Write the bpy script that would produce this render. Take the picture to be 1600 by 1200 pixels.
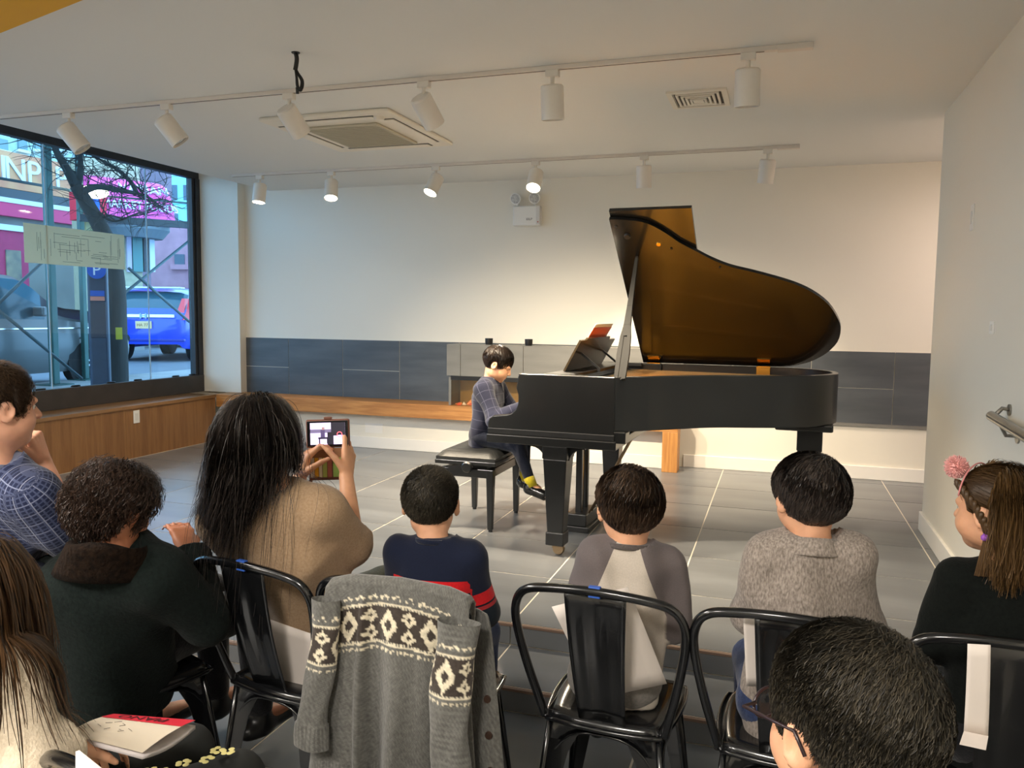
import bpy, bmesh, math, random
import numpy as np
from mathutils import Vector, Matrix
for _o in list(bpy.data.objects): bpy.data.objects.remove(_o)
SC = bpy.context.scene
COL = SC.collection
PI = math.pi
rnd = random.Random(7)

# ------------------------------------------------------------------ camera
FPX, YAW, PITCH, ROLL, CAMH = 1251.09, 0.32129808, 0.08675184, 0.01111022, 1.38
_fw = np.array([-math.sin(YAW)*math.cos(PITCH), math.cos(YAW)*math.cos(PITCH), -math.sin(PITCH)])
_r0 = np.array([math.cos(YAW), math.sin(YAW), 0.0])
_u0 = np.cross(_r0, _fw)
_rt = _r0*math.cos(ROLL) + _u0*math.sin(ROLL)
_up = -_r0*math.sin(ROLL) + _u0*math.cos(ROLL)
CAMP = np.array([0, 0, CAMH])
def D(px, py, t):
    "world point seen at a photo pixel, t metres along the optical axis"
    return CAMP + (_fw + _rt*(px-800)/FPX - _up*(py-600)/FPX)*t
def onY(px, py, Y):
    d = _fw + _rt*(px-800)/FPX - _up*(py-600)/FPX
    return CAMP + d*(Y/d[1])
def onX(px, py, X):
    d = _fw + _rt*(px-800)/FPX - _up*(py-600)/FPX
    return CAMP + d*(X/d[0])
def onZ(px, py, Z):
    d = _fw + _rt*(px-800)/FPX - _up*(py-600)/FPX
    return CAMP + d*((Z-CAMH)/d[2])
cam = bpy.data.cameras.new('camera')
cam.sensor_fit = 'HORIZONTAL'; cam.sensor_width = 36.0
cam.lens = FPX/1600*36.0
cam.clip_start = 0.05; cam.clip_end = 300
camo = bpy.data.objects.new('camera', cam); COL.objects.link(camo)
camo.matrix_world = Matrix(((_rt[0], _up[0], -_fw[0], 0), (_rt[1], _up[1], -_fw[1], 0), (_rt[2], _up[2], -_fw[2], CAMH), (0, 0, 0, 1)))
SC.camera = camo

# ------------------------------------------------------------------ world, exposure, added room lights
SC.view_settings.view_transform = 'Standard'
SC.view_settings.look = 'None'
SC.view_settings.exposure = 1.75
SC.view_settings.gamma = 1.0
SC.view_settings.use_curve_mapping = False
SC.cycles.use_denoising = True
SC.cycles.max_bounces = 8
SC.cycles.diffuse_bounces = 5
SC.cycles.sample_clamp_indirect = 6.0
W = bpy.data.worlds.new('overcast_sky'); SC.world = W
W.use_nodes = True
_bg = W.node_tree.nodes['Background']
_bg.inputs['Color'].default_value = (0.38, 0.67, 1.0, 1)
_bg.inputs['Strength'].default_value = 1.5
def area(name, loc, rot, sx, sy, power, color):
    l = bpy.data.lights.new(name, 'AREA'); l.shape = 'RECTANGLE'; l.size = sx; l.size_y = sy
    l.energy = power; l.color = color
    o = bpy.data.objects.new(name, l); COL.objects.link(o); o.location = loc; o.rotation_euler = rot
    o.visible_camera = True
    return o
# unseen lights added to fill the seating half, behind and above the camera
for _i, (_x, _y) in enumerate([(-4.4, -0.9), (-2.6, -0.9), (-0.7, -0.9), (-3.4, 1.2)]):
    area('room_fill', (_x, _y, 2.60), (0, 0, 0), 0.6, 0.6, 32, (1.0, 0.93, 0.84))
area('hall_lamp', (2.0, 6.3, 2.55), (0, 0, 0), 0.5, 0.5, 8, (1.0, 0.80, 0.74))   # lamp in the passage behind the right wall
_pt = area('window_portal', (-6.02, 5.0, 1.75), (0, PI/2, 0), 2.2, 4.6, 1, (1, 1, 1))
_pt.rotation_euler = (0, -PI/2, 0); _pt.data.cycles.is_portal = True

# ------------------------------------------------------------------ materials
def lin(c):
    return tuple(((v/255)/12.92 if v/255 <= 0.04045 else (((v/255)+0.055)/1.055)**2.4) for v in c)
MATS = {}
def mat(name, col, rough=0.6, metal=0.0, spec=0.5, noise=0.0, nscale=8.0, nstretch=(1, 1, 1), bump=0.0, bscale=60.0, col2=None,
        coat=0.0, emit=None, estr=0.0, sheen=0.0, coord='Object', trans=0.0, ndetail=4.0, alpha=1.0):
    if name in MATS: return MATS[name]
    m = bpy.data.materials.new(name); m.use_nodes = True
    nt = m.node_tree; b = nt.nodes['Principled BSDF']
    c = lin(col)
    b.inputs['Base Color'].default_value = (*c, 1)
    b.inputs['Roughness'].default_value = rough
    b.inputs['Metallic'].default_value = metal
    b.inputs['Specular IOR Level'].default_value = spec
    b.inputs['Coat Weight'].default_value = coat
    b.inputs['Coat Roughness'].default_value = 0.08
    b.inputs['Transmission Weight'].default_value = trans
    if sheen: b.inputs['Sheen Weight'].default_value = sheen
    if emit: 
        b.inputs['Emission Color'].default_value = (*lin(emit), 1); b.inputs['Emission Strength'].default_value = estr
    if noise > 0 or col2 is not None or bump > 0:
        tc = nt.nodes.new('ShaderNodeTexCoord'); mp = nt.nodes.new('ShaderNodeMapping')
        mp.inputs['Scale'].default_value = nstretch
        nt.links.new(tc.outputs[coord], mp.inputs['Vector'])
    if noise > 0 or col2 is not None:
        n = nt.nodes.new('ShaderNodeTexNoise'); n.inputs['Scale'].default_value = nscale; n.inputs['Detail'].default_value = ndetail
        nt.links.new(mp.outputs[0], n.inputs['Vector'])
        mx = nt.nodes.new('ShaderNodeMix'); mx.data_type = 'RGBA'
        rp = nt.nodes.new('ShaderNodeMapRange'); rp.inputs['From Min'].default_value = 0.3; rp.inputs['From Max'].default_value = 0.7
        nt.links.new(n.outputs['Fac'], rp.inputs['Value']); nt.links.new(rp.outputs[0], mx.inputs['Factor'])
        if col2 is None:
            a = tuple(v*(1-noise) for v in c); d = tuple(min(1, v*(1+noise)) for v in c)
        else: a = c; d = lin(col2)
        mx.inputs['A'].default_value = (*a, 1); mx.inputs['B'].default_value = (*d, 1)
        nt.links.new(mx.outputs['Result'], b.inputs['Base Color'])
    if bump > 0:
        n2 = nt.nodes.new('ShaderNodeTexNoise'); n2.inputs['Scale'].default_value = bscale; n2.inputs['Detail'].default_value = 3
        nt.links.new(mp.outputs[0], n2.inputs['Vector'])
        bp = nt.nodes.new('ShaderNodeBump'); bp.inputs['Strength'].default_value = bump; bp.inputs['Distance'].default_value = 0.01
        nt.links.new(n2.outputs['Fac'], bp.inputs['Height']); nt.links.new(bp.outputs[0], b.inputs['Normal'])
    MATS[name] = m
    return m
def glass_mat(name, tint, gloss=0.08, rough=0.0):
    if name in MATS: return MATS[name]
    m = bpy.data.materials.new(name); m.use_nodes = True; nt = m.node_tree; nt.nodes.clear()
    out = nt.nodes.new('ShaderNodeOutputMaterial'); mx = nt.nodes.new('ShaderNodeMixShader')
    t = nt.nodes.new('ShaderNodeBsdfTransparent'); t.inputs[0].default_value = (*tint, 1)
    g = nt.nodes.new('ShaderNodeBsdfGlossy'); g.inputs['Roughness'].default_value = rough
    lw = nt.nodes.new('ShaderNodeLayerWeight'); lw.inputs['Blend'].default_value = 0.5
    pw = nt.nodes.new('ShaderNodeMath'); pw.operation = 'POWER'; pw.inputs[1].default_value = 5.0
    fr = nt.nodes.new('ShaderNodeMath'); fr.operation = 'MULTIPLY_ADD'; fr.inputs[1].default_value = 0.6; fr.inputs[2].default_value = 0.03
    nt.links.new(lw.outputs['Facing'], pw.inputs[0]); nt.links.new(pw.outputs[0], fr.inputs[0])
    nt.links.new(fr.outputs[0], mx.inputs[0]); nt.links.new(t.outputs[0], mx.inputs[1]); nt.links.new(g.outputs[0], mx.inputs[2])
    nt.links.new(mx.outputs[0], out.inputs[0])
    MATS[name] = m; return m
def wood_mat(name, c1, c2, axis=0, scale=3.0, rough=0.45):
    if name in MATS: return MATS[name]
    m = bpy.data.materials.new(name); m.use_nodes = True; nt = m.node_tree; b = nt.nodes['Principled BSDF']
    tc = nt.nodes.new('ShaderNodeTexCoord'); mp = nt.nodes.new('ShaderNodeMapping')
    s = [7.0, 7.0, 7.0]; s[axis] = 0.5
    mp.inputs['Scale'].default_value = s
    nt.links.new(tc.outputs['Object'], mp.inputs[0])
    n = nt.nodes.new('ShaderNodeTexNoise'); n.inputs['Scale'].default_value = 1.2; n.inputs['Detail'].default_value = 2
    nt.links.new(mp.outputs[0], n.inputs['Vector'])
    wv = nt.nodes.new('ShaderNodeMath'); wv.operation = 'MULTIPLY'; wv.inputs[1].default_value = 38*scale/3
    sn = nt.nodes.new('ShaderNodeMath'); sn.operation = 'SINE'
    nt.links.new(n.outputs['Fac'], wv.inputs[0]); nt.links.new(wv.outputs[0], sn.inputs[0])
    n3 = nt.nodes.new('ShaderNodeTexNoise'); n3.inputs['Scale'].default_value = 14; n3.inputs['Detail'].default_value = 5
    nt.links.new(mp.outputs[0], n3.inputs['Vector'])
    ad = nt.nodes.new('ShaderNodeMath'); ad.operation = 'MULTIPLY_ADD'; ad.inputs[1].default_value = 0.22; 
    nt.links.new(sn.outputs[0], ad.inputs[0]); nt.links.new(n3.outputs['Fac'], ad.inputs[2])
    mx = nt.nodes.new('ShaderNodeMix'); mx.data_type = 'RGBA'
    mx.inputs['A'].default_value = (*lin(c1), 1); mx.inputs['B'].default_value = (*lin(c2), 1)
    nt.links.new(ad.outputs[0], mx.inputs['Factor']); nt.links.new(mx.outputs['Result'], b.inputs['Base Color'])
    b.inputs['Roughness'].default_value = rough
    MATS[name] = m; return m

# ------------------------------------------------------------------ object helpers
def tag(o, label=None, cat=None, group=None, kind=None):
    if label: o['label'] = label
    if cat: o['category'] = cat
    if group: o['group'] = group
    if kind: o['kind'] = kind
    return o
def empty(name, loc=(0, 0, 0), rz=0.0):
    o = bpy.data.objects.new(name, None); COL.objects.link(o)
    o.location = loc; o.rotation_euler = (0, 0, rz); o.empty_display_size = 0.1
    return o
def mesh_obj(name, me, parent=None, loc=(0, 0, 0), rot=(0, 0, 0)):
    o = bpy.data.objects.new(name, me); COL.objects.link(o)
    o.location = loc; o.rotation_euler = rot
    if parent is not None: o.parent = parent
    return o
def copy_tree(o, parent=None):
    c = o.copy(); COL.objects.link(c); c.parent = parent
    for ch in list(o.children): copy_tree(ch, c)
    return c
class MB:
    def __init__(s): s.v = []; s.f = []; s.mi = []; s.cur = 0
    def add(s, vs, fs):
        b = len(s.v); s.v += [tuple(map(float, v)) for v in vs]
        for f in fs: s.f.append(tuple(i+b for i in f)); s.mi.append(s.cur)
        return s
    def box(s, x0, x1, y0, y1, z0, z1):
        if x0 > x1: x0, x1 = x1, x0
        if y0 > y1: y0, y1 = y1, y0
        if z0 > z1: z0, z1 = z1, z0
        return s.add([(x0, y0, z0), (x1, y0, z0), (x1, y1, z0), (x0, y1, z0), (x0, y0, z1), (x1, y0, z1), (x1, y1, z1), (x0, y1, z1)],
                     [(3, 2, 1, 0), (4, 5, 6, 7), (0, 1, 5, 4), (1, 2, 6, 5), (2, 3, 7, 6), (3, 0, 4, 7)])
    def hexa(s, bot, top):
        return s.add(list(bot)+list(top), [(3, 2, 1, 0), (4, 5, 6, 7), (0, 1, 5, 4), (1, 2, 6, 5), (2, 3, 7, 6), (3, 0, 4, 7)])
    def bar(s, a, b, w, h, up=(0, 0, 1), w2=None, h2=None):
        a = Vector(a); b = Vector(b); d = (b-a).normalized(); u = Vector(up)
        r = d.cross(u)
        if r.length < 1e-4: r = d.cross(Vector((1, 0, 0)))
        r.normalize(); u = r.cross(d).normalized()
        w2 = w if w2 is None else w2; h2 = h if h2 is None else h2
        B = [a-r*w/2-u*h/2, a+r*w/2-u*h/2, a+r*w/2+u*h/2, a-r*w/2+u*h/2]
        T = [b-r*w2/2-u*h2/2, b+r*w2/2-u*h2/2, b+r*w2/2+u*h2/2, b-r*w2/2+u*h2/2]
        return s.hexa(B, T)
    def prism(s, pts, axis, a, b):
        "extrude a 2-D outline (other two axes in order) from a to b along axis"
        def mk(p, t):
            if axis == 0: return (t, p[0], p[1])
            if axis == 1: return (p[0], t, p[1])
            return (p[0], p[1], t)
        n = len(pts)
        return s.add([mk(p, a) for p in pts]+[mk(p, b) for p in pts],
                     [tuple(range(n))[::-1], tuple(range(n, 2*n))]+[(i, (i+1) % n, n+(i+1) % n, n+i) for i in range(n)])
    def tube(s, pts, r, n=8, caps=True, up=None, flat=1.0):
        pts = [Vector(p) for p in pts]; m = len(pts)
        if not hasattr(r, '__len__'): r = [r]*m
        vs = []; prev = None
        for i, p in enumerate(pts):
            d = (pts[min(i+1, m-1)]-pts[max(i-1, 0)])
            if d.length < 1e-9: d = Vector((0, 0, 1))
            d.normalize()
            if prev is None:
                ref = Vector(up) if up is not None else (Vector((0, 0, 1)) if abs(d.z) < 0.9 else Vector((1, 0, 0)))
                q = ref - d*ref.dot(d)
            else: q = prev - d*prev.dot(d)
            if q.length < 1e-6: q = d.orthogonal()
            q.normalize(); prev = q; w = d.cross(q)
            for k in range(n):
                a = 2*PI*k/n
                vs.append(p + q*(math.cos(a)*r[i]) + w*(math.sin(a)*r[i]*flat))
        fs = []
        for i in range(m-1):
            for k in range(n):
                fs.append((i*n+k, i*n+(k+1) % n, (i+1)*n+(k+1) % n, (i+1)*n+k))
        if caps: fs += [tuple(range(n))[::-1], tuple(range((m-1)*n, m*n))]
        return s.add(vs, fs)
    def cyl(s, a, b, r, r2=None, n=16): return s.tube([a, b], [r, r if r2 is None else r2], n)
    def lathe(s, prof, n=20, c=(0, 0, 0), axis=2):
        vs = []; fs = []
        m = len(prof)
        for (r, z) in prof:
            for k in range(n):
                a = 2*PI*k/n; x, y = r*math.cos(a), r*math.sin(a)
                p = (x, y, z) if axis == 2 else ((z, x, y) if axis == 0 else (y, z, x))
                vs.append((p[0]+c[0], p[1]+c[1], p[2]+c[2]))
        for i in range(m-1):
            for k in range(n): fs.append((i*n+k, i*n+(k+1) % n, (i+1)*n+(k+1) % n, (i+1)*n+k))
        fs += [tuple(range(n))[::-1], tuple(range((m-1)*n, m*n))]
        return s.add(vs, fs)
    def ball(s, c, rx, ry=None, rz=None, n=14, m=8):
        ry = rx if ry is None else ry; rz = rx if rz is None else rz
        vs = [(c[0], c[1], c[2]-rz)]
        for i in range(1, m):
            t = PI*i/m
            for k in range(n):
                a = 2*PI*k/n; vs.append((c[0]+rx*math.sin(t)*math.cos(a), c[1]+ry*math.sin(t)*math.sin(a), c[2]-rz*math.cos(t)))
        vs.append((c[0], c[1], c[2]+rz)); e = len(vs)-1; fs = []
        for k in range(n): fs.append((0, 1+(k+1) % n, 1+k)); fs.append((e, 1+(m-2)*n+k, 1+(m-2)*n+(k+1) % n))
        for i in range(m-2):
            for k in range(n): fs.append((1+i*n+k, 1+i*n+(k+1) % n, 1+(i+1)*n+(k+1) % n, 1+(i+1)*n+k))
        return s.add(vs, fs)
    def grid(s, P):
        "P[i][j] points"
        ni, nj = len(P), len(P[0])
        return s.add([p for row in P for p in row], [(i*nj+j, i*nj+j+1, (i+1)*nj+j+1, (i+1)*nj+j) for i in range(ni-1) for j in range(nj-1)])
    def xf(s, M):
        M = M if isinstance(M, Matrix) else Matrix(M)
        s.v = [tuple(M @ Vector(v)) for v in s.v]; return s
    def mesh(s, name, mats, smooth=False, origin=(0, 0, 0), fixn=False):
        me = bpy.data.meshes.new(name)
        ox, oy, oz = origin
        me.from_pydata([(x-ox, y-oy, z-oz) for x, y, z in s.v], [], s.f)
        for m in (mats if isinstance(mats, (list, tuple)) else [mats]): me.materials.append(m)
        if any(s.mi): me.polygons.foreach_set('material_index', s.mi)
        if fixn:
            bm = bmesh.new(); bm.from_mesh(me); bmesh.ops.recalc_face_normals(bm, faces=bm.faces); bm.to_mesh(me); bm.free()
        if smooth:
            me.polygons.foreach_set('use_smooth', [True]*len(me.polygons))
            if smooth is not True: me.set_sharp_from_angle(angle=math.radians(smooth))
        me.update()
        return me
    def build(s, name, mats, parent=None, loc=(0, 0, 0), rot=(0, 0, 0), smooth=False, bev=0.0, seg=2, origin=(0, 0, 0), fixn=True):
        o = mesh_obj(name, s.mesh(name, mats, smooth, origin, fixn), parent, loc, rot)
        if bev > 0:
            b = o.modifiers.new('bevel', 'BEVEL'); b.width = bev; b.segments = seg; b.limit_method = 'ANGLE'; b.angle_limit = math.radians(35)
        return o
def struct(o): o['kind'] = 'structure'; return o
def catmull(pts, n=6, closed=False):
    P = [np.array(p, float) for p in pts]; m = len(P); out = []
    rng = range(m) if closed else range(m-1)
    for i in rng:
        p0 = P[(i-1) % m] if closed or i > 0 else 2*P[0]-P[1]
        p1 = P[i]; p2 = P[(i+1) % m]
        p3 = P[(i+2) % m] if closed or i+2 < m else 2*P[-1]-P[-2]
        for k in range(n):
            t = k/n
            out.append(0.5*((2*p1)+(-p0+p2)*t+(2*p0-5*p1+4*p2-p3)*t*t+(-p0+3*p1-3*p2+p3)*t**3))
    if not closed: out.append(P[-1])
    return out
def text_obj(name, body, size, m, parent, loc, rot, align='CENTER', extr=0.0005, sx=1.0):
    cu = bpy.data.curves.new(name, 'FONT'); cu.body = body; cu.size = size; cu.extrude = extr
    cu.align_x = align; cu.align_y = 'CENTER'; cu.resolution_u = 3
    t = bpy.data.objects.new(name, cu); COL.objects.link(t)
    dg = bpy.context.evaluated_depsgraph_get()
    me = bpy.data.meshes.new_from_object(t.evaluated_get(dg)); bpy.data.objects.remove(t)
    me.materials.clear(); me.materials.append(m)
    o = mesh_obj(name, me, parent, loc, rot); o.scale = (sx, 1, 1)
    return o
# ------------------------------------------------------------------ the room
M_WALL = mat('white_wall_paint', (228, 222, 208), 0.55, bump=0.02, bscale=180)
M_CEIL = mat('white_ceiling_paint', (222, 222, 218), 0.7, bump=0.02, bscale=120)
M_BASE = mat('white_trim_paint', (232, 228, 220), 0.35)
M_GROUT = mat('pale_grout', (222, 214, 198), 0.8)
M_TILE = mat('grey_porcelain_tile', (108, 110, 112), 0.28, noise=0.20, nscale=1.6, nstretch=(0.6, 2.2, 1), bump=0.012, bscale=40, coord='Object')
M_TILE2 = mat('grey_porcelain_tile_b', (103, 105, 107), 0.30, noise=0.22, nscale=1.9, nstretch=(0.5, 2.6, 1), bump=0.012, bscale=40)
M_SLATE = mat('slate_wall_tile', (78, 82, 86), 0.42, noise=0.22, nscale=2.6, nstretch=(0.7, 1, 4), bump=0.03, bscale=30)
M_SLATE_F = mat('pale_slate_tile', (116, 114, 108), 0.42, noise=0.14, nscale=2.6, nstretch=(0.7, 1, 4), bump=0.03, bscale=30)
M_OAK = wood_mat('oak_bench', (196, 140, 78), (150, 96, 46), 0, 3.0)
M_OAKV = wood_mat('oak_post', (200, 145, 80), (160, 104, 52), 2, 3.0)
M_PLY = wood_mat('oak_panel', (150, 108, 66), (118, 80, 46), 2, 2.0)
M_FRAME = mat('dark_bronze_frame', (52, 52, 54), 0.45, metal=0.3, noise=0.1)
M_SILL = mat('dark_bronze_sill', (70, 66, 63), 0.5, metal=0.2, noise=0.12)
M_BLACK = mat('black_metal_trim', (18, 18, 19), 0.35)
M_GLASS = glass_mat('window_glass', (0.86, 0.95, 0.99))
M_PLASTIC = mat('white_plastic', (228, 226, 220), 0.4)
FZ0, FZ1 = -0.095, -0.19
GP = 0.655

def tile_cells(x0, x1, y0, y1, gx, gy):
    xs = []; k = math.floor((x0-gx)/GP)
    while gx+k*GP < x1-1e-6: xs.append((max(x0, gx+k*GP), min(x1, gx+(k+1)*GP))); k += 1
    ys = []; k = math.floor((y0-gy)/GP)
    while gy+k*GP < y1-1e-6: ys.append((max(y0, gy+k*GP), min(y1, gy+(k+1)*GP))); k += 1
    return [(a, b, c, d) for a, b in xs for c, d in ys if b-a > 0.02 and d-c > 0.02]
_tm = {}
def tile(parent, x0, x1, y0, y1, z1, m, th=0.012, g=0.0042, name='tile'):
    w, d = round(x1-x0-2*g, 4), round(y1-y0-2*g, 4)
    key = (w, d, m.name, th)
    if key not in _tm: _tm[key] = MB().box(-w/2, w/2, -d/2, d/2, -th, 0).mesh('tile', m)
    return mesh_obj(name, _tm[key], parent, ((x0+x1)/2, (y0+y1)/2, z1))

fl = struct(MB().box(-6.06, 2.6, 3.306, 7.44, -0.34, -0.0022).build('floor', M_GROUT)); fl.name = 'floor'
fl['label'] = 'raised stage floor of large square grey tiles'
for i, (a, b, c, d) in enumerate(tile_cells(-5.69, 2.6, 3.318, 7.42, -0.437, 3.31)):
    tile(fl, a, b, c, d, 0.0, M_TILE if (i*7) % 3 else M_TILE2)
st = struct(MB().box(-6.06, 0.93, 2.906, 3.306, -0.34, FZ0-0.0022).build('floor_step', M_GROUT))
st['label'] = 'low tiled step below the stage edge'
for i, (a, b, c, d) in enumerate(tile_cells(-6.05, 0.93, 2.918, 3.30, -0.437, 2.918)): tile(st, a, b, c, d, FZ0, M_TILE2 if i % 2 else M_TILE)
fl2 = struct(MB().box(-6.06, 0.93, -4.2, 2.906, -0.40, FZ1-0.0022).build('floor_lower', M_GROUT))
fl2['label'] = 'lower grey tiled floor under the audience chairs'
for i, (a, b, c, d) in enumerate(tile_cells(-6.05, 0.93, -0.40, 2.90, -0.437, 2.90-GP*5)): tile(fl2, a, b, c, d, FZ1, M_TILE if (i*5) % 3 else M_TILE2)
tile(fl2, -6.05, 0.93, -4.19, -0.40, FZ1, M_TILE)
M_NOSE = mat('brown_step_nosing', (120, 98, 84), 0.4)
_rt_m = {}
for par, y, z0, z1 in ((fl, 3.306, FZ0, 0.0), (st, 2.906, FZ1, FZ0)):
    k = -9
    while -0.437+k*GP < 0.93:
        a, b = max(-6.05, -0.437+k*GP), min(0.93, -0.437+(k+1)*GP)
        if b-a > 0.02:
            MB().box(a+0.003, b-0.003, y-0.009, y, z0+0.004, z1-0.012).build('riser_tile', M_TILE2, par)
        k += 1
    MB().box(-6.05, 0.93, y-0.011, y+0.008, z1-0.010, z1+0.0006).build('nosing_strip', M_NOSE, par)

wb = struct(MB().box(-6.3, 2.75, 7.423, 7.6, -0.3, 3.1).build('wall_back', M_WALL))
wb['label'] = 'white back wall with a band of dark slate tiles'
x = -5.56; k = 0; BP = 0.6595
xs = [-5.548, -5.005]+[-5.005+BP*i for i in range(1, 13)]
for k in range(len(xs)-1):
    a, b = xs[k], min(xs[k+1], 2.6)
    if a >= 2.6: break
    split = (k % 2 == 0) if k < 9 else (k % 2 == 1)
    for (z0, z1) in (((0.482, 0.781), (0.786, 1.096)) if split else ((0.482, 1.096),)):
        MB().box(a+0.0025, b-0.0025, 7.411, 7.425, z0, z1).build('wall_tile', M_SLATE, wb)
MB().box(-5.548, 2.6, 7.4165, 7.4235, 0.48, 1.0985).build('grout_bed', M_GROUT, wb)
MB().box(-0.80, 2.6, 7.405, 7.423, 0.455, 0.481).build('grey_strip', mat('grey_edge_strip', (120, 118, 112), 0.5), wb)  # thin grey strip along the foot of the tile band
# low white plinth under the oak bench
struct(MB().box(-5.68, -0.95, 7.26, 7.422, 0, 0.3595).build('wall_plinth', M_WALL))
bbk = struct(MB().box(-0.80, 2.6, 7.405, 7.423, 0, 0.115).build('baseboard_back', M_BASE, bev=0.004))
bb2 = struct(MB().box(-5.68, -0.95, 7.247, 7.26, 0, 0.115).build('baseboard_bench', M_BASE, bev=0.004))
MB().box(-4.00, -3.80, 7.2575, 7.2598, 0.155, 0.255).build('access_panel', M_BASE, bpy.data.objects['wall_plinth'])

wr = struct(MB().box(0.93, 1.09, -4.2, 5.75, -0.4, 2.7).build('wall_right', M_WALL, bev=0.004))
wr['label'] = 'white wall on the right with a handrail'
struct(MB().box(0.914, 1.09, 3.31, 5.766, 0, 0.12).build('baseboard_right', M_BASE, bev=0.004))
struct(MB().box(0.914, 0.93, -4.2, 2.90, FZ1, FZ1+0.12).build('baseboard_lower', M_BASE, bev=0.004))
struct(MB().box(1.09, 2.6, 5.6, 5.75, -0.3, 2.7).build('wall_passage', M_WALL))
struct(MB().box(2.6, 2.75, 5.6, 7.5, -0.3, 2.7).build('wall_passage_end', M_WALL))
struct(MB().box(-6.3, 1.09, -4.35, -4.2, -0.4, 3.1).build('wall_front', M_WALL))
pl = struct(MB().box(-6.2, -5.545, 7.31, 7.43, 0.495, 3.06).build('wall_pier', M_WALL))
pl['label'] = 'white wall pier beside the shop window'
ce = struct(MB().box(-5.22, 2.75, -4.3, 7.5, 2.665, 3.08).build('ceiling', M_CEIL))
struct(MB().box(-6.3, -5.22, -4.3, 7.5, 3.05, 3.15).build('ceiling_window_bay', M_CEIL))
# yellow painted bulkhead crossing the ceiling at an angle
A = onZ(0, 52, 2.52); B = onZ(130, 0, 2.52); dd = (B-A)/np.linalg.norm(B-A)
p = [A-dd*1.9, B+dd*0.9]; q = [p[1]+np.array([-0.2, -0.75, 0]), p[0]+np.array([-0.2, -0.75, 0])]
struct(MB().prism([(v[0], v[1]) for v in p+q], 2, 2.52, 2.67).build('trim_1', mat('yellow_paint', (214, 160, 20), 0.6)))['label'] = 'yellow painted ceiling bulkhead in the top left corner'

# window wall
WX = -6.06
wl = struct(MB().box(WX-0.2, WX, -4.2, 2.2, -0.4, 3.1).box(WX-0.2, WX, 2.2, 7.6, -0.4, 0.495).box(WX-0.2, WX, 2.2, 7.6, 2.88, 3.1).build('wall_left', M_WALL))
w1 = struct(empty('window_1', (WX, 4.7, 0.495))); w1['label'] = 'tall shop window in a dark bronze frame'
oy, oz = 4.7, 0.495
MB().box(-0.02, 0.035, 2.2-oy, 7.31-oy, 0, 0.185).build('sill_panel', M_SILL, w1, bev=0.004)
MB().box(-0.06, 0.02, 2.2-oy, 7.31-oy, 2.80-oz, 2.89-oz).build('head_frame', M_FRAME, w1, bev=0.003)
MB().box(-0.06, 0.03, 7.245-oy, 7.31-oy, 0.185, 2.80-oz).box(-0.06, 0.012, 7.205-oy, 7.245-oy, 0.185, 2.80-oz).build('jamb', M_FRAME, w1, bev=0.003)
MB().box(-0.06, 0.03, 2.2-oy, 2.27-oy, 0.185, 2.80-oz).build('jamb', M_FRAME, w1, bev=0.003)
ys = [2.27, 3.064, 4.24, 5.416, 6.592, 7.205]
for a, b in zip(ys[:-1], ys[1:]):
    pn = MB().box(-0.045, -0.035, a+0.003-oy, b-0.003-oy, 0.18, 2.805-oz).build('pane', M_GLASS, w1)
    if b < 7: MB().box(-0.047, -0.033, b-0.003-oy, b+0.003-oy, 0.18, 2.805-oz).build('silicone_joint', mat('clear_silicone', (190, 205, 212), 0.3), w1)
for px, py in ((65, 607), (120, 603), (175, 598), (217, 594), (276, 589), (302, 587)):
    yy = onX(px, py, WX)[1]
    MB().lathe([(0.0, 0), (0.05, 0), (0.055, 0.006), (0.045, 0.013), (0, 0.014)], 14).build('setting_block', M_BLACK, w1, (-0.012, yy-oy, 0.185), smooth=True).scale = (0.35, 1, 1)
# drawing taped to the glass
pp = tag(empty('taped_drawing', (WX+0.002, 5.74, 1.94)), 'long pale sheet with a line drawing taped to the window glass', 'drawing')
pp.location.x = WX-0.034
M_TP = mat('tracing_paper', (224, 222, 206), 0.7)
_b = M_TP.node_tree.nodes['Principled BSDF']; _tr = M_TP.node_tree.nodes.new('ShaderNodeBsdfTranslucent'); _tr.inputs[0].default_value = (*lin((232, 226, 204)), 1)
_mx = M_TP.node_tree.nodes.new('ShaderNodeMixShader'); _mx.inputs[0].default_value = 0.6
M_TP.node_tree.links.new(_b.outputs[0], _mx.inputs[1]); M_TP.node_tree.links.new(_tr.outputs[0], _mx.inputs[2]); M_TP.node_tree.links.new(_mx.outputs[0], M_TP.node_tree.nodes['Material Output'].inputs[0])
MB().box(0, 0.0012, -0.55, 0.55, -0.167, 0.167).build('sheet', M_TP, pp)
lb = MB(); rr = random.Random(3)
for i in range(46):
    if rr.random() < 0.6:
        z = rr.uniform(-0.14, 0.14); y = rr.uniform(-0.5, 0.3); l = rr.uniform(0.06, 0.28)
        lb.box(0.0012, 0.0016, y, min(y+l, 0.53), z, z+0.0028)
    else:
        y = rr.uniform(-0.45, 0.5); z = rr.uniform(-0.14, 0.0); l = rr.uniform(0.05, 0.2)
        lb.box(0.0012, 0.0016, y, y+0.0028, z, min(z+l, 0.15))
lb.build('drawn_lines', mat('ink_lines', (70, 74, 66), 0.7), pp)['kind'] = 'stuff'

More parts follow.
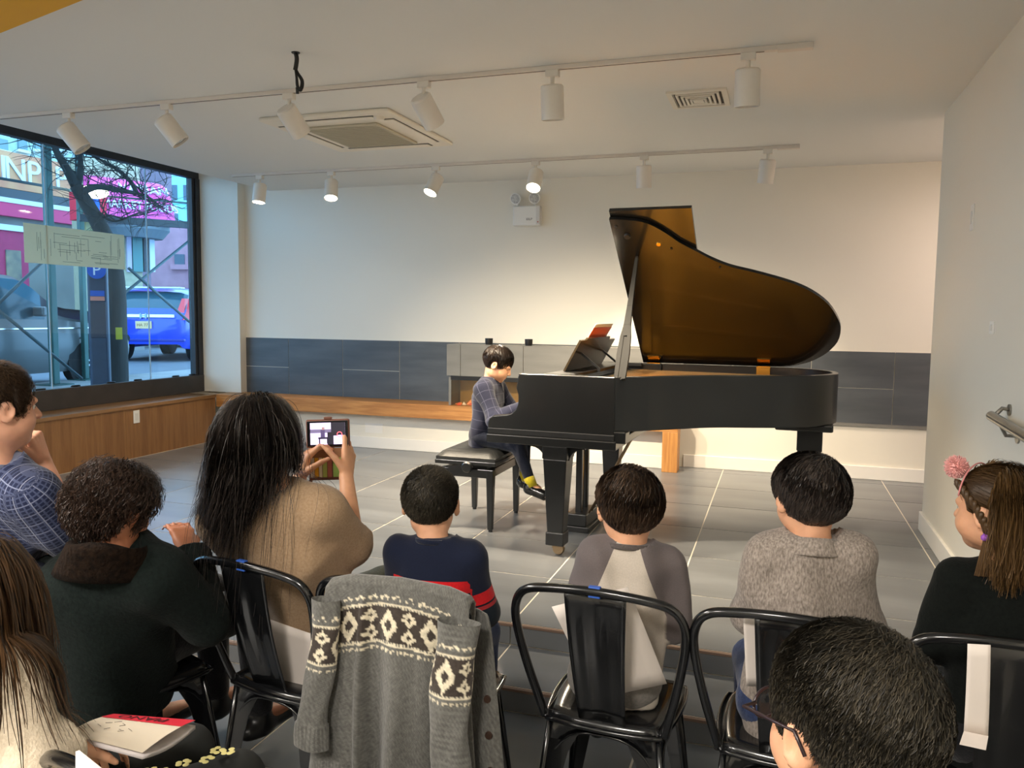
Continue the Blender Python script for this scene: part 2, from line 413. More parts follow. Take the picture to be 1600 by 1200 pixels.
# oak benches
b1 = tag(empty('window_bench', (-5.87, 4.7, 0)), 'long built-in oak bench with a panelled front under the shop window', 'bench')
MB().box(-0.19, 0.19, -2.5, 2.37, 0.462, 0.495).build('seat_board', wood_mat('oak_top', (150, 112, 72), (122, 88, 54), 1, 2, 0.3), b1, bev=0.003)
for a, b in ((-2.5, -1.3), (-1.3, -0.1), (-0.1, 1.13), (1.13, 2.37)):
    MB().box(0.160, 0.178, a+0.0012, b-0.0012, 0.0005, 0.462).build('front_panel', M_PLY, b1)
ot = tag(empty('wall_outlet', (-5.692, 5.957, 0.385)), 'small white outlet plate on the oak bench front below the window', 'outlet')
MB().box(0, 0.006, -0.037, 0.037, -0.06, 0.06).build('plate', M_PLASTIC, ot, bev=0.002)
MB().box(0.006, 0.009, -0.017, 0.017, -0.034, 0.034).build('socket', mat('white_socket', (214, 212, 205), 0.4), ot, bev=0.001)
b2 = tag(empty('oak_ledge', (-3.2, 7.245, 0)), 'thick oak ledge bench along the back wall with a square end post', 'bench')
MB().box(-2.49, 2.385, -0.165, 0.160, 0.36, 0.497).build('ledge_board', M_OAK, b2, bev=0.004)
MB().box(2.25, 2.385, -0.165, 0.01, 0.0005, 0.36).build('end_post', M_OAKV, b2, bev=0.003)

# tiled fireplace box on the ledge
fp = tag(empty('fireplace', (-1.92, 7.26, 0.497)), 'low tiled fireplace with a glass firebox behind the pianist', 'fireplace')
def fx(x): return x+1.92
def fy(y): return y-7.26
def fz(z): return z-0.497
MB().box(fx(-3.02), fx(-0.82), fy(7.115), fy(7.41), fz(0.795), fz(1.083)).build('tile_backing', M_GROUT, fp)
xs = [-3.03, -2.885, -2.255, -1.62, -0.985, -0.81]
for a, b in zip(xs[:-1], xs[1:]):
    MB().box(fx(a)+0.0025, fx(b)-0.0025, fy(7.10), fy(7.116), fz(0.787), fz(1.087)).build('front_tile', M_SLATE_F, fp)
    MB().box(fx(a)+0.0025, fx(b)-0.0025, fy(7.118), fy(7.405), fz(1.083), fz(1.088)).build('top_tile', M_SLATE_F, fp)
MB().box(fx(-3.031), fx(-3.019), fy(7.118), fy(7.41), fz(0.787), fz(1.087)).build('side_tile', M_SLATE_F, fp)
MB().box(fx(-2.99), fx(-0.86), fy(7.112), fy(7.135), fz(0.745), fz(0.79)).box(fx(-2.99), fx(-2.965), fy(7.135), fy(7.40), fz(0.745), fz(0.79)).build('firebox_frame', M_BLACK, fp)
M_FB = mat('firebox_reflection_tone', (150, 116, 66), 0.35, metal=0.25, noise=0.1)  # bronze-brown paints the room's reflection into the back panel colour
MB().box(fx(-2.98), fx(-0.86), fy(7.33), fy(7.345), fz(0.4985), fz(0.79)).build('firebox_back', M_FB, fp)
MB().box(fx(-2.984), fx(-0.86), fy(7.117), fy(7.123), fz(0.499), fz(0.747)).build('glass_front', glass_mat('firebox_glass', (0.93, 0.93, 0.90)), fp)
MB().box(fx(-2.990), fx(-2.984), fy(7.117), fy(7.33), fz(0.499), fz(0.747)).build('glass_side', glass_mat('firebox_glass', (0.93, 0.93, 0.90)), fp)
MB().box(fx(-3.018), fx(-2.992), fy(7.13), fy(7.41), fz(0.4985), fz(0.787)).build('end_cheek', M_SLATE_F, fp)
M_FL = [mat('orange_glass', (236, 130, 60), 0.3), mat('red_glass', (220, 84, 50), 0.3), mat('pale_glass', (238, 214, 190), 0.3)]
rr = random.Random(5)
for i in range(9):
    x, y = -2.95+0.036*i+rr.uniform(-0.01, 0.01), 7.20+rr.uniform(-0.04, 0.06); h = rr.choice((0.02, 0.03, 0.07, 0.05)); w = rr.uniform(0.02, 0.045)
    s = MB(); s.add([(-w, -0.02, 0), (w, -0.015, 0), (w*0.4, 0.025, 0), (rr.uniform(-w, w), 0.0, h), (-w*1.3, 0.01, h*0.35)], [(0, 2, 1), (0, 1, 3), (1, 2, 3), (2, 4, 3), (4, 0, 3), (0, 4, 2)])
    s.build('fire_glass_chip', M_FL[i % 3], fp, (fx(x), fy(y), fz(0.4985)))
for px, lab in ((764, 'small black candle cup on the fireplace, left one above the pianist'), (826, 'small black candle cup on the fireplace, right one by the music desk')):
    xx = onY(px, 538, 7.25)[0]
    c = tag(empty('candle_cup', (xx, 7.25, 1.088)), lab, 'candle cup', 'black candle cups on the fireplace')
    MB().lathe([(0.0, 0), (0.029, 0), (0.036, 0.008), (0.038, 0.06), (0.034, 0.06), (0.031, 0.018), (0, 0.016)], 20).build('cup', mat('black_ceramic', (34, 34, 36), 0.45), c, smooth=40)
    MB().lathe([(0, 0.016), (0.03, 0.016), (0.029, 0.04), (0, 0.041)], 16).build('candle', mat('dark_wax', (60, 56, 52), 0.6), c, smooth=40)

# emergency light on the back wall
em = tag(empty('emergency_light', (-2.322, 7.423, 2.315)), 'white emergency light box with two round lamp heads high on the back wall', 'emergency light')
MB().box(-0.135, 0.135, -0.075, 0, -0.092, 0.092).build('housing', M_PLASTIC, em, bev=0.012, seg=3)
MB().box(0.095, 0.135, -0.079, -0.05, -0.088, 0.088).build('end_cover', mat('white_plastic_b', (214, 210, 204), 0.4), em, bev=0.005)
text_obj('printed_mark', 'EELP', 0.03, mat('grey_print', (70, 68, 66), 0.6), em, (0.03, -0.0758, -0.035), (PI/2, 0, 0))
MB().ball((0.117, -0.08, -0.062), 0.006).build('indicator', mat('red_indicator', (170, 30, 24), 0.3), em)
for s in (-1, 1):
    h = MB().lathe([(0.012, 0.0), (0.03, 0.012), (0.052, 0.04), (0.055, 0.05), (0.055, 0.056), (0.05, 0.056)], 20).build('lamp_head', M_PLASTIC, em, (0.088*s-0.012, -0.035, 0.172), (PI/2+0.25, 0, 0.12*s), smooth=40)
    MB().lathe([(0, 0.046), (0.049, 0.046), (0.046, 0.056), (0, 0.06)], 20).build('lens', mat('faceted_lens', (178, 178, 176), 0.15, noise=0.35, nscale=60, bump=0.6, bscale=70), h, smooth=40)
    MB().cyl((0.088*s-0.012, -0.035, 0.09), (0.088*s-0.012, -0.035, 0.14), 0.013).build('swivel', M_PLASTIC, em, smooth=40)

# switch plates and handrail on the right wall
for (px, py, h, lab) in ((1520, 340, 0.135, 'slim white switch plate high on the right wall'), (1551, 512, 0.06, 'tiny white wall plate above the handrail')):
    p3 = onX(px, py, 0.93)
    s = tag(empty('switch_plate', (0.93, p3[1], p3[2])), lab, 'switch')
    MB().box(-0.006, 0, -0.035, 0.035, -h/2, h/2).build('plate', M_PLASTIC, s, bev=0.002)
    MB().box(-0.009, -0.006, -0.012, 0.012, -h/4, h/4).build('rocker', mat('white_socket', (214, 212, 205), 0.4), s, bev=0.001)
M_STEEL = mat('brushed_steel', (150, 146, 138), 0.28, metal=0.9, noise=0.1, nscale=30)
hr = tag(empty('handrail', (0.93, 4.2, 0.95)), 'brushed steel handrail on wall brackets at the right edge', 'handrail')
ra = onX(1549, 650, 0.865); rb = onX(1600, 681, 0.865); dv = (rb-ra)/np.linalg.norm(rb-ra)
o3 = np.array([0.93, 4.2, 0.95])
pts = [ra-o3, ra+dv*0.6-o3, ra+dv*1.2-o3, ra+dv*2.0-o3]
MB().tube(pts, 0.021, 16).build('rail', M_STEEL, hr, smooth=40)
MB().ball(tuple(ra-o3), 0.021).build('end_cap', M_STEEL, hr, smooth=True)
for t in (0.16, 1.4):
    c = ra+dv*t-o3
    MB().tube([c+np.array([0, 0, -0.015]), c+np.array([0.02, 0, -0.055]), c+np.array([0.062, 0, -0.055])], 0.008, 8).lathe([(0.03, 0.058), (0.03, 0.065)], 16, (c[0], c[1], c[2]-0.055), 0).build('bracket', M_STEEL, hr, smooth=40)
p3 = onX(1566, 640, 0.90)-o3
MB().tube([p3+np.array([0.03, 0, 0.0]), p3+np.array([0.0, 0, 0.005]), p3+np.array([-0.03, 0.0, -0.03])], 0.009, 8).lathe([(0.024, 0.022), (0.024, 0.03)], 16, tuple(p3), 0).build('bracket', M_STEEL, hr, smooth=40)

# ------------------------------------------------------------------ ceiling fittings
M_CAN = mat('white_track_can', (222, 216, 206), 0.4)
M_TRK = mat('white_track', (214, 206, 196), 0.45)
M_BULB = mat('lit_bulb', (255, 250, 240), 0.3, emit=(255, 236, 205), estr=14.0)
M_DIM = mat('lamp_reflector', (200, 196, 188), 0.2, metal=0.5)
def track(name, x0, x1, y, label):
    t = tag(empty(name, ((x0+x1)/2, y, 2.665)), label, 'track')
    L = (x1-x0)/2
    MB().box(-L, L, -0.018, 0.018, -0.022, 0).build('rail', M_TRK, t, bev=0.002)
    MB().box(-L, L-0.2, -0.004, 0.004, -0.0228, -0.0215).build('slot', mat('dark_slot', (70, 66, 60), 0.7), t)
    MB().box(L-0.14, L+0.02, -0.022, 0.022, -0.028, 0).build('feed_end', M_TRK, t, bev=0.003)
    return t
track('lighting_track', -5.0, 0.08, 4.12, 'long white lighting track across the ceiling, nearer to the camera')
track('lighting_track', -4.96, 0.07, 6.47, 'long white lighting track near the back wall')
def spot_head(x, y, d, lab, grp, lit, power, cone=70, stem=0.10, rad=0.06, L=0.175, blend=0.55):
    d = Vector(d).normalized()
    t = tag(empty('track_spotlight', (x, y, 2.643)), lab, 'spotlight', grp)
    MB().box(-0.035, 0.035, -0.02, 0.02, -0.035, 0).build('adapter', M_CAN, t, bev=0.004)
    MB().cyl((0.0, 0, -0.03), (0.0, 0, -stem-0.03), 0.011, n=10).build('stem', M_CAN, t, smooth=40)
    R = Vector((0, 0, 1)).rotation_difference(-d).to_matrix().to_4x4()
    c = Vector((0, 0, -stem-0.02))
    c = c - Vector((R @ Vector((rad+0.012, 0, 0))))*0 
    # can: local +z points backwards, mouth at the bottom; pivot a little under the top
    T = Matrix.Translation(c) @ R @ Matrix.Translation((0, 0, 0.045))
    can = MB().lathe([(0.0, 0), (rad-0.008, 0), (rad, -0.008), (rad, -L), (rad-0.004, -L), (rad-0.006, -L+0.03), (0, -L+0.04)], 28).xf(T).build('can', M_CAN, t, smooth=35)
    MB().lathe([(0, -L+0.034), (rad-0.007, -L+0.034), (rad-0.009, -L+0.012), (0, -L+0.006)], 24).xf(T).build('bulb', M_BULB if lit else M_DIM, t, smooth=35)
    MB().cyl((0, rad*0.0, 0), (0, 0, 0.001), 0.012).xf(Matrix.Translation(c)).build('pivot', M_CAN, t)
    if power > 0:
        l = bpy.data.lights.new('spot_beam', 'SPOT'); l.energy = power; l.color = (1.0, 0.84, 0.62)
        l.spot_size = math.radians(cone); l.spot_blend = blend; l.shadow_soft_size = 0.05
        lo = bpy.data.objects.new('spot_beam', l); COL.objects.link(lo)
        m = T @ Vector((0, 0, -L-0.012))
        lo.location = Vector((x, y, 2.643))+m
        lo.rotation_euler = d.to_track_quat('-Z', 'Y').to_euler()
G1, G2 = 'spotlights on the front lighting track', 'spotlights on the rear lighting track'
def tx(px, py, Y): 
    return onZ(px, py, 2.65)[0]
for px, py, d, lab, pw in (
    (96, 172, (0.52, 0.30, -0.80), 'white can spotlight over the window edge, leftmost on the near track', 60),
    (250, 158, (0.50, 0.34, -0.80), 'white can spotlight tilted to the right, second from the left on the near track', 60),
    (442, 140, (0.20, 0.66, -0.72), 'white can spotlight in front of the ceiling air conditioner, hung below the black cable', 130),
    (663, 126, (0.22, 0.64, -0.73), 'white can spotlight steeply tilted, at the right end of the air conditioner', 125),
    (861, 105, (0.0, 0.16, -1.0), 'white can spotlight pointing straight down left of the ceiling vent', 95),
    (1169, 76, (0.0, 0.14, -1.0), 'white can spotlight pointing straight down, rightmost on the near track', 98)):
    spot_head(tx(px, py, 4.12), 4.12, d, lab, G1, False, pw, cone=88 if pw > 100 else 75, blend=1.0)
for px, py, d, lab, pw, lit in (
    (401, 272, (-0.02, -0.16, -1.0), 'lit white can spotlight beside the window pier, leftmost on the rear track', 26, True),
    (513, 266, (0.16, -0.34, -0.92), 'lit white can spotlight, second from the left on the rear track', 28, True),
    (679, 258, (-0.22, -0.46, -0.86), 'lit white can spotlight, third from the left on the rear track', 34, True),
    (836, 250, (0.02, -0.56, -0.82), 'lit white can spotlight hanging just above the emergency light', 55, True),
    (1006, 241, (0.0, 0.16, -1.0), 'white can spotlight above the raised piano lid, second from the right on the rear track', 45, False),
    (1200, 231, (-0.10, 0.20, -0.97), 'white can spotlight, rightmost on the rear track', 45, False)):
    spot_head(tx(px, py, 6.47), 6.47, d, lab, G2, lit, pw, cone=80)
# ceiling cassette air conditioner
ac = tag(empty('ceiling_air_conditioner', (-2.86, 5.16, 2.665)), 'square white cassette air conditioner set into the ceiling', 'air conditioner')
M_AC = mat('warm_white_plastic', (226, 218, 202), 0.45)
MB().box(-0.48, 0.48, -0.53, 0.53, -0.028, 0).build('panel', M_AC, ac, bev=0.012, seg=3)
gr = MB().box(-0.28, 0.28, -0.30, 0.33, -0.045, -0.028).build('intake_grille', mat('beige_grille', (190, 182, 160), 0.6), ac, bev=0.006)
gl = MB()
for i in range(22): gl.box(-0.26, 0.26, -0.28+i*0.027, -0.28+i*0.027+0.006, -0.0485, -0.045)
gl.build('louvres', mat('beige_grille_b', (176, 168, 146), 0.6), gr)
for k, (a, b, c, d) in enumerate(((-0.33, 0.33, -0.46, -0.38), (-0.33, 0.33, 0.40, 0.47), (-0.43, -0.36, -0.36, 0.36), (0.36, 0.43, -0.36, 0.36))):
    MB().box(a-0.008, b+0.008, c-0.008, d+0.008, -0.0292, -0.0275).build('air_slot', mat('dark_slot', (70, 66, 60), 0.7), ac)
    MB().box(a, b, c+0.004, d-0.012, -0.036, -0.029).build('flap', M_AC, ac, (0, 0, 0), bev=0.003)
MB().lathe([(0, -0.05), (0.03, -0.046), (0.04, -0.028)], 18, (0.36, -0.42, 0)).build('sensor', M_AC, ac, smooth=40)
# square diffuser vent
vt = tag(empty('ceiling_vent', (-0.505, 4.95, 2.665)), 'square white air diffuser vent in the ceiling', 'vent')
MB().box(-0.135, 0.135, -0.145, 0.145, -0.003, 0.0).build('throat', mat('dark_throat', (88, 82, 76), 0.8), vt)
for i, r in enumerate((1.0, 0.72, 0.56, 0.42, 0.28)):
    a, b = 0.17*r, 0.185*r; w = 0.030 if i == 0 else 0.013; z0, z1 = (-0.012, 0) if i == 0 else (-0.010-0.003*i, -0.003)
    MB().box(-a, a, -b, -b+w, z0, z1).box(-a, a, b-w, b, z0, z1).box(-a, -a+w, -b+w, b-w, z0, z1).box(a-w, a, -b+w, b-w, z0, z1).build('frame' if i == 0 else 'vane', M_AC, vt)
MB().box(-0.03, 0.03, -0.032, 0.032, -0.022, -0.003).build('centre_plate', M_AC, vt)
# black cable coil hanging from the ceiling
cx, cy, _ = onZ(462, 82, 2.665)
cb = tag(empty('hanging_cable', (cx, cy, 2.665)), 'short black cable looped and hanging from the ceiling', 'cable')
M_CB = mat('black_rubber', (20, 20, 20), 0.5)
MB().tube(catmull([(0, 0, 0), (0.006, 0, -0.03), (0.002, 0, -0.06), (-0.004, 0.0, -0.085)], 5), 0.011, 8).build('drop', M_CB, cb, smooth=True)
for s, w in ((0, 0.018), (1, 0.026), (2, 0.022)):
    MB().tube(catmull([(-0.003, 0.004*s, -0.08), (w*0.4, 0.004*s, -0.10), (w+0.012, 0.003*s, -0.14), (w+0.006, 0, -0.175-0.006*s), (0.012-0.003*s, 0, -0.165), (0.006, -0.003*s, -0.12), (-0.003, 0.0, -0.08)], 6), 0.0055, 6).build('loop', M_CB, cb, smooth=True)
MB().tube([(0.006, 0, -0.17), (0.008, 0, -0.20)], 0.008, 8).build('end', M_CB, cb, smooth=True)
MB().lathe([(0, -0.004), (0.02, -0.004), (0.022, 0)], 14).build('grommet', M_CB, cb)
# ------------------------------------------------------------------ grand piano
M_PB = mat('satin_black_lacquer', (14, 15, 15), 0.3, noise=0.25, nscale=5, coat=0.2, bump=0.01, bscale=20)
M_PB2 = mat('worn_black_lacquer', (24, 24, 24), 0.36, noise=0.3, nscale=7)
M_LIDU = mat('brown_black_lid_lacquer', (30, 26, 20), 0.22, noise=0.25, nscale=4, coat=0.35)
M_BRASS = mat('brass', (214, 164, 74), 0.25, metal=1.0)
M_GOLD = mat('gold_plate_paint', (226, 160, 50), 0.4, metal=0.55)
M_STRING = mat('string_wire', (170, 150, 110), 0.3, metal=0.9)
pa = tag(empty('grand_piano', (-1.40, 4.33, 0), math.radians(-2.5)), 'black grand piano with its lid propped open in the middle of the stage', 'piano')
PW = 1.43
curve = [(0.56, 0.0), (0.60, 0.035), (0.638, 0.075), (0.70, 0.125), (0.732, 0.155), (0.804, 0.235), (0.883, 0.300), (0.97, 0.37), (1.076, 0.44), (1.184, 0.485), (1.291, 0.528), (1.435, 0.598),
         (1.543, 0.678), (1.635, 0.79), (1.694, 0.92), (1.709, 1.016), (1.696, 1.146), (1.632, 1.27), (1.537, 1.365), (1.437, 1.414), (1.34, 1.43)]
crv = [tuple(p) for p in catmull(curve, 3)]
outer = [(0.0, 0.0)]+crv+[(0.0, PW)]
def inset(pts, t):
    n = len(pts); out = []
    for i in range(n):
        a = np.array(pts[i-1]); b = np.array(pts[i]); c = np.array(pts[(i+1) % n])
        d1 = b-a; d2 = c-b
        d1 = d1/max(np.linalg.norm(d1), 1e-9); d2 = d2/max(np.linalg.norm(d2), 1e-9)
        nn = np.array([-(d1+d2)[1], (d1+d2)[0]]); nn = nn/max(np.linalg.norm(nn), 1e-9)
        k = 1/max(0.5, nn @ np.array([-d1[1], d1[0]]))
        out.append(tuple(b+nn*t*k))
    return out
inner = inset(outer, 0.034)
def ring(mb, out, inn, z0, z1, closed=True):
    n = len(out)
    vs = [(p[0], p[1], z0) for p in out]+[(p[0], p[1], z1) for p in out]+[(p[0], p[1], z0) for p in inn]+[(p[0], p[1], z1) for p in inn]
    fs = []
    for i in range(n if closed else n-1):
        j = (i+1) % n
        fs += [(i, j, n+j, n+i), (2*n+j, 2*n+i, 3*n+i, 3*n+j), (n+i, n+j, 3*n+j, 3*n+i), (j, i, 2*n+i, 2*n+j)]
    return mb.add(vs, fs)
rim_o = crv; rim_i = [inner[i+1] for i in range(len(crv))]
rim = MB(); ring(rim, [(0.0, 0.0)]+crv+[(0.0, PW)], [(0.0, 0.034)]+rim_i+[(0.0, PW-0.034)], 0.742, 1.045, closed=False)
rim.add([(0, 0, 0.742), (0, 0.034, 0.742), (0, 0.034, 1.045), (0, 0, 1.045), (0, PW, 0.742), (0, PW-0.034, 0.742), (0, PW-0.034, 1.045), (0, PW, 1.045)], [(0, 1, 2, 3), (7, 6, 5, 4)])
rim.build('rim', M_PB, pa, smooth=40, bev=0.004)
MB().prism([(p[0], p[1]) for p in [(0.3, 0.03)]+rim_i+[(0.3, PW-0.03)]], 2, 0.76, 0.80).build('soundboard', wood_mat('spruce', (200, 160, 96), (180, 140, 80), 0, 2), pa)
# corner block where arm meets the bent side, seen darker
MB().box(0.545, 0.625, -0.006, 0.10, 0.68, 0.744).build('arm_block', M_PB, pa, bev=0.006)
# iron plate and strings
pl_o = inset([(0.30, 0.03)]+rim_i+[(0.30, PW-0.03)], 0.012)
MB().prism([(p[0], p[1]) for p in pl_o], 2, 0.94, 0.985).build('iron_plate', M_GOLD, pa)
pb = MB()
for t in (0.18, 0.42, 0.66, 0.9):
    y0 = 0.12+t*1.15; x1 = 0.75+t*0.78
    pb.bar((0.34, y0, 0.985), (x1, y0*0.75+0.40, 0.982), 0.03, 0.022)
pb.box(0.40, 0.47, 0.06, 1.37, 0.98, 0.996)
pb.build('plate_struts', M_GOLD, pa, bev=0.004)
sb = MB()
for i in range(46):
    t = i/45; y0 = 0.10+t*1.22; x1 = 0.66+min(1, t*1.2)*0.85
    sb.bar((0.36, y0, 1.002), (x1, y0*0.78+0.33, 0.992), 0.0022, 0.0022)
sb.build('strings', M_STRING, pa)['kind'] = 'stuff'
MB().box(0.30, 0.40, 0.05, 1.38, 0.984, 0.998).build('pin_block', M_PB2, pa)
# keybed, cheeks, keys
prof = [(0.56, 0.725), (-0.186, 0.725), (-0.187, 0.752), (-0.178, 0.778), (-0.155, 0.795), (-0.115, 0.800), (-0.072, 0.804), (-0.038, 0.816), (-0.014, 0.840), (-0.003, 0.868), (0.0, 0.895), (-0.001, 0.925), (-0.012, 0.958), (-0.012, 0.972), (-0.008, 0.985), (-0.003, 1.030), (0.012, 1.045), (0.56, 1.045)]
for s, (y0, y1) in enumerate(((-0.008, 0.05), (PW-0.05, PW+0.008))):
    MB().prism(prof, 1, y0, y1).build('cheek', M_PB, pa, bev=0.006, seg=3)
MB().box(-0.192, 0.575, -0.018, PW+0.018, 0.640, 0.690).build('keybed', M_PB, pa, bev=0.006)
MB().box(-0.188, 0.565, -0.012, PW+0.012, 0.690, 0.726).build('keybed_moulding', M_PB2, pa, bev=0.005)
MB().box(-0.186, -0.165, 0.05, PW-0.05, 0.726, 0.760).build('key_slip', M_PB, pa, bev=0.003)
MB().hexa([(0.0, 0.05, 0.76), (0.03, 0.05, 0.76), (0.03, PW-0.05, 0.76), (0.0, PW-0.05, 0.76)], [(0.02, 0.05, 0.93), (0.05, 0.05, 0.93), (0.05, PW-0.05, 0.93), (0.02, PW-0.05, 0.93)]).build('fallboard', M_PB, pa, bev=0.004)
MB().box(0.05, 0.18, 0.05, PW-0.05, 0.92, 0.945).build('rear_shelf', M_PB, pa)
kw = MB(); kb = MB()
for i in range(52):
    y = 0.105+i*0.0235
    kw.box(-0.163, 0.0, y+0.0006, y+0.0229, 0.742, 0.765)
    if i < 51 and (i % 7) in (0, 1, 3, 4, 5): kb.box(-0.105, 0.0, y+0.0235-0.005, y+0.0235+0.005, 0.764, 0.776)
kw.build('white_keys', mat('ivory', (236, 230, 214), 0.3), pa); kb.build('black_keys', M_PB, pa)
MB().box(-0.165, 0.0, 0.05, PW-0.05, 0.726, 0.742).build('key_frame', M_PB2, pa)
for y0, y1 in ((0.05, 0.104), (PW-0.104, PW-0.05)):
    MB().box(-0.163, 0.0, y0, y1, 0.742, 0.79).build('key_block', M_PB, pa, bev=0.004)
# underside beams
ub = MB()
for a, b in (((0.5, 0.3), (1.25, 1.0)), ((0.5, 1.1), (1.4, 1.05)), ((0.55, 0.7), (1.3, 0.95))):
    ub.bar((a[0], a[1], 0.735), (b[0], b[1], 0.735), 0.09, 0.06)
ub.build('underframe', M_PB2, pa)
def piano_leg(x, y, brk, name='leg', ztop=0.641):
    lg = MB()
    # tapered shaft
    w0, w1 = 0.070, 0.046
    lg.hexa([(x-w1, y-w1, 0.13), (x+w1, y-w1, 0.13), (x+w1, y+w1, 0.13), (x-w1, y+w1, 0.13)], [(x-w0, y-w0, 0.565), (x+w0, y-w0, 0.565), (x+w0, y+w0, 0.565), (x-w0, y+w0, 0.565)])
    lg.box(x-w0-0.004, x+w0+0.004, y-w0-0.004, y+w0+0.004, 0.565, ztop)
    o = lg.build(name, M_PB, pa, bev=0.005)
    MB().box(x-0.054, x+0.054, y-0.054, y+0.054, 0.062, 0.14).build('ankle_block', M_PB2, o, bev=0.006)
    c = MB(); c.box(x-0.022, x+0.022, y-0.02, y+0.02, 0.04, 0.063)
    c.lathe([(0.0, -0.018), (0.03, -0.018), (0.0345, -0.01), (0.0345, 0.01), (0.03, 0.018), (0, 0.018)], 20, (x+0.012, y, 0.0352), 1)
    c.build('caster', mat('dull_brass', (150, 128, 100), 0.35, metal=0.8), o, smooth=40)
    if brk:
        for s in (-1, 1):
            pts = [(x+s*w0, 0.56), (x+s*w0, ztop), (x+s*(w0+0.095), ztop), (x+s*(w0+0.095), ztop-0.014)]
            pts += [(x+s*(w0+0.095-0.09*math.sin(a)), ztop-0.085+0.071*math.cos(a)) for a in np.linspace(0.15, PI/2, 7)]
            if s < 0: pts = pts[::-1]
            MB().prism(pts, 1, y-0.03, y+0.03).build('bracket', M_PB, o)
    return o
piano_leg(0.222, 0.065, True)
piano_leg(0.222, PW-0.065, True)
piano_leg(1.56, 0.98, False, ztop=0.70)
MB().box(1.36, 1.69, 0.80, 1.18, 0.70, 0.744).build('leg_block', M_PB, pa, bev=0.01)
# lyre
ly = MB(); ly.box(0.165, 0.205, 0.625, 0.66, 0.11, 0.64); ly.box(0.165, 0.205, 0.77, 0.805, 0.11, 0.64)
lyre = ly.build('lyre', M_PB, pa, bev=0.004)
MB().box(0.125, 0.255, 0.57, 0.86, 0.035, 0.115).build('pedal_box', M_PB, lyre, bev=0.006)
MB().box(0.105, 0.275, 0.555, 0.875, 0.0, 0.037).build('pedal_base', M_PB2, lyre, bev=0.004)
for y in (0.645, 0.715, 0.785):
    MB().tube(catmull([(0.14, y, 0.062), (0.06, y, 0.07), (0.0, y, 0.062), (-0.03, y, 0.055)], 4), [0.010]*9+[0.014, 0.018, 0.021, 0.012], 10, flat=0.5, up=(0, 1, 0)).build('pedal', M_BRASS, lyre, smooth=True)
for y in (0.70, 0.725): MB().cyl((0.185, y, 0.11), (0.185, y, 0.64), 0.005, n=8).build('pedal_rod', M_BRASS, lyre, smooth=True)
for y in (0.60, 0.66): MB().cyl((0.24, y+0.05, 0.09), (0.58, y+0.05, 0.742), 0.006, n=8).build('stay_rod', mat('dull_brass', (150, 128, 100), 0.35, metal=0.8), lyre, smooth=True)
# lid
TH = math.radians(39.5); HZ = 1.047
e2 = Vector((0, -math.cos(TH), math.sin(TH))); nn = Vector((0, math.sin(TH), math.cos(TH)))   # nn: upper face
def lp(x, w, t=0.0): 
    v = Vector((x, PW, HZ))+e2*w+nn*t
    return (v.x, v.y, v.z)
lo_ = [(0.418, PW)]+[(0.418, PW-1.435)]
lc = catmull([(0.418, 1.400), (0.541, 1.386), (0.638, 1.356), (0.732, 1.276), (0.804, 1.196), (0.883, 1.13), (0.97, 1.057), (1.076, 0.99), (1.184, 0.948), (1.291, 0.904), (1.435, 0.835), (1.543, 0.756), (1.635, 0.645), (1.694, 0.507), (1.712, 0.41), (1.698, 0.284), (1.634, 0.161), (1.537, 0.065), (1.437, 0.016), (1.36, 0.0)], 3)
lid_out = [(0.418, 0.0)]+[tuple(p) for p in lc]
n = len(lid_out); LT = 0.022
lm = MB()
lm.add([lp(a, b) for a, b in lid_out]+[lp(a, b, LT) for a, b in lid_out], [])
b0 = 0
lm.f.append(tuple(range(n))); lm.mi.append(1)
lm.f.append(tuple(range(n, 2*n))[::-1]); lm.mi.append(0)
for i in range(n): lm.f.append((i, (i+1) % n, n+(i+1) % n, n+i)); lm.mi.append(0)
lm.build('lid', [M_PB, M_LIDU], pa)
fm = MB(); fo = [(0.420, 0.0), (0.420, 1.44), (0.892, 1.44), (0.892, 0.0)]
fm.add([lp(a, b, LT+0.004) for a, b in fo]+[lp(a, b, 2*LT+0.004) for a, b in fo], [])
fm.f.append((0, 1, 2, 3)); fm.mi.append(1); fm.f.append((7, 6, 5, 4)); fm.mi.append(0)
for i in range(4): fm.f.append((i, (i+1) % 4, 4+(i+1) % 4, 4+i)); fm.mi.append(0)
fm.build('lid_flap', [M_PB, M_LIDU], pa)
def lid_disc(x, w, r, m, nm, th=0.006):
    c = Vector(lp(x, w)); MB().cyl(c, c-nn*th, r, r*0.8, 18).build(nm, m, pa, smooth=40)
lid_disc(0.505, 1.262, 0.022, M_PB2, 'lid_rubber', 0.012)
lid_disc(0.680, 1.190, 0.016, M_BRASS, 'lid_prop_cup')
lid_disc(0.75, 1.15, 0.008, M_PB2, 'lid_screw_cover'); lid_disc(1.02, 0.985, 0.008, M_PB2, 'lid_screw_cover'); lid_disc(0.45, 1.34, 0.01, M_PB2, 'lid_screw_cover')
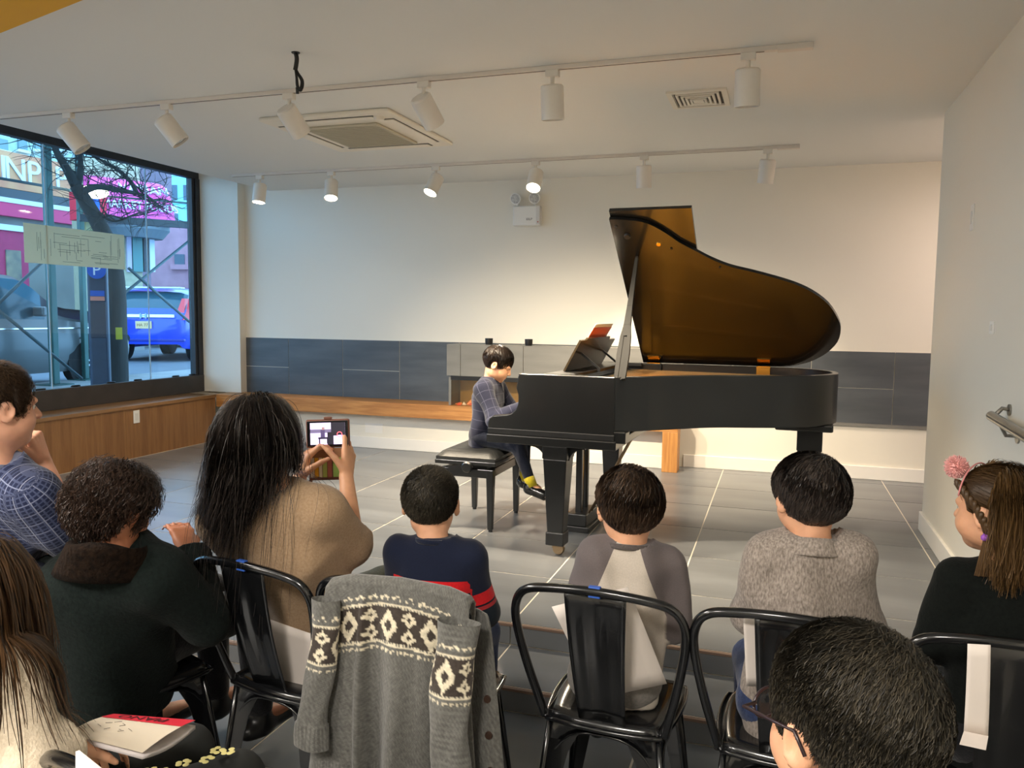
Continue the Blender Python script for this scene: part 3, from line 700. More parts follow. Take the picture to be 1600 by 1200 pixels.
# lid prop: broad slotted stick leaning from the treble rim to the lid
P0 = Vector((0.580, 0.02, 1.03)); P1 = Vector(lp(0.535, 1.083))
pd = (P1-P0); Lp = pd.length; pd.normalize(); ps = pd.cross(Vector((0, 1, 0.3))).normalized()
def pp_(s, w, t): return P0+pd*s+ps*w+pd.cross(ps)*t
pm = MB()
wid = [(0.0, 0.032), (0.18, 0.036), (0.30, 0.030), (0.38, 0.020), (0.52, 0.016), (Lp-0.02, 0.009), (Lp, 0.007)]
for (s0, w0), (s1, w1) in zip(wid[:-1], wid[1:]):
    if s1 <= 0.31 and s0 >= 0.0:
        for sg in (-1, 1):
            pm.hexa([pp_(s0, sg*w0, -0.009), pp_(s0, sg*0.010, -0.009), pp_(s0, sg*0.010, 0.009), pp_(s0, sg*w0, 0.009)], [pp_(s1, sg*w1, -0.009), pp_(s1, sg*0.010, -0.009), pp_(s1, sg*0.010, 0.009), pp_(s1, sg*w1, 0.009)])
        pm.hexa([pp_(s0, -0.010, -0.003), pp_(s0, 0.010, -0.003), pp_(s0, 0.010, 0.003), pp_(s0, -0.010, 0.003)], [pp_(s1, -0.010, -0.003), pp_(s1, 0.010, -0.003), pp_(s1, 0.010, 0.003), pp_(s1, -0.010, 0.003)])
    else:
        pm.hexa([pp_(s0, -w0, -0.009), pp_(s0, w0, -0.009), pp_(s0, w0, 0.009), pp_(s0, -w0, 0.009)], [pp_(s1, -w1, -0.008), pp_(s1, w1, -0.008), pp_(s1, w1, 0.008), pp_(s1, -w1, 0.008)])
pm.build('lid_prop', mat('grey_worn_lacquer', (38, 37, 35), 0.6, spec=0.2, noise=0.15), pa)
# hinges on the spine
for x in (0.50, 1.245):
    h = MB().box(x-0.045, x+0.045, PW-0.046, PW-0.034, 0.955, 1.04).build('hinge', M_BRASS, pa, bev=0.003)
    hh = MB(); c = [lp(x-0.04, 0.012, -0.002), lp(x+0.04, 0.012, -0.002), lp(x+0.04, 0.075, -0.002), lp(x-0.04, 0.075, -0.002)]
    hh.hexa([lp(x-0.04, 0.03, -0.005), lp(x+0.04, 0.03, -0.005), lp(x+0.04, 0.085, -0.005), lp(x-0.04, 0.085, -0.005)], [lp(x-0.04, 0.03, 0.0), lp(x+0.04, 0.03, 0.0), lp(x+0.04, 0.085, 0.0), lp(x-0.04, 0.085, 0.0)])
    hh.cyl((x-0.045, PW-0.040, 1.043), (x+0.045, PW-0.040, 1.043), 0.007, n=10)
    hh.build('hinge_leaf', M_BRASS, h)
# music desk with its shelf, rails and back props
def dk(y, s, t=0): return (0.175+0.098*s+0.9*t, y, 1.05+0.185*s-0.45*t)
dm = MB()
outl = [(0.28, 0.0), (0.28, 1.0), (0.40, 1.0), (0.42, 1.06), (0.96, 1.06), (0.98, 0.95), (1.14, 0.95), (1.14, 0.0)]
no = len(outl)
dm.add([dk(y, s) for y, s in outl]+[dk(y, s, 0.012) for y, s in outl], [tuple(range(no)), tuple(range(no, 2*no))[::-1]]+[(i, (i+1) % no, no+(i+1) % no, no+i) for i in range(no)])
M_DESK = mat('brown_black_desk_lacquer', (62, 50, 32), 0.22, noise=0.2, nscale=5, coat=0.4)
desk = dm.build('music_desk', M_DESK, pa)
MB().box(0.13, 0.30, 0.05, PW-0.05, 1.025, 1.045).build('desk_shelf', M_PB2, pa, bev=0.003)
for y in (0.45, 0.95):
    MB().bar(dk(y, 0.55, 0.014), (0.36, y, 1.052), 0.014, 0.012).build('desk_prop', M_PB2, desk)
MB().box(0.352, 0.372, 0.40, 1.0, 1.044, 1.062).build('prop_rail', M_PB2, desk, bev=0.002)
MB().box(0.14, 0.42, 0.04, 0.07, 1.025, 1.045).box(0.14, 0.42, PW-0.07, PW-0.04, 1.025, 1.045).build('desk_runner', M_PB2, pa)
# score on the desk
sco = tag(empty('score_book', (-1.40, 4.33, 0), math.radians(-2.5)), 'open music book with an orange cover standing on the piano desk', 'book')
def bk(y, s, t): 
    return (0.175+0.098*s-0.014-t+0.02*max(0, s-1)**2, y, 1.05+0.185*s+0.4*t*0)
for nm, y0, y1, m, tk in (('cover', 0.50, 0.95, mat('orange_cover', (214, 96, 50), 0.5), 0.0), ('pages', 0.505, 0.945, mat('white_page', (240, 236, 226), 0.7), 0.004)):
    P = []; 
    rows = np.linspace(0.02, 1.38 if nm == 'cover' else 1.50, 12)
    for s in rows: P.append([bk(y, s, tk) for y in np.linspace(y0, y1, 9)])
    g = MB().grid(P); o = g.build(nm, m, sco, smooth=True)
    so = o.modifiers.new('thick', 'SOLIDIFY'); so.thickness = 0.003 if nm == 'pages' else 0.0015
# ------------------------------------------------------------------ artist bench
M_LEA = mat('black_leather', (26, 27, 27), 0.38, noise=0.2, nscale=30, bump=0.15, bscale=140)
bx, by = -1.855, 4.965
be = tag(empty('piano_bench', (bx, by, 0)), 'black padded adjustable piano bench under the boy', 'piano bench')
hx, hy = 0.20, 0.315
nx, ny = 17, 25
P = []
for i in range(nx):
    row = []
    for j in range(ny):
        u, v = -1+2*i/(nx-1), -1+2*j/(ny-1)
        e = min(1, (1-abs(u))*4)**0.5*min(1, (1-abs(v))*6)**0.5
        tf = 1-0.25*math.exp(-((u*1.0)**2+((abs(v)-0.45)*1.6)**2)*9)
        row.append((u*hx, v*hy, 0.475+0.040*e*tf))
    P.append(row)
pad = MB().grid(P); pad.box(-hx, hx, -hy, hy, 0.44, 0.4755)
pad.build('cushion', M_LEA, be, smooth=50)
MB().box(-hx-0.006, hx+0.006, -hy-0.006, hy+0.006, 0.428, 0.455).build('seat_frame', M_PB, be, bev=0.004)
MB().box(-0.09, 0.09, -0.16, 0.16, 0.37, 0.43).build('lift_box', M_PB2, be, bev=0.004)
MB().box(-0.165, 0.165, -0.285, -0.25, 0.345, 0.40).box(-0.165, 0.165, 0.25, 0.285, 0.345, 0.40).box(-0.165, -0.13, -0.25, 0.25, 0.345, 0.40).box(0.13, 0.165, -0.25, 0.25, 0.345, 0.40).build('apron', M_PB, be, bev=0.004)
for sx in (-1, 1):
    for sy in (-1, 1):
        x, y = sx*0.155, sy*0.262
        l = MB(); l.hexa([(x-0.016, y-0.016, 0.012), (x+0.016, y-0.016, 0.012), (x+0.016, y+0.016, 0.012), (x-0.016, y+0.016, 0.012)], [(x-0.025, y-0.025, 0.40), (x+0.025, y-0.025, 0.40), (x+0.025, y+0.025, 0.40), (x-0.025, y+0.025, 0.40)])
        lg = l.build('leg', M_PB, be, bev=0.004)
        MB().cyl((x, y, 0), (x, y, 0.013), 0.014, n=12).build('foot_pad', M_BLACK, lg)
for s in (-1, 1):
    MB().lathe([(0, -0.03), (0.028, -0.03), (0.036, -0.022), (0.036, -0.006), (0.02, 0.0), (0.014, 0.03)] if s < 0 else [(0.014, -0.03), (0.02, 0), (0.036, 0.006), (0.036, 0.022), (0.028, 0.03), (0, 0.03)], 22, (0.02, s*0.315, 0.418), 1).build('height_knob', M_PB, be, smooth=40)
MB().bar((-0.12, -0.29, 0.395), (0.0, -0.29, 0.415), 0.03, 0.03).build('scissor_arm', M_PB2, be)
# ------------------------------------------------------------------ the street outside the window
RZ, SZ = 0.33, 0.45
M_ASPH = mat('grey_asphalt', (98, 104, 112), 0.8, noise=0.15, nscale=3)
M_CONC = mat('pale_concrete', (150, 152, 152), 0.8, noise=0.12, nscale=2)
struct(MB().box(-17.2, -8.9, -8, 60, 0.0, RZ).build('floor_street', M_ASPH))['label'] = 'grey asphalt street beyond the window'
struct(MB().box(-8.9, -6.27, -8, 60, 0.0, SZ).build('floor_sidewalk', M_CONC))['label'] = 'concrete sidewalk just outside the window'
struct(MB().box(-40, -17.2, -8, 60, 0.0, SZ).build('floor_far_sidewalk', M_CONC))['label'] = 'far sidewalk across the street'
M_GRN = mat('dark_green_steel', (46, 92, 88), 0.5, noise=0.15)
M_GRY = mat('painted_tube', (62, 84, 90), 0.5)
def postX(px, X, z0=SZ): 
    p = onX(px, 500, X); return p[0], p[1]
sh = tag(empty('scaffold_shed', (-8.5, 8.0, SZ)), 'dark green steel scaffold posts and braces on the sidewalk', 'scaffold')
so3 = np.array([-8.5, 8.0, SZ])
def shp(p): return tuple(np.array(p)-so3)
for px, w, X in ((82, 0.085, -8.45), (131, 0.065, -8.75)):
    x, y = postX(px, X)
    MB().box(x-w/2+8.5, x+w/2+8.5, y-w/2-8, y+w/2-8, 0.012, 3.85).build('post', M_GRN, sh, bev=0.008)
    MB().box(x-0.15+8.5, x+0.15+8.5, y-0.15-8, y+0.15-8, 0.0, 0.012).build('base_plate', M_GRN, sh)
for (a, b, t0, t1) in (((201, 419), (296, 503), 9.9, 11.1), ((296, 376), (150, 494), 11.1, 9.6), ((66, 410), (-20, 490), 9.3, 8.6), ((-20, 470), (128, 592), 8.6, 9.6)):
    MB().tube([shp(D(*a, t0)), shp(D(*b, t1))], 0.019, 8).build('brace', M_GRY, sh, smooth=True)
for (a, b, t0, t1, r) in (((125, 303), (300, 318), 10.8, 11.6, 0.014), ((-20, 275), (130, 301), 9.6, 10.8, 0.018)):
    MB().tube([shp(D(*a, t0)), shp(D(*b, t1))], r, 8).build('tie_rod', M_GRY, sh, smooth=True)
dk_ = MB().box(-0.9, 2.15, -11, 16, 3.85, 3.93).build('sky_block_deck', mat('grey_planks', (96, 92, 84), 0.8, noise=0.2, nscale=2), sh)  # unseen deck, added to keep high sky light off the window
MB().bar(shp(D(124, 340, 10.4)), shp(D(300, 352, 11.2)), 0.10, 0.09).build('beam', mat('dark_steel', (58, 66, 72), 0.5), sh)
gl = tag(MB().ball((0, 0, 0), 0.18, 0.18, 0.085).build('shed_lamp', mat('lit_globe', (255, 248, 225), 0.4, emit=(255, 240, 200), estr=6), None, tuple(D(147, 300, 10.6)), smooth=True), 'glowing oval lamp hanging among the bare branches outside', 'lamp')

# tree
tr = tag(empty('street_tree', tuple(D(182, 600, 9.6)[:2])+(SZ,)), 'bare dark street tree with a thick trunk outside the window', 'tree')
to = np.array(tr.location); M_BARK = mat('dark_bark', (50, 50, 48), 0.9, noise=0.35, nscale=6, nstretch=(1, 1, 0.3), bump=0.6, bscale=14)
def tp(px, py, t): return D(px, py, t)-to
base = np.array([0, 0, 0.0]); 
trunk = [base, base+np.array([0.02, 0, 0.5]), tp(180, 440, 9.6), tp(168, 380, 9.6), tp(140, 325, 9.5), tp(118, 290, 9.4)]
MB().tube(catmull(trunk, 5), list(np.linspace(0.140, 0.07, 26)), 12).build('trunk', M_BARK, tr, smooth=True)
brs = [([(118, 290, 9.4), (103, 262, 9.3), (88, 236, 9.2), (70, 190, 9.2)], 0.06), ([(120, 292, 9.4), (126, 262, 9.5), (124, 225, 9.6)], 0.05), ([(128, 300, 9.4), (152, 292, 9.5), (190, 298, 9.6), (214, 302, 9.7)], 0.045),
       ([(214, 302, 9.7), (205, 285, 9.7), (188, 268, 9.7), (166, 255, 9.7), (140, 240, 9.8)], 0.03), ([(140, 322, 9.5), (175, 345, 9.5), (205, 338, 9.4)], 0.02), ([(214, 302, 9.7), (235, 310, 9.8), (250, 322, 9.9)], 0.02)]
rr = random.Random(11)
for pts, r in brs:
    P3 = [tp(*p) for p in pts]
    C = catmull(P3, 5)
    MB().tube(C, list(np.linspace(r, r*0.45, len(C))), 8).build('branch', M_BARK, tr, smooth=True)
tw = MB()
def twig(p, d, L, r, dep):
    pts = [p]; q = np.array(p, float); dv = np.array(d, float)
    for k in range(4):
        dv = dv+np.array([rr.uniform(-0.5, 0.5), rr.uniform(-0.5, 0.5), rr.uniform(-0.35, 0.35)]); dv /= np.linalg.norm(dv)
        q = q+dv*L/4; pts.append(q.copy())
    tw.tube(pts, list(np.linspace(r, r*0.4, 5)), 4)
    if dep > 0:
        for k in range(3):
            i = rr.randint(1, 4); twig(pts[i], dv+np.array([rr.uniform(-1, 1), rr.uniform(-1, 1), rr.uniform(-0.9, 0.9)]), L*0.62, r*0.6, dep-1)
for pts, r in brs:
    P3 = [tp(*p) for p in pts]; C = catmull(P3, 5)
    for k in range(9):
        c = C[rr.randint(2, len(C)-1)]
        twig(c, (rr.uniform(-1, 1), rr.uniform(-1, 1), rr.uniform(-0.9, 0.9)), rr.uniform(0.35, 0.7), 0.009, 2)
tw.build('twigs', M_BARK, tr)['kind'] = 'stuff'
MB().box(-0.035, 0.035, -0.008, 0, -0.07, 0.07).build('yellow_notice', mat('yellow_notice', (196, 186, 60), 0.6), tr, tuple(tp(186, 521, 9.36)), (0, 0, 0.75))

# parking meter
k0 = D(158, 600, 9.0); ks = tag(empty('parking_meter', (k0[0], k0[1], SZ), 0.72), 'dark parking meter post with a blue P sign beside the tree', 'parking meter')
M_KS = mat('slate_blue_metal', (56, 68, 88), 0.5, noise=0.15)
MB().box(-0.10, 0.10, -0.09, 0.12, 0, 1.55).build('body', M_KS, ks, bev=0.03, seg=3)
MB().box(-0.08, 0.08, -0.102, -0.088, 0.62, 1.02).build('display_panel', mat('dark_panel', (44, 54, 74), 0.3), ks, bev=0.006)
MB().lathe([(0, -0.01), (0.092, -0.01), (0.092, 0.01), (0, 0.01)], 24, (0, -0.100, 1.36), 1).build('sign_disc', mat('blue_sign', (34, 92, 190), 0.5), ks, smooth=40)
text_obj('sign_letter', 'P', 0.17, mat('white_print', (236, 240, 244), 0.6), ks, (0, -0.1115, 1.36), (PI/2, 0, 0))
MB().box(-0.07, 0.07, -0.102, -0.088, 1.08, 1.14).build('blue_label', mat('blue_sign', (34, 92, 190), 0.5), ks)
MB().box(-0.07, 0.07, -0.102, -0.088, 1.03, 1.075).build('red_label', mat('salmon_label', (226, 140, 120), 0.5), ks)

# cars
M_TYRE = mat('tyre_rubber', (28, 30, 32), 0.8); M_RIM = mat('alloy_rim', (178, 184, 190), 0.3, metal=0.7)
M_CGL = mat('car_glass', (44, 84, 98), 0.12, spec=0.5)
def car(name, label, loc, rz, L, Wd, prof, paint, hatch=False, xtra=None):
    """prof: stations (x along car 0 rear..1 front, z_bottom, z_belt, z_roof, half width factor)"""
    c = tag(empty(name, loc, rz), label, 'car')
    P = []; S = catmull([(p[0]*L-L/2, p[1], p[2], p[3], p[4]*Wd/2) for p in prof], 4)
    for (x, zb, zl, zr, hw) in S:
        zr = max(zr, zl+0.004); gh = zr-zl
        tum = hw-0.26*gh
        sec = [(-hw*0.93, zb), (-hw*0.99, zb+0.16), (-hw, zb+(zl-zb)*0.62), (-hw*0.965, zl), (-(tum+0.02), zl+gh*0.86), (-tum*0.82, zr-0.01*(gh > 0.1)), (-tum*0.4, zr+0.012)]
        sec = sec+[(-a, b) for a, b in sec[::-1]]
        P.append([(x, a, b) for a, b in sec])
    body = MB(); win = MB(); nj = len(P[0])
    vs = [p for row in P for p in row]
    body.add(vs, []); win.add(vs, [])
    for i in range(len(P)-1):
        for j in range(nj-1):
            f = (i*nj+j, i*nj+j+1, (i+1)*nj+j+1, (i+1)*nj+j)
            gh = min(S[i][3]-S[i][2], S[i+1][3]-S[i+1][2]); gm = max(S[i][3]-S[i][2], S[i+1][3]-S[i+1][2])
            slope = abs(S[i+1][3]-S[i][3])/max(1e-6, abs(S[i+1][0]-S[i][0]))
            side = j in (3, nj-5); top = 4 <= j <= nj-6
            if (side and gh > 0.16) or (top and slope > 0.33 and gm > 0.10 and gm > gh+0.01): win.f.append(f); win.mi.append(0)
            else: body.f.append(f); body.mi.append(0)
    for i in (0, len(P)-1): body.f.append(tuple(range(i*nj, (i+1)*nj))); body.mi.append(0)
    body.build('body', paint, c, smooth=50)
    wo = win.build('windows', M_CGL, c, smooth=50)
    for fx_ in (0.19, 0.81):
        for s in (-1, 1):
            wx = fx_*L-L/2; wy = s*(Wd/2-0.10)
            MB().lathe([(0.20, -0.10), (0.30, -0.105), (0.335, -0.09), (0.34, 0), (0.335, 0.09), (0.30, 0.105), (0.20, 0.10)], 24, (wx, wy, 0.34), 1).build('tyre', M_TYRE, c, smooth=40)
            rm = MB(); rm.lathe([(0.17, s*0.085), (0.215, s*0.095), (0.215, s*0.08)], 24, (wx, wy, 0.34), 1)
            for k in range(7):
                a = 2*PI*k/7; rm.bar((wx+0.02*math.cos(a), wy+s*0.092, 0.34+0.02*math.sin(a)), (wx+0.2*math.cos(a), wy+s*0.092, 0.34+0.2*math.sin(a)), 0.045, 0.02)
            rm.build('wheel_rim', M_RIM, c)
            MB().lathe([(0.0, -0.004), (0.38, -0.004), (0.38, 0.004), (0, 0.004)], 24, (wx, s*(Wd/2-0.012), 0.35), 1).build('wheel_arch', M_TYRE, c)
    return c
sedan = [(0.0, 0.38, 0.72, 0.73, 0.80), (0.04, 0.28, 0.92, 0.94, 0.94), (0.14, 0.24, 0.95, 1.0, 1.0), (0.26, 0.24, 0.95, 1.33, 1.0), (0.40, 0.24, 0.94, 1.45, 1.0), (0.52, 0.24, 0.93, 1.42, 1.0), (0.66, 0.24, 0.92, 1.08, 1.0), (0.72, 0.24, 0.91, 0.95, 1.0), (0.88, 0.24, 0.82, 0.84, 0.97), (0.97, 0.28, 0.68, 0.69, 0.88), (1.0, 0.40, 0.56, 0.57, 0.72)]
hatchp = [(0.0, 0.36, 0.86, 0.87, 0.88), (0.02, 0.28, 0.98, 1.02, 0.95), (0.07, 0.26, 1.0, 1.28, 0.98), (0.14, 0.24, 1.0, 1.47, 1.0), (0.40, 0.24, 0.98, 1.53, 1.0), (0.56, 0.24, 0.96, 1.48, 1.0), (0.74, 0.24, 0.94, 1.04, 1.0), (0.80, 0.24, 0.92, 0.95, 1.0), (0.92, 0.26, 0.82, 0.83, 0.95), (1.0, 0.36, 0.60, 0.61, 0.78)]
suvp = [(0.0, 0.42, 0.95, 0.96, 0.88), (0.03, 0.34, 1.08, 1.2, 0.96), (0.10, 0.30, 1.1, 1.62, 0.99), (0.25, 0.30, 1.1, 1.72, 1.0), (0.5, 0.30, 1.08, 1.72, 1.0), (0.60, 0.30, 1.08, 1.62, 1.0), (0.72, 0.30, 1.06, 1.12, 1.0), (0.90, 0.32, 1.0, 1.02, 0.96), (1.0, 0.42, 0.8, 0.81, 0.84)]
M_SIL = mat('silver_car_paint', (96, 102, 104), 0.4, metal=0.2, coat=0.3); M_BLU = mat('blue_car_paint', (16, 64, 214), 0.3, metal=0.1, coat=0.6)
M_BKC = mat('black_car_paint', (22, 26, 34), 0.35, coat=0.25); M_NVY = mat('navy_car_paint', (30, 40, 62), 0.2, coat=0.8)
wp = D(136, 574, 10.9)
sd = car('parked_sedan', 'silver grey sedan parked nearest the window behind the scaffold posts', (wp[0]-0.78, wp[1]-1.45, RZ), PI/2, 4.65, 1.78, sedan, M_SIL)
MB().box(-1.3, 1.9, -0.895, -0.885, 0.80, 0.815).build('side_moulding', mat('chrome_strip', (220, 226, 230), 0.15, metal=0.9), sd)
MB().box(0.55, 0.62, -1.06, -0.88, 0.96, 1.08).build('door_mirror', M_SIL, sd, bev=0.02)
bp_ = D(246, 560, 16.3)
bc = car('blue_hatchback', 'bright blue hatchback seen from behind beyond the tree', (bp_[0]-1.0, bp_[1]+1.85, RZ), PI/2+0.36, 4.0, 1.70, hatchp, M_BLU)
for s in (-1, 1):
    MB().hexa([(-1.99, s*0.80, 0.86), (-1.80, s*0.855, 0.86), (-1.80, s*0.70, 0.86), (-1.99, s*0.60, 0.86)], [(-1.80, s*0.76, 1.30), (-1.66, s*0.79, 1.30), (-1.66, s*0.72, 1.30), (-1.80, s*0.70, 1.30)]).build('tail_light', mat('red_lens', (230, 40, 60), 0.2, coat=0.6), bc)
MB().box(-2.02, -1.95, -0.62, 0.62, 0.90, 0.97).build('chrome_bar', mat('chrome_strip', (220, 226, 230), 0.15, metal=0.9), bc, bev=0.01)
MB().box(-2.035, -2.018, -0.07, -0.035, 0.885, 0.99).box(-2.035, -2.018, 0.035, 0.07, 0.885, 0.99).box(-2.035, -2.018, -0.04, 0.04, 0.925, 0.95).build('maker_badge', mat('chrome_badge', (120, 140, 160), 0.15, metal=0.9), bc)
pl_ = MB().box(-2.03, -2.005, -0.16, 0.16, 0.68, 0.83).build('number_plate', mat('plate_cream', (236, 204, 150), 0.5), bc)
text_obj('plate_number', 'HA 772', 0.085, mat('plate_ink', (140, 90, 60), 0.6), pl_, (-2.032, 0, 0.75), (PI/2, 0, -PI/2))
MB().box(-1.75, -1.5, -0.66, 0.66, 1.50, 1.535).build('roof_spoiler', mat('painted_sky_reflection', (190, 205, 220), 0.1, metal=0.6), bc, bev=0.01)  # sky reflection painted as a pale colour on the spoiler
MB().box(-2.02, -1.9, -0.80, 0.80, 0.42, 0.47).build('bumper_line', mat('blue_car_paint_dark', (12, 40, 150), 0.35), bc, bev=0.01)
sp = D(40, 520, 14.6)
car('black_suv', 'large black car across the near lane behind the silver sedan', (-14.9, 11.5, RZ), PI/2, 4.7, 1.9, suvp, M_BKC)
sp = D(272, 500, 23.5)
car('dark_car', 'dark navy car parked beyond the blue hatchback', (sp[0], sp[1]+1.5, RZ), PI/2, 4.5, 1.85, suvp, M_NVY)

# shop across the street with the lettered sign
FX = -19.0
sf = tag(empty('sign_shop', (FX, 17.0, SZ)), 'shop building with a brown lettered sign board over red doors', 'building')
def fyz(px, py, X=FX): p = onX(px, py, X); return p[1]-17.0, p[2]-SZ
y0, _ = fyz(-60, 300); y1, _ = fyz(140, 300); yR, _ = fyz(160, 300)
def zz(px, py): return fyz(px, py)[1]
MB().box(-6, -0.3, y0-6, yR, 0, 9.5).build('wall', mat('pale_green_wall', (166, 190, 186), 0.8, noise=0.1), sf)
zt, zb = zz(40, 243), zz(40, 299)
MB().box(-0.3, 0.06, y0-4, y1, zb, zt).build('sign_board', mat('brown_sign', (196, 120, 92), 0.6, col2=(214, 160, 110), nscale=1.5), sf)
MB().box(-0.3, 0.12, y0-4, y1, zb-0.26, zb-0.02).build('dark_fascia', mat('dark_steel', (58, 66, 72), 0.5), sf)
MB().box(-0.3, 0.18, y0-4, y1, zb-0.38, zb-0.26).build('white_fascia', mat('white_fascia', (214, 226, 232), 0.6), sf)
MB().box(-0.3, 0.16, y0-4, y1, zb-0.72, zb-0.38).build('red_valance', mat('rose_awning', (206, 60, 110), 0.6), sf)
for ch, px in (('I', 2), ('N', 21), ('P', 49), ('I', 68), ('P', 92), ('E', 115)):
    yy, zc = fyz(px, 270)
    text_obj('sign_letter', ch, 0.86, mat('white_sign_letter', (222, 232, 240), 0.5), sf, (0.075, yy, (zt+zb)/2-0.02+0.02), (PI/2, 0, PI/2), extr=0.02)
zg = zz(20, 352)
MB().box(-0.3, -0.05, y0-4, yR, zg, zb-0.72).build('transom', mat('dark_transom', (112, 112, 108), 0.4, noise=0.25, nscale=1.2), sf)
MB().box(-0.3, 0.05, y0-4, y1, zg-0.15, zg).build('lintel', mat('white_fascia', (214, 226, 232), 0.6), sf)
ya, yb = fyz(-30, 400)[0], fyz(44, 400)[0]
MB().box(-0.3, 0.0, ya, yb, 0, zg-0.15).build('red_front', mat('maroon_front', (172, 46, 92), 0.6, noise=0.1), sf)
MB().box(-0.3, -0.02, yb, yR, 0, zg-0.15).build('grey_front', mat('grey_shopfront', (120, 124, 118), 0.6, noise=0.25, nscale=1.0), sf)
p0, p1 = fyz(8, 390), fyz(33, 430)
MB().box(0.0, 0.03, p0[0], p1[0], p1[1]-0.3, p0[1]).build('poster_window', mat('poster_window', (84, 84, 84), 0.4, col2=(150, 140, 110), nscale=3), sf)
for px in (10, 40, 66, 100, 128):
    a = fyz(px, 215); b = fyz(px+14, 232)
    f = MB().box(-0.3, -0.24, a[0], b[0], b[1]-0.05, a[1]).build('window', mat('upper_pane', (110, 140, 146), 0.2), sf)
    MB().box(-0.3, -0.20, a[0]-0.06, b[0]+0.06, b[1]-0.12, b[1]-0.05).build('window_ledge', mat('white_fascia', (214, 226, 232), 0.6), f)

# corner market with a pink awning, turned towards the crossing
A = D(150, 342, 19.2); B = D(279, 346, 20.6)
ux = np.array([B[0]-A[0], B[1]-A[1], 0]); WA = np.linalg.norm(ux); ux /= WA
ang = math.atan2(ux[1], ux[0])
mk = tag(empty('corner_market', (A[0], A[1], SZ), ang), 'corner market with a rounded pink awning and white lettering', 'building')
az = A[2]-SZ
def mkx(px, py, dep=0.0):
    "local x,z on the market facade plane"
    d = _fw + _rt*(px-800)/FPX - _up*(py-600)/FPX
    n = np.array([-ux[1], ux[0], 0]); P0 = A+n*dep; t = ((P0-CAMP) @ n)/(d @ n); q = CAMP+d*t
    return (q-A) @ ux, q[2]-SZ
MB().box(-0.05, WA*0.70, 0.9, 1.6, 0, az+1.6).build('wall', mat('cream_shop_wall', (172, 170, 142), 0.8, noise=0.12), mk)
MB().box(-0.05, WA*0.70, 0.9, 1.6, RZ-SZ, 0).build('base_course', M_CONC, mk)
xr, zr_ = mkx(262, 303)
aw = MB()
prof = [(0.0, 0.0), (-0.02, 0.15), (0.12, 0.55), (0.36, 0.92), (0.70, 1.12), (1.0, 1.16), (1.0, 0.0)]
rows = []
for x, ins in ((0.0, 0.0), (WA*0.45, 0.0), (WA*0.86, 0.0), (WA*0.93, 0.05), (WA*0.98, 0.16), (WA*1.01, 0.35)):
    rows.append([(x+0*z, y+ins*(1-y)*0.8, z*(1-0.35*ins)+az) for (y, z) in prof])
xe = WA
P = []
for i, row in enumerate(rows): P.append(row)
aw.grid(P)
aw.add([rows[0][k] for k in range(len(prof))], [tuple(range(len(prof)))]); aw.add([rows[-1][k] for k in range(len(prof))], [tuple(range(len(prof)))])
aw.build('awning', mat('pink_awning', (238, 84, 170), 0.6), mk, smooth=40)
MB().box(-0.3, WA*0.12, -0.03, 0.9, az, az+0.72).build('red_awning_end', mat('red_awning', (226, 40, 66), 0.6), mk)
MB().box(-0.2, 0.08, -0.045, -0.03, az+0.12, az+0.5).build('blue_logo', mat('blue_sign', (34, 92, 190), 0.5), mk)
tm = mat('white_sign_letter', (222, 232, 240), 0.5)
text_obj('awning_lettering', 'MARKET FOODS', 0.30, tm, mk, (WA*0.54, 0.02, az+0.40), (PI/2-0.25, 0, 0), extr=0.03, sx=0.82)
text_obj('awning_lettering', 'VATIAN', 0.34, tm, mk, (WA*0.62, 0.22, az+0.84), (PI/2-0.60, 0, 0), extr=0.03)
MB().lathe([(0.0, -0.12), (0.8, -0.14), (1.0, -0.05), (1.0, 0.0)], 30).build('awning_underside', mat('grey_soffit', (106, 118, 122), 0.7), mk, (WA*0.56, 0.75, az)).scale = (WA*0.46, 0.72, 2.4)
for px0, px1, py0, py1, nm, m in ((133, 163, 345, 362, 'transom_panel', mat('pale_yellow_panel', (196, 196, 140), 0.6)), (205, 222, 365, 425, 'shop_window', mat('teal_pane', (70, 128, 126), 0.2)), (222, 231, 362, 425, 'dark_post', mat('dark_steel', (58, 66, 72), 0.5)), (231, 241, 356, 425, 'white_column', mat('white_fascia', (214, 226, 232), 0.6)), (196, 205, 368, 425, 'lilac_panel', mat('lilac_panel', (190, 180, 200), 0.6))):
    a, zt = mkx(px0, py0, 0.9); b, zb = mkx(px1, py1, 0.9)
    MB().box(a, b, 0.82, 0.92, max(0, zb), zt).build(nm, m, mk)
# brick side wall, tall brick block and pale blue block further off
def far_block(name, label, px0, px1, pyt, t, m, wins=(), h=None, dep=0.7):
    a = D(px0, 500, t); b = D(px1, 500, t); v = np.array([b[0]-a[0], b[1]-a[1], 0]); Lw = np.linalg.norm(v); v /= Lw
    o = tag(empty(name, (a[0], a[1], SZ), math.atan2(v[1], v[0])), label, 'building')
    zt = D((px0+px1)/2, pyt, t)[2]-SZ
    MB().box(0, Lw, 0, dep, 0, zt).build('wall', m, o)
    for (wx0, wx1, wy0, wy1) in wins:
        q0 = D(wx0, wy0, t); q1 = D(wx1, wy1, t)
        x0 = (q0-a)[:2] @ v[:2]; x1 = (q1-a)[:2] @ v[:2]
        w = MB().box(x0, x1, -0.05, 0.02, q1[2]-SZ, q0[2]-SZ).build('window', mat('dark_pane', (70, 92, 110), 0.2), o)
        MB().box(x0-0.1, x1+0.1, -0.12, 0.0, q1[2]-SZ-0.15, q1[2]-SZ).build('window_ledge', m, w)
    return o
far_block('brick_side_wall', 'low pinkish brick wall right of the corner market', 238, 330, 352, 24.5, mat('pink_brick', (196, 150, 164), 0.9, noise=0.12, nscale=3), ((277, 292, 398, 414),))
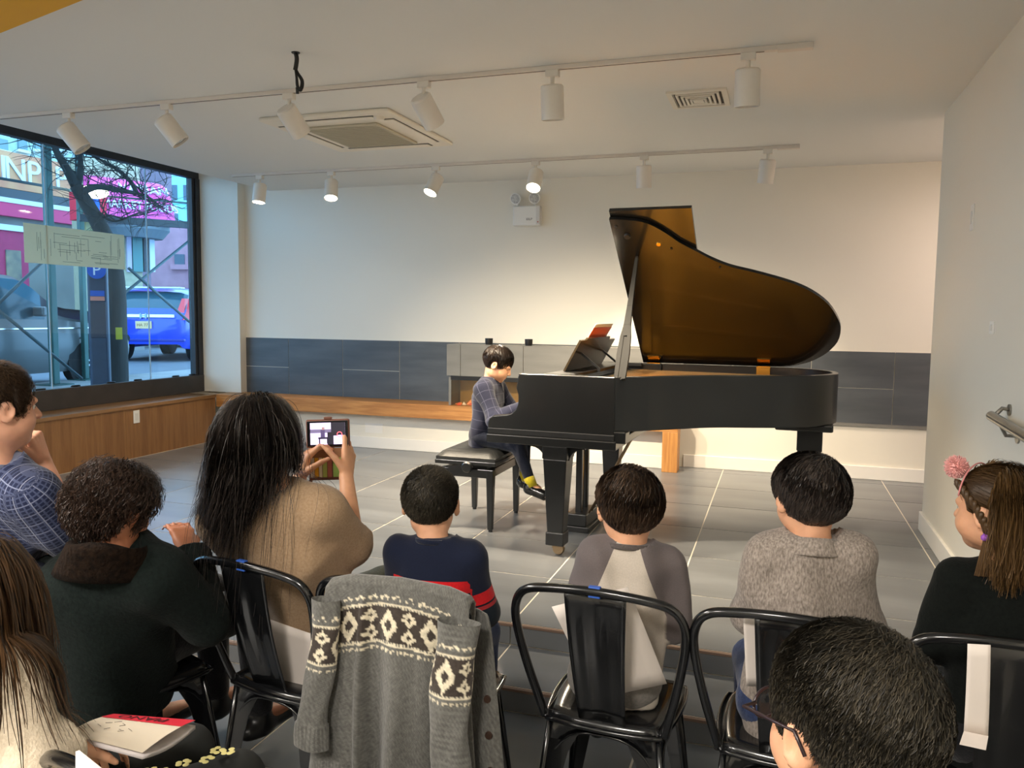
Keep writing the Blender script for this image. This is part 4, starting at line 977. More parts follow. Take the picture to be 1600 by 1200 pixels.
far_block('brick_block', 'mauve brick block rising behind the pink awning', 206, 263, 215, 34, mat('mauve_brick', (126, 108, 122), 0.9, noise=0.1))
far_block('blue_block', 'pale blue apartment block with dark windows at the window edge', 263, 345, 190, 40, mat('pale_blue_wall', (150, 216, 232), 0.8), ((276, 284, 292, 316), (276, 284, 336, 350), (294, 303, 292, 316)))
# ------------------------------------------------------------------ body modelling: blended tapered capsules polygonised into one skin
def V3(*a): return np.array(a, float)
def nrm(v): v = np.asarray(v, float); return v/max(np.linalg.norm(v), 1e-9)
class Op:
    "one blended primitive; d(P) is its distance for points P (...,3)"
    def __init__(s, kind, k=0.02, mode='add', **kw): s.kind = kind; s.k = k; s.mode = mode; s.__dict__.update(kw)
    def d(s, P):
        if s.kind == 'cone':
            a, b, ra, rb = s.a, s.b, s.ra, s.rb
            if s.flat is not None:
                fd, ff = s.flat
                P = P + ((P-a) @ fd)[..., None]*fd*(1/ff-1); b = b + ((b-a) @ fd)*fd*(1/ff-1)
            ab = b-a; l2 = max(ab @ ab, 1e-12)
            t = np.clip(((P-a) @ ab)/l2, 0, 1)
            d = np.linalg.norm(P-a-t[..., None]*ab, axis=-1)-(ra+(rb-ra)*t)
            return d*(s.flat[1] if s.flat is not None else 1.0) if s.flat is not None else d
        if s.kind == 'ell':
            Q = (P-s.c) @ s.R
            r = s.r
            k0 = np.linalg.norm(Q/r, axis=-1); k1 = np.linalg.norm(Q/(r*r), axis=-1)
            return k0*(k0-1.0)/np.maximum(k1, 1e-6)
        if s.kind == 'plane': return (P-s.c) @ s.n
        if s.kind == 'fn': return s.fn(P)
    def box(s):
        if s.kind == 'cone':
            m = max(s.ra, s.rb)
            return np.minimum(s.a, s.b)-m, np.maximum(s.a, s.b)+m
        if s.kind == 'ell': m = s.r.max(); return s.c-m, s.c+m
        if s.kind == 'fn' and s.bb is not None: return s.bb
        return None
def cone(a, b, ra, rb=None, k=0.02, flat=None, mode='add', tag_=None):
    return Op('cone', k, mode, a=np.array(a, float), b=np.array(b, float), ra=ra, rb=ra if rb is None else rb, flat=flat, tg=tag_)
def ell(c, r, R=None, k=0.02, mode='add', tag_=None):
    return Op('ell', k, mode, c=np.array(c, float), r=np.array(r, float), R=np.eye(3) if R is None else R, tg=tag_)
def plane(c, n, mode='cut', k=0.002): return Op('plane', k, mode, c=np.array(c, float), n=nrm(n), tg=None)
def fnop(fn, bb=None, mode='add', k=0.005): return Op('fn', k, mode, fn=fn, bb=bb, tg=None)
def smin(a, b, k):
    h = np.clip(0.5+0.5*(b-a)/k, 0, 1); return b*(1-h)+a*h-k*h*(1-h)
def field_pts(ops, P):
    F = np.full(P.shape[:-1], 0.5)
    for o in ops:
        d = o.d(P)
        if o.mode == 'add': F = smin(d, F, o.k)
        elif o.mode == 'sub': F = -smin(d, -F, o.k)
        else: F = np.maximum(F, d)
    return F
def axis_pts(lo, hi, h, fine):
    out = [lo]; x = lo
    while x < hi:
        st = h
        for a, b, hf in fine:
            if a-h <= x <= b: st = min(st, hf)
        x += st; out.append(x)
    return np.array(out)
def sdf_verts(ops, h=0.01, fine=(), pad=0.02):
    lo = np.array([9e9]*3); hi = -lo
    for o in ops:
        b = o.box()
        if b is not None and o.mode == 'add': lo = np.minimum(lo, b[0]); hi = np.maximum(hi, b[1])
    lo -= pad; hi += pad
    ax = [axis_pts(lo[i], hi[i], h, [(a[i], b[i], hf) for a, b, hf in fine]) for i in range(3)]
    X, Y, Z = ax
    F = np.full((len(X), len(Y), len(Z)), 0.3, np.float32)
    for o in ops:
        b = o.box()
        if b is None: sl = (slice(None),)*3
        else:
            m = o.k+0.03
            sl = tuple(slice(max(0, np.searchsorted(ax[i], b[0][i]-m)-1), np.searchsorted(ax[i], b[1][i]+m)+1) for i in range(3))
        gx, gy, gz = np.meshgrid(X[sl[0]], Y[sl[1]], Z[sl[2]], indexing='ij')
        if gx.size == 0: continue
        d = o.d(np.stack([gx, gy, gz], -1)).astype(np.float32)
        if o.mode == 'add': F[sl] = smin(d, F[sl], o.k)
        elif o.mode == 'sub': F[sl] = -smin(d, -F[sl], o.k)
        else: F[sl] = np.maximum(F[sl], d)
    F[0], F[-1], F[:, 0], F[:, -1], F[:, :, 0], F[:, :, -1] = (0.01,)*6
    ins = F < 0
    c = np.zeros(tuple(n-1 for n in F.shape), np.int8)
    for i in (0, 1):
        for j in (0, 1):
            for k in (0, 1): c += ins[i:F.shape[0]-1+i, j:F.shape[1]-1+j, k:F.shape[2]-1+k]
    act = (c > 0) & (c < 8)
    I, J, K = np.nonzero(act); N = len(I)
    idx = np.full(act.shape, -1, np.int32); idx[I, J, K] = np.arange(N)
    off = [(i, j, k) for i in (0, 1) for j in (0, 1) for k in (0, 1)]
    val = {o: F[I+o[0], J+o[1], K+o[2]] for o in off}
    pos = {o: np.stack([X[I+o[0]], Y[J+o[1]], Z[K+o[2]]], -1) for o in off}
    acc = np.zeros((N, 3)); cnt = np.zeros(N)
    for a in off:
        for ax_ in range(3):
            if a[ax_] == 1: continue
            b = tuple(1 if q == ax_ else a[q] for q in range(3))
            va, vb = val[a], val[b]; m = (va < 0) != (vb < 0)
            t = np.where(m, va/np.where(m, va-vb, 1), 0)
            acc += np.where(m[:, None], pos[a]+(pos[b]-pos[a])*t[:, None], 0); cnt += m
    v = acc/np.maximum(cnt, 1)[:, None]
    quads = []
    for ax_ in range(3):
        A = ins[tuple(slice(0, -1) if q == ax_ else slice(None) for q in range(3))]
        B = ins[tuple(slice(1, None) if q == ax_ else slice(None) for q in range(3))]
        e = np.argwhere(A != B)
        o1, o2 = [(1, 2), (2, 0), (0, 1)][ax_]
        ok = (e[:, o1] > 0) & (e[:, o2] > 0) & (e[:, o1] < F.shape[o1]-1) & (e[:, o2] < F.shape[o2]-1)
        e = e[ok]; si = A[e[:, 0], e[:, 1], e[:, 2]]
        def cell(d1, d2):
            q = e.copy(); q[:, o1] += d1; q[:, o2] += d2; return idx[q[:, 0], q[:, 1], q[:, 2]]
        Q = np.stack([cell(-1, -1), cell(0, -1), cell(0, 0), cell(-1, 0)], -1)
        Q[~si] = Q[~si][:, ::-1]
        quads.append(Q)
    return v, np.concatenate(quads)
def np_mesh(name, v, f, mats, smooth=True, attrs=None, origin=(0, 0, 0), mi=None):
    me = bpy.data.meshes.new(name); v = np.asarray(v)-np.asarray(origin)
    n = f.shape[1]
    me.vertices.add(len(v)); me.vertices.foreach_set('co', v.astype(np.float32).ravel())
    me.loops.add(f.size); me.loops.foreach_set('vertex_index', f.astype(np.int32).ravel())
    me.polygons.add(len(f)); me.polygons.foreach_set('loop_start', np.arange(0, f.size, n, dtype=np.int32))
    me.polygons.foreach_set('use_smooth', np.full(len(f), bool(smooth)))
    for m in (mats if isinstance(mats, (list, tuple)) else [mats]): me.materials.append(m)
    if mi is not None: me.polygons.foreach_set('material_index', mi.astype(np.int32))
    me.update(calc_edges=True); me.validate()
    for k, a in (attrs or {}).items():
        if a.ndim == 2:
            at = me.attributes.new(k, 'FLOAT_VECTOR', 'POINT'); at.data.foreach_set('vector', a.astype(np.float32).ravel())
        else:
            at = me.attributes.new(k, 'FLOAT', 'POINT'); at.data.foreach_set('value', a.astype(np.float32))
    return me
def sdf_obj(name, ops, m, parent, h=0.01, fine=(), attr=None, origin=(0, 0, 0), loc=(0, 0, 0)):
    v, f = sdf_verts(ops, h, fine)
    at = {'pc': attr(v)} if attr else None
    return mesh_obj(name, np_mesh(name, v, f, m, True, at, origin), parent, loc)
def wob(amp, freq, seed=0, zs=1.0):
    "returns a displacement op lambda for cloth folds"
    r = np.random.RandomState(seed); ks = r.normal(size=(5, 3)); ks /= np.linalg.norm(ks, axis=1)[:, None]; ph = r.uniform(0, 6.28, 5)
    def fn(P):
        s = 0
        Q = P*np.array([1, 1, zs])
        for k, p in zip(ks, ph): s = s+np.sin(Q @ k*freq+p+1.3*np.sin(Q @ k[[1, 2, 0]]*freq*0.6))
        return s*amp/5
    return fn
class WOp(Op):
    "displace the field built so far"
    def __init__(s, fn): s.fn_ = fn; s.kind = 'w'; s.k = 0; s.mode = 'add'; s.tg = None
def apply_wob(ops, fn):
    for o in ops:
        if o.mode == 'add':
            base = o.d
            o.d = (lambda P, base=base: base(P)+fn(P))
    return ops
# ---- head
def frame(yaw, pitch=0.0, roll=0.0):
    "columns right, forward, up; yaw>0 turns left seen from above, pitch>0 looks down"
    f = V3(-math.sin(yaw)*math.cos(pitch), math.cos(yaw)*math.cos(pitch), -math.sin(pitch))
    r = V3(math.cos(yaw), math.sin(yaw), 0); u = np.cross(r, f)
    r2 = r*math.cos(roll)+u*math.sin(roll); u2 = np.cross(r2, f)
    return np.stack([r2, f, u2], 1)
class Head:
    def __init__(s, c, yaw, pitch=0.0, roll=0.0, size=0.215, kid=True):
        s.c = np.array(c, float); s.R = frame(yaw, pitch, roll); s.s = size/0.232; s.kid = kid; s.E = V3(0.086, 0.101, 0.092) if kid else V3(0.078, 0.099, 0.088)
    def p(s, x, y, z): return s.c + s.R @ (V3(x, y, z)*s.s)
    def e(s, c, r, k=0.012, mode='add', ry=0.0, rz=0.0):
        R = s.R
        if ry or rz:
            M = Matrix.Rotation(rz, 3, 'Z') @ Matrix.Rotation(ry, 3, 'Y'); R = s.R @ np.array(M)
        return ell(s.p(*c), np.array(r)*s.s, R, k*s.s, mode)
    def ops(s):
        k = s.kid; o = []
        o.append(s.e((0, -0.012, 0.030), s.E-0.002)); ew = s.E[0]-0.078
        fz = -0.032 if k else -0.036
        o.append(s.e((0, 0.030, fz), (0.064 if k else 0.060, 0.062, 0.076 if k else 0.083), 0.03))
        o.append(s.e((0, 0.058, -0.090), (0.026 if k else 0.030, 0.026, 0.022), 0.03))          # chin
        for sx in (-1, 1):
            o.append(s.e((sx*(0.036 if k else 0.032), 0.052, -0.040), (0.030, 0.036, 0.034) if k else (0.022, 0.032, 0.030), 0.025))               # cheek
            o.append(s.e((sx*0.044, 0.005, -0.062), (0.020, 0.040, 0.026), 0.03))               # jaw angle
            o.append(s.e((sx*0.030, 0.078, 0.020), (0.024, 0.014, 0.010), 0.015))               # brow
            o.append(s.e((sx*0.031, 0.102, 0.002), (0.017, 0.016, 0.010), 0.012, 'sub'))         # socket
            o.append(s.e((sx*(0.081+ew), -0.008, -0.008), (0.009, 0.022, 0.032), 0.006, 'add', 0.0, sx*-0.35))   # ear
            o.append(s.e((sx*(0.088+ew), -0.004, -0.006), (0.006, 0.010, 0.016), 0.006, 'sub', 0.0, sx*-0.35))
        o.append(cone(s.p(0, 0.084, 0.012), s.p(0, 0.104 if k else 0.108, -0.026), 0.007*s.s, 0.012*s.s, 0.010*s.s))
        for sx in (-1, 1): o.append(s.e((sx*0.012, 0.092, -0.029), (0.010, 0.011, 0.008), 0.006))
        o.append(s.e((0, 0.086, -0.056), (0.021, 0.012, 0.006), 0.007)); o.append(s.e((0, 0.083, -0.067), (0.018, 0.012, 0.007), 0.007))
        o.append(s.e((0, 0.100, -0.0615), (0.022, 0.010, 0.0022), 0.003, 'sub'))
        return o
    def fine(s, h=0.0045): m = 0.12*s.s; return (s.c-m, s.c+m, h)
    def local(s, P): return ((P-s.c) @ s.R)/s.s
def hair_line(q, front=0.066, side=-0.02, back=-0.075, fr_y=0.06):
    "height below which no hair grows, as a function of the forward coordinate"
    y = q[..., 1]
    return np.interp(y, [-0.12, -0.055, -0.040, -0.030, 0.012, 0.018, 0.040, 0.052, fr_y+0.02, 0.12], [back, back, back+0.035, 0.014, 0.018, side, side, side+0.04, front, front])
def hair_cap(H, name, m, parent, t=0.014, h=0.007, fat=(1, 1, 1), **hl):
    def fn(P):
        q = H.local(P)
        zl = hair_line(q, **hl); te = t*(0.30+0.70*np.clip((q[..., 2]-zl)/0.06, 0, 1))
        e = (q-V3(0, -0.014, 0.028))/(H.E*np.array(fat)+te[..., None])
        d = (np.linalg.norm(e, axis=-1)-1)*0.09
        return np.maximum(d, (zl-q[..., 2])*0.8)*H.s
    m_ = 0.15*H.s
    v, f = sdf_verts([fnop(fn, (H.c-m_, H.c+m_))], h)
    return mesh_obj(name, np_mesh(name, v, f, m, True), parent)
def tubes(paths, rad, n=3, sv=None):
    "paths (N,M,3), rad (M,) or (N,M): joined thin tubes as one array mesh"
    N, M, _ = paths.shape
    rad = np.broadcast_to(rad, (N, M))
    d = np.gradient(paths, axis=1); d /= np.maximum(np.linalg.norm(d, axis=-1, keepdims=True), 1e-9)
    ref = np.tile(V3(0.37, 0.21, 0.9), (N, M, 1))
    q = np.cross(d, ref); q /= np.maximum(np.linalg.norm(q, axis=-1, keepdims=True), 1e-9); w = np.cross(d, q)
    vs = np.stack([paths + (q*math.cos(2*PI*k/n)+w*math.sin(2*PI*k/n))*rad[..., None] for k in range(n)], 2)   # N,M,n,3
    base = (np.arange(N)*M*n)[:, None, None] + (np.arange(M-1)*n)[None, :, None]
    k = np.arange(n)[None, None, :]; k2 = (k+1) % n
    f = np.stack([base+k, base+k2, base+n+k2, base+n+k], -1).reshape(-1, 4)
    s = np.repeat(np.random.RandomState(1).uniform(0, 1, N) if sv is None else sv, M*n)
    return vs.reshape(-1, 3), f, s
def strand_obj(name, paths, rad, m, parent, n=3):
    v, f, s = tubes(paths, rad, n)
    o = mesh_obj(name, np_mesh(name, v, f, m, True, {'sv': s}), parent); o['kind'] = 'stuff'; return o
def hair_mat(name, c1, c2, rough=0.42, spec=0.4):
    if name in MATS: return MATS[name]
    m = bpy.data.materials.new(name); m.use_nodes = True; nt = m.node_tree; b = nt.nodes['Principled BSDF']
    a = nt.nodes.new('ShaderNodeAttribute'); a.attribute_name = 'sv'
    mx = nt.nodes.new('ShaderNodeMix'); mx.data_type = 'RGBA'; mx.inputs['A'].default_value = (*lin(c1), 1); mx.inputs['B'].default_value = (*lin(c2), 1)
    nt.links.new(a.outputs['Fac'], mx.inputs['Factor']); nt.links.new(mx.outputs['Result'], b.inputs['Base Color'])
    b.inputs['Roughness'].default_value = rough; b.inputs['Specular IOR Level'].default_value = spec
    MATS[name] = m; return m
def scalp_roots(H, n, seed, t=0.008, fat=(1, 1, 1), **hl):
    r = np.random.RandomState(seed); d = r.normal(size=(n*3, 3)); d /= np.linalg.norm(d, axis=1)[:, None]
    q = V3(0, -0.014, 0.028)+d*(H.E*np.array(fat)+t)
    zl = hair_line(q, **hl); keep = q[:, 2] > zl+0.004
    te = t*(0.30+0.70*np.clip((q[:, 2]-zl)/0.06, 0, 1))-t
    q = q+d*te[:, None]
    return q[keep][:n]
def short_hair(H, parent, m, n=3500, L=0.04, t=0.012, rad=0.0011, seed=1, crown=(0.01, -0.075, 0.095), lift=0.004, messy=0.25, fringe=0.0, fat=(1, 1, 1), M=5, cap=True, keep=None, **hl):
    cap = hair_cap(H, 'hair', m, parent, t, fat=fat, **hl) if cap else None
    q = scalp_roots(H, n, seed, t*0.75, fat, **hl)
    if keep is not None: q = q[keep(q)]
    r = np.random.RandomState(seed+9)
    C0 = V3(0, -0.014, 0.028); E = H.E*np.array(fat)
    nn = (q-C0)/(E*E); nn /= np.linalg.norm(nn, axis=1)[:, None]
    d = q-V3(*crown); d += r.normal(size=d.shape)*messy*0.06
    d -= nn*np.sum(d*nn, 1)[:, None]; d /= np.maximum(np.linalg.norm(d, axis=1)[:, None], 1e-6)
    Ls = L*r.uniform(0.6, 1.15, len(q)); Ls = Ls*(1+fringe*(q[:, 1] > 0.02)); lf = lift*r.uniform(0.2, 1.6, len(q))
    P = np.zeros((len(q), M, 3)); P[:, 0] = q
    for k in range(1, M):
        s_ = k/(M-1); p = q+d*(Ls*s_)[:, None]
        zl = hair_line(p, **hl); te = t*(0.30+0.70*np.clip((p[:, 2]-zl)/0.06, 0, 1))
        e = (p-C0)/(E+te[:, None]*0.9); ln = np.linalg.norm(e, axis=1)[:, None]
        on = C0+(p-C0)/ln
        P[:, k] = on+nn*(lf*math.sin(s_*2.2))[:, None]+r.normal(size=p.shape)*0.0012*messy*4*s_
    W_ = H.c+(P*H.s) @ H.R.T
    ra = rad*np.linspace(1.0, 0.35, M)
    return cap, strand_obj('hair_strands', W_, ra*1.15, m, parent, 2)
def sim_hair(H, body, n, steps, ds, seed, part=(0, 0.02, 0.125), t=0.012, off=0.008, stiff=0.72, noise=0.12, spread=0.3, lens=(0.75, 1.05), roots=None, grav=0.5, pull=None, lenx=None, keep=None, wave=0.0, **hl):
    "grow strands over the head, let them fall and slide over the body"
    q = scalp_roots(H, n, seed, t, **hl) if roots is None else roots
    r = np.random.RandomState(seed+3); C0 = V3(0, -0.014, 0.028); E = H.E
    if keep is not None: q = q[keep(q)]
    nn = (q-C0)/(E*E); nn /= np.linalg.norm(nn, axis=1)[:, None]
    d = q-V3(*part); d[:, 0] += np.sign(d[:, 0])*0.02; d[:, 1] = d[:, 1]*0.35-0.022; d[:, 2] -= 0.04; d -= nn*np.sum(d*nn, 1)[:, None]; d /= np.maximum(np.linalg.norm(d, axis=1)[:, None], 1e-6)
    p = H.c+(q*H.s) @ H.R.T; v = d @ H.R.T
    hop = [H.e((0, -0.014, 0.028), H.E+t, 0.01)]+body
    N = len(q); P = np.zeros((N, steps, 3)); P[:, 0] = p
    L = r.uniform(*lens, N); wv = r.normal(size=(N, 3))*noise
    offs = off*r.uniform(0.3, 1.6, N)
    if lenx is not None: L = L*np.interp(q[:, 0], lenx[0], lenx[1])
    G = V3(0, 0, -1)
    if pull is not None: G = nrm(G+np.array(pull))
    for k in range(1, steps):
        wv = wv*0.86+r.normal(size=(N, 3))*noise*0.5
        v = v*stiff+(G if k > steps*0.3 else V3(0, 0, -1))*(1-stiff)*grav*2+wv*0.25; v /= np.linalg.norm(v, axis=1)[:, None]
        p2 = p+v*ds*L[:, None]
        dd = field_pts(hop, p2); hit = dd < offs
        if hit.any():
            x = p2[hit]; e = 0.004
            g = np.stack([field_pts(hop, x+np.eye(3)[i]*e)-field_pts(hop, x-np.eye(3)[i]*e) for i in range(3)], -1)
            g /= np.maximum(np.linalg.norm(g, axis=1)[:, None], 1e-6)
            p2[hit] = x+g*(offs[hit]-dd[hit])[:, None]
        v = p2-p; v /= np.maximum(np.linalg.norm(v, axis=1)[:, None], 1e-9)
        p = p2; P[:, k] = p
    if wave:
        k = np.arange(steps)[None, :]; cl = r.randint(0, 40, N); ph = (cl*1.7)[:, None]; fr = (0.22+0.10*np.sin(cl*3.1))[:, None]
        a = wave*np.clip((k-steps*0.25)/(steps*0.75), 0, 1)
        P[:, :, 0] += a*np.sin(ph+fr*k); P[:, :, 1] += a*0.5*np.cos(ph*1.3+fr*k)
    return P
# ---- hands
def hand_ops(w, d, pn, side, s=1.0, curl=(0.5, 0.5, 0.5, 0.5), spread=0.10, thumb=(0.6, 0.3), curl2=None):
    """w wrist, d direction of the palm, pn palm normal (the way the palm faces), side +1 when the thumb lies along d x pn"""
    d = nrm(d); pn = nrm(pn-d*(pn @ d)); t = np.cross(d, pn)*side
    o = []; K = w+d*0.085*s
    o.append(cone(w+d*0.005*s, w+d*0.04*s, 0.024*s, 0.027*s, 0.015, flat=(pn, 0.62)))
    for i in range(4):
        x = (1.5-i)*0.0195*s
        o.append(cone(w+d*0.02*s+t*x*0.6, K+t*x, 0.0135*s, 0.0115*s, 0.010, flat=None))
    L = (0.044, 0.050, 0.046, 0.036); curl2 = curl if curl2 is None else curl2
    for i in range(4):
        x = (1.5-i)*0.0205*s; a = K+t*x; ang = curl[i]; dd = nrm(d+t*spread*(1.5-i)*0.5)
        for j, (ln, r0, r1) in enumerate(((1.0, 0.0098, 0.0088), (0.62, 0.0088, 0.0080), (0.48, 0.0080, 0.0064))):
            v = dd*math.cos(ang)+pn*math.sin(ang)
            b = a+v*L[i]*ln*s; o.append(cone(a, b, r0*s, r1*s, 0.004)); a = b; ang += curl2[i]*0.9
    tb = w+d*0.022*s+t*0.026*s+pn*0.004*s; a = tb; out, cl = thumb
    v = nrm(d*math.cos(out)+t*math.sin(out)+pn*cl*0.5)
    for j, (ln, r0, r1) in enumerate(((0.042, 0.0135, 0.0110), (0.034, 0.0105, 0.0095), (0.026, 0.0095, 0.0070))):
        b = a+v*ln*s; o.append(cone(a, b, r0*s, r1*s, 0.008 if j == 0 else 0.004)); a = b; v = nrm(v+pn*cl*0.35+d*0.15)
    return o
# ---- whole figure
SKIN = {}
def skin_mat(name, c, c2=None):
    m = mat(name, c, 0.5, noise=0.06, nscale=40, bump=0.03, bscale=220)
    m.node_tree.nodes['Principled BSDF'].inputs['Subsurface Weight'].default_value = 0.12
    m.node_tree.nodes['Principled BSDF'].inputs['Subsurface Radius'].default_value = (0.02, 0.008, 0.004)
    return m
UP = V3(0, 0, 1)
def skeleton(seat, yaw, headc, hs, s=0.75, shw=0.145, neck=None, twist=0.0, kneez=None):
    "seated figure: seat (x,y,z) contact point, yaw facing, head centre, head size"
    R = frame(yaw); r, f = R[:, 0], R[:, 1]
    J = dict(r=r, f=f, s=s, seat=np.array(seat, float))
    J['pel'] = np.array(seat, float)+UP*0.115*s
    N = np.array(headc, float)-UP*hs*0.80-f*hs*0.10 if neck is None else np.array(neck, float)
    J['N'] = N; J['up'] = nrm(N-J['pel']); J['ch'] = J['pel']+(N-J['pel'])*0.66
    r2 = nrm(r*math.cos(twist)+f*math.sin(twist)); J['r2'] = r2
    for k, sg in (('L', -1), ('R', 1)):
        S = N-J['up']*0.060*s+r2*sg*shw; J['S'+k] = S
        J['E'+k] = S-UP*0.26*s+f*0.06*s+r2*sg*0.05*s
        J['W'+k] = J['E'+k]+f*0.20*s-r2*sg*0.10*s-UP*0.03*s
        J['H'+k] = J['pel']+r*sg*0.085*s-UP*0.01
        kz = 0.0 if kneez is None else kneez
        J['K'+k] = J['H'+k]+f*0.42*s+r*sg*0.035*s+UP*kz
        J['A'+k] = J['K'+k]-UP*0.41*s+f*0.02
    return J
def torso_ops(J, e=0.0, b=1.0, hem=None):
    s = J['s']*b; f = J['f']; fl = (f, 0.70); o = []
    pel, ch, N, up = J['pel'], J['ch'], J['N'], J['up']
    lo = pel if hem is None else pel-UP*hem
    if e > 0: o.append(cone(N-up*0.05, N+up*0.004, 0.050*J['s']+0.014+e*0.5, None, 0.03*s, tag_='t'))
    o.append(cone(lo, ch, 0.155*s+e, 0.160*s+e, 0.05*s, fl, tag_='t'))
    o.append(cone(ch, N-up*0.085*s, 0.158*s+e, 0.105*s+e, 0.05*s, fl, tag_='t'))
    a, c = J['SL'], J['SR']; m = (a+c)/2
    o.append(cone(m+(a-m)*0.90, m+(c-m)*0.90, 0.062*s+e*0.9, None, 0.05*s, tag_='t'))
    for k in 'LR': o.append(cone(N+up*0.012, m+(J['S'+k]-m)*0.62+up*0.012*s, 0.040*s+e*0.6, 0.045*s+e*0.7, 0.04*s, tag_='t'))
    return o
def arm_ops(J, k, e=0.0, b=1.0, upto=1.0, hang=0.0):
    s = J['s']*b; S, E, Wr = J['S'+k], J['E'+k], J['W'+k]
    o = [cone(S, E, 0.058*s+e, 0.045*s+e+hang*0.4, 0.03*s, tag_=k)]
    if upto > 0:
        o.append(cone(E, E+(Wr-E)*upto, 0.045*s+e+hang*0.4, (0.045+(0.030-0.045)*upto)*s+e+hang, 0.025*s, tag_=k))
    return o
def leg_ops(J, e=0.0, b=1.0, foot=True, upto=1.0):
    s = J['s']*b; o = []
    for k in 'LR':
        H, K, A = J['H'+k], J['K'+k], J['A'+k]
        o.append(cone(H, K, 0.090*s+e, 0.062*s+e, 0.03*s)); o.append(cone(K, K+(A-K)*upto, 0.060*s+e, (0.060-0.022*upto)*s+e, 0.025*s))
        if foot: 
            T = A+J.get('toe', J['f'])*0.15*s-UP*0.045*s
            o.append(cone(A-UP*0.02*s, T, 0.036*s, 0.028*s, 0.02))
    return o
def pc_attr(J, tops, arms):
    "pattern coordinates: across, down, region"
    N = J['N']; up = J['up']; r = J['r2']; f = J['f']
    def fn(v):
        q = v-N; u = q @ r; dn = -(q @ up); back = -(q @ f)
        dt = field_pts(tops, v); res = np.stack([u, dn, dt*0], -1)
        best = dt.copy()
        for k in 'LR':
            if k not in arms: continue
            S, E, Wr = J['S'+k], J['E'+k], J['W'+k]
            l1 = np.linalg.norm(E-S); l2 = np.linalg.norm(Wr-E)
            t1 = np.clip(((v-S) @ (E-S))/l1**2, 0, 1); t2 = np.clip(((v-E) @ (Wr-E))/l2**2, 0, 1)
            d1 = np.linalg.norm(v-S-t1[:, None]*(E-S), axis=1); d2 = np.linalg.norm(v-E-t2[:, None]*(Wr-E), axis=1)
            al = np.where(d1 < d2, np.minimum(((v-S) @ (E-S))/l1**2, 1)*l1, l1+t2*l2)
            ax = nrm(E-S); c1 = nrm(np.cross(ax, f)); c2 = np.cross(ax, c1)
            ang = np.arctan2((v-S) @ c1, (v-S) @ c2)
            da = field_pts(arms[k], v); m = (da < best) & (al > J.get('alm', -1.0))
            res[m] = np.stack([ang*0.05+(0.3 if k == 'R' else -0.3), al+J.get('al0', 0.03), da*0+1], -1)[m]; best[m] = da[m]
        return res
    return fn
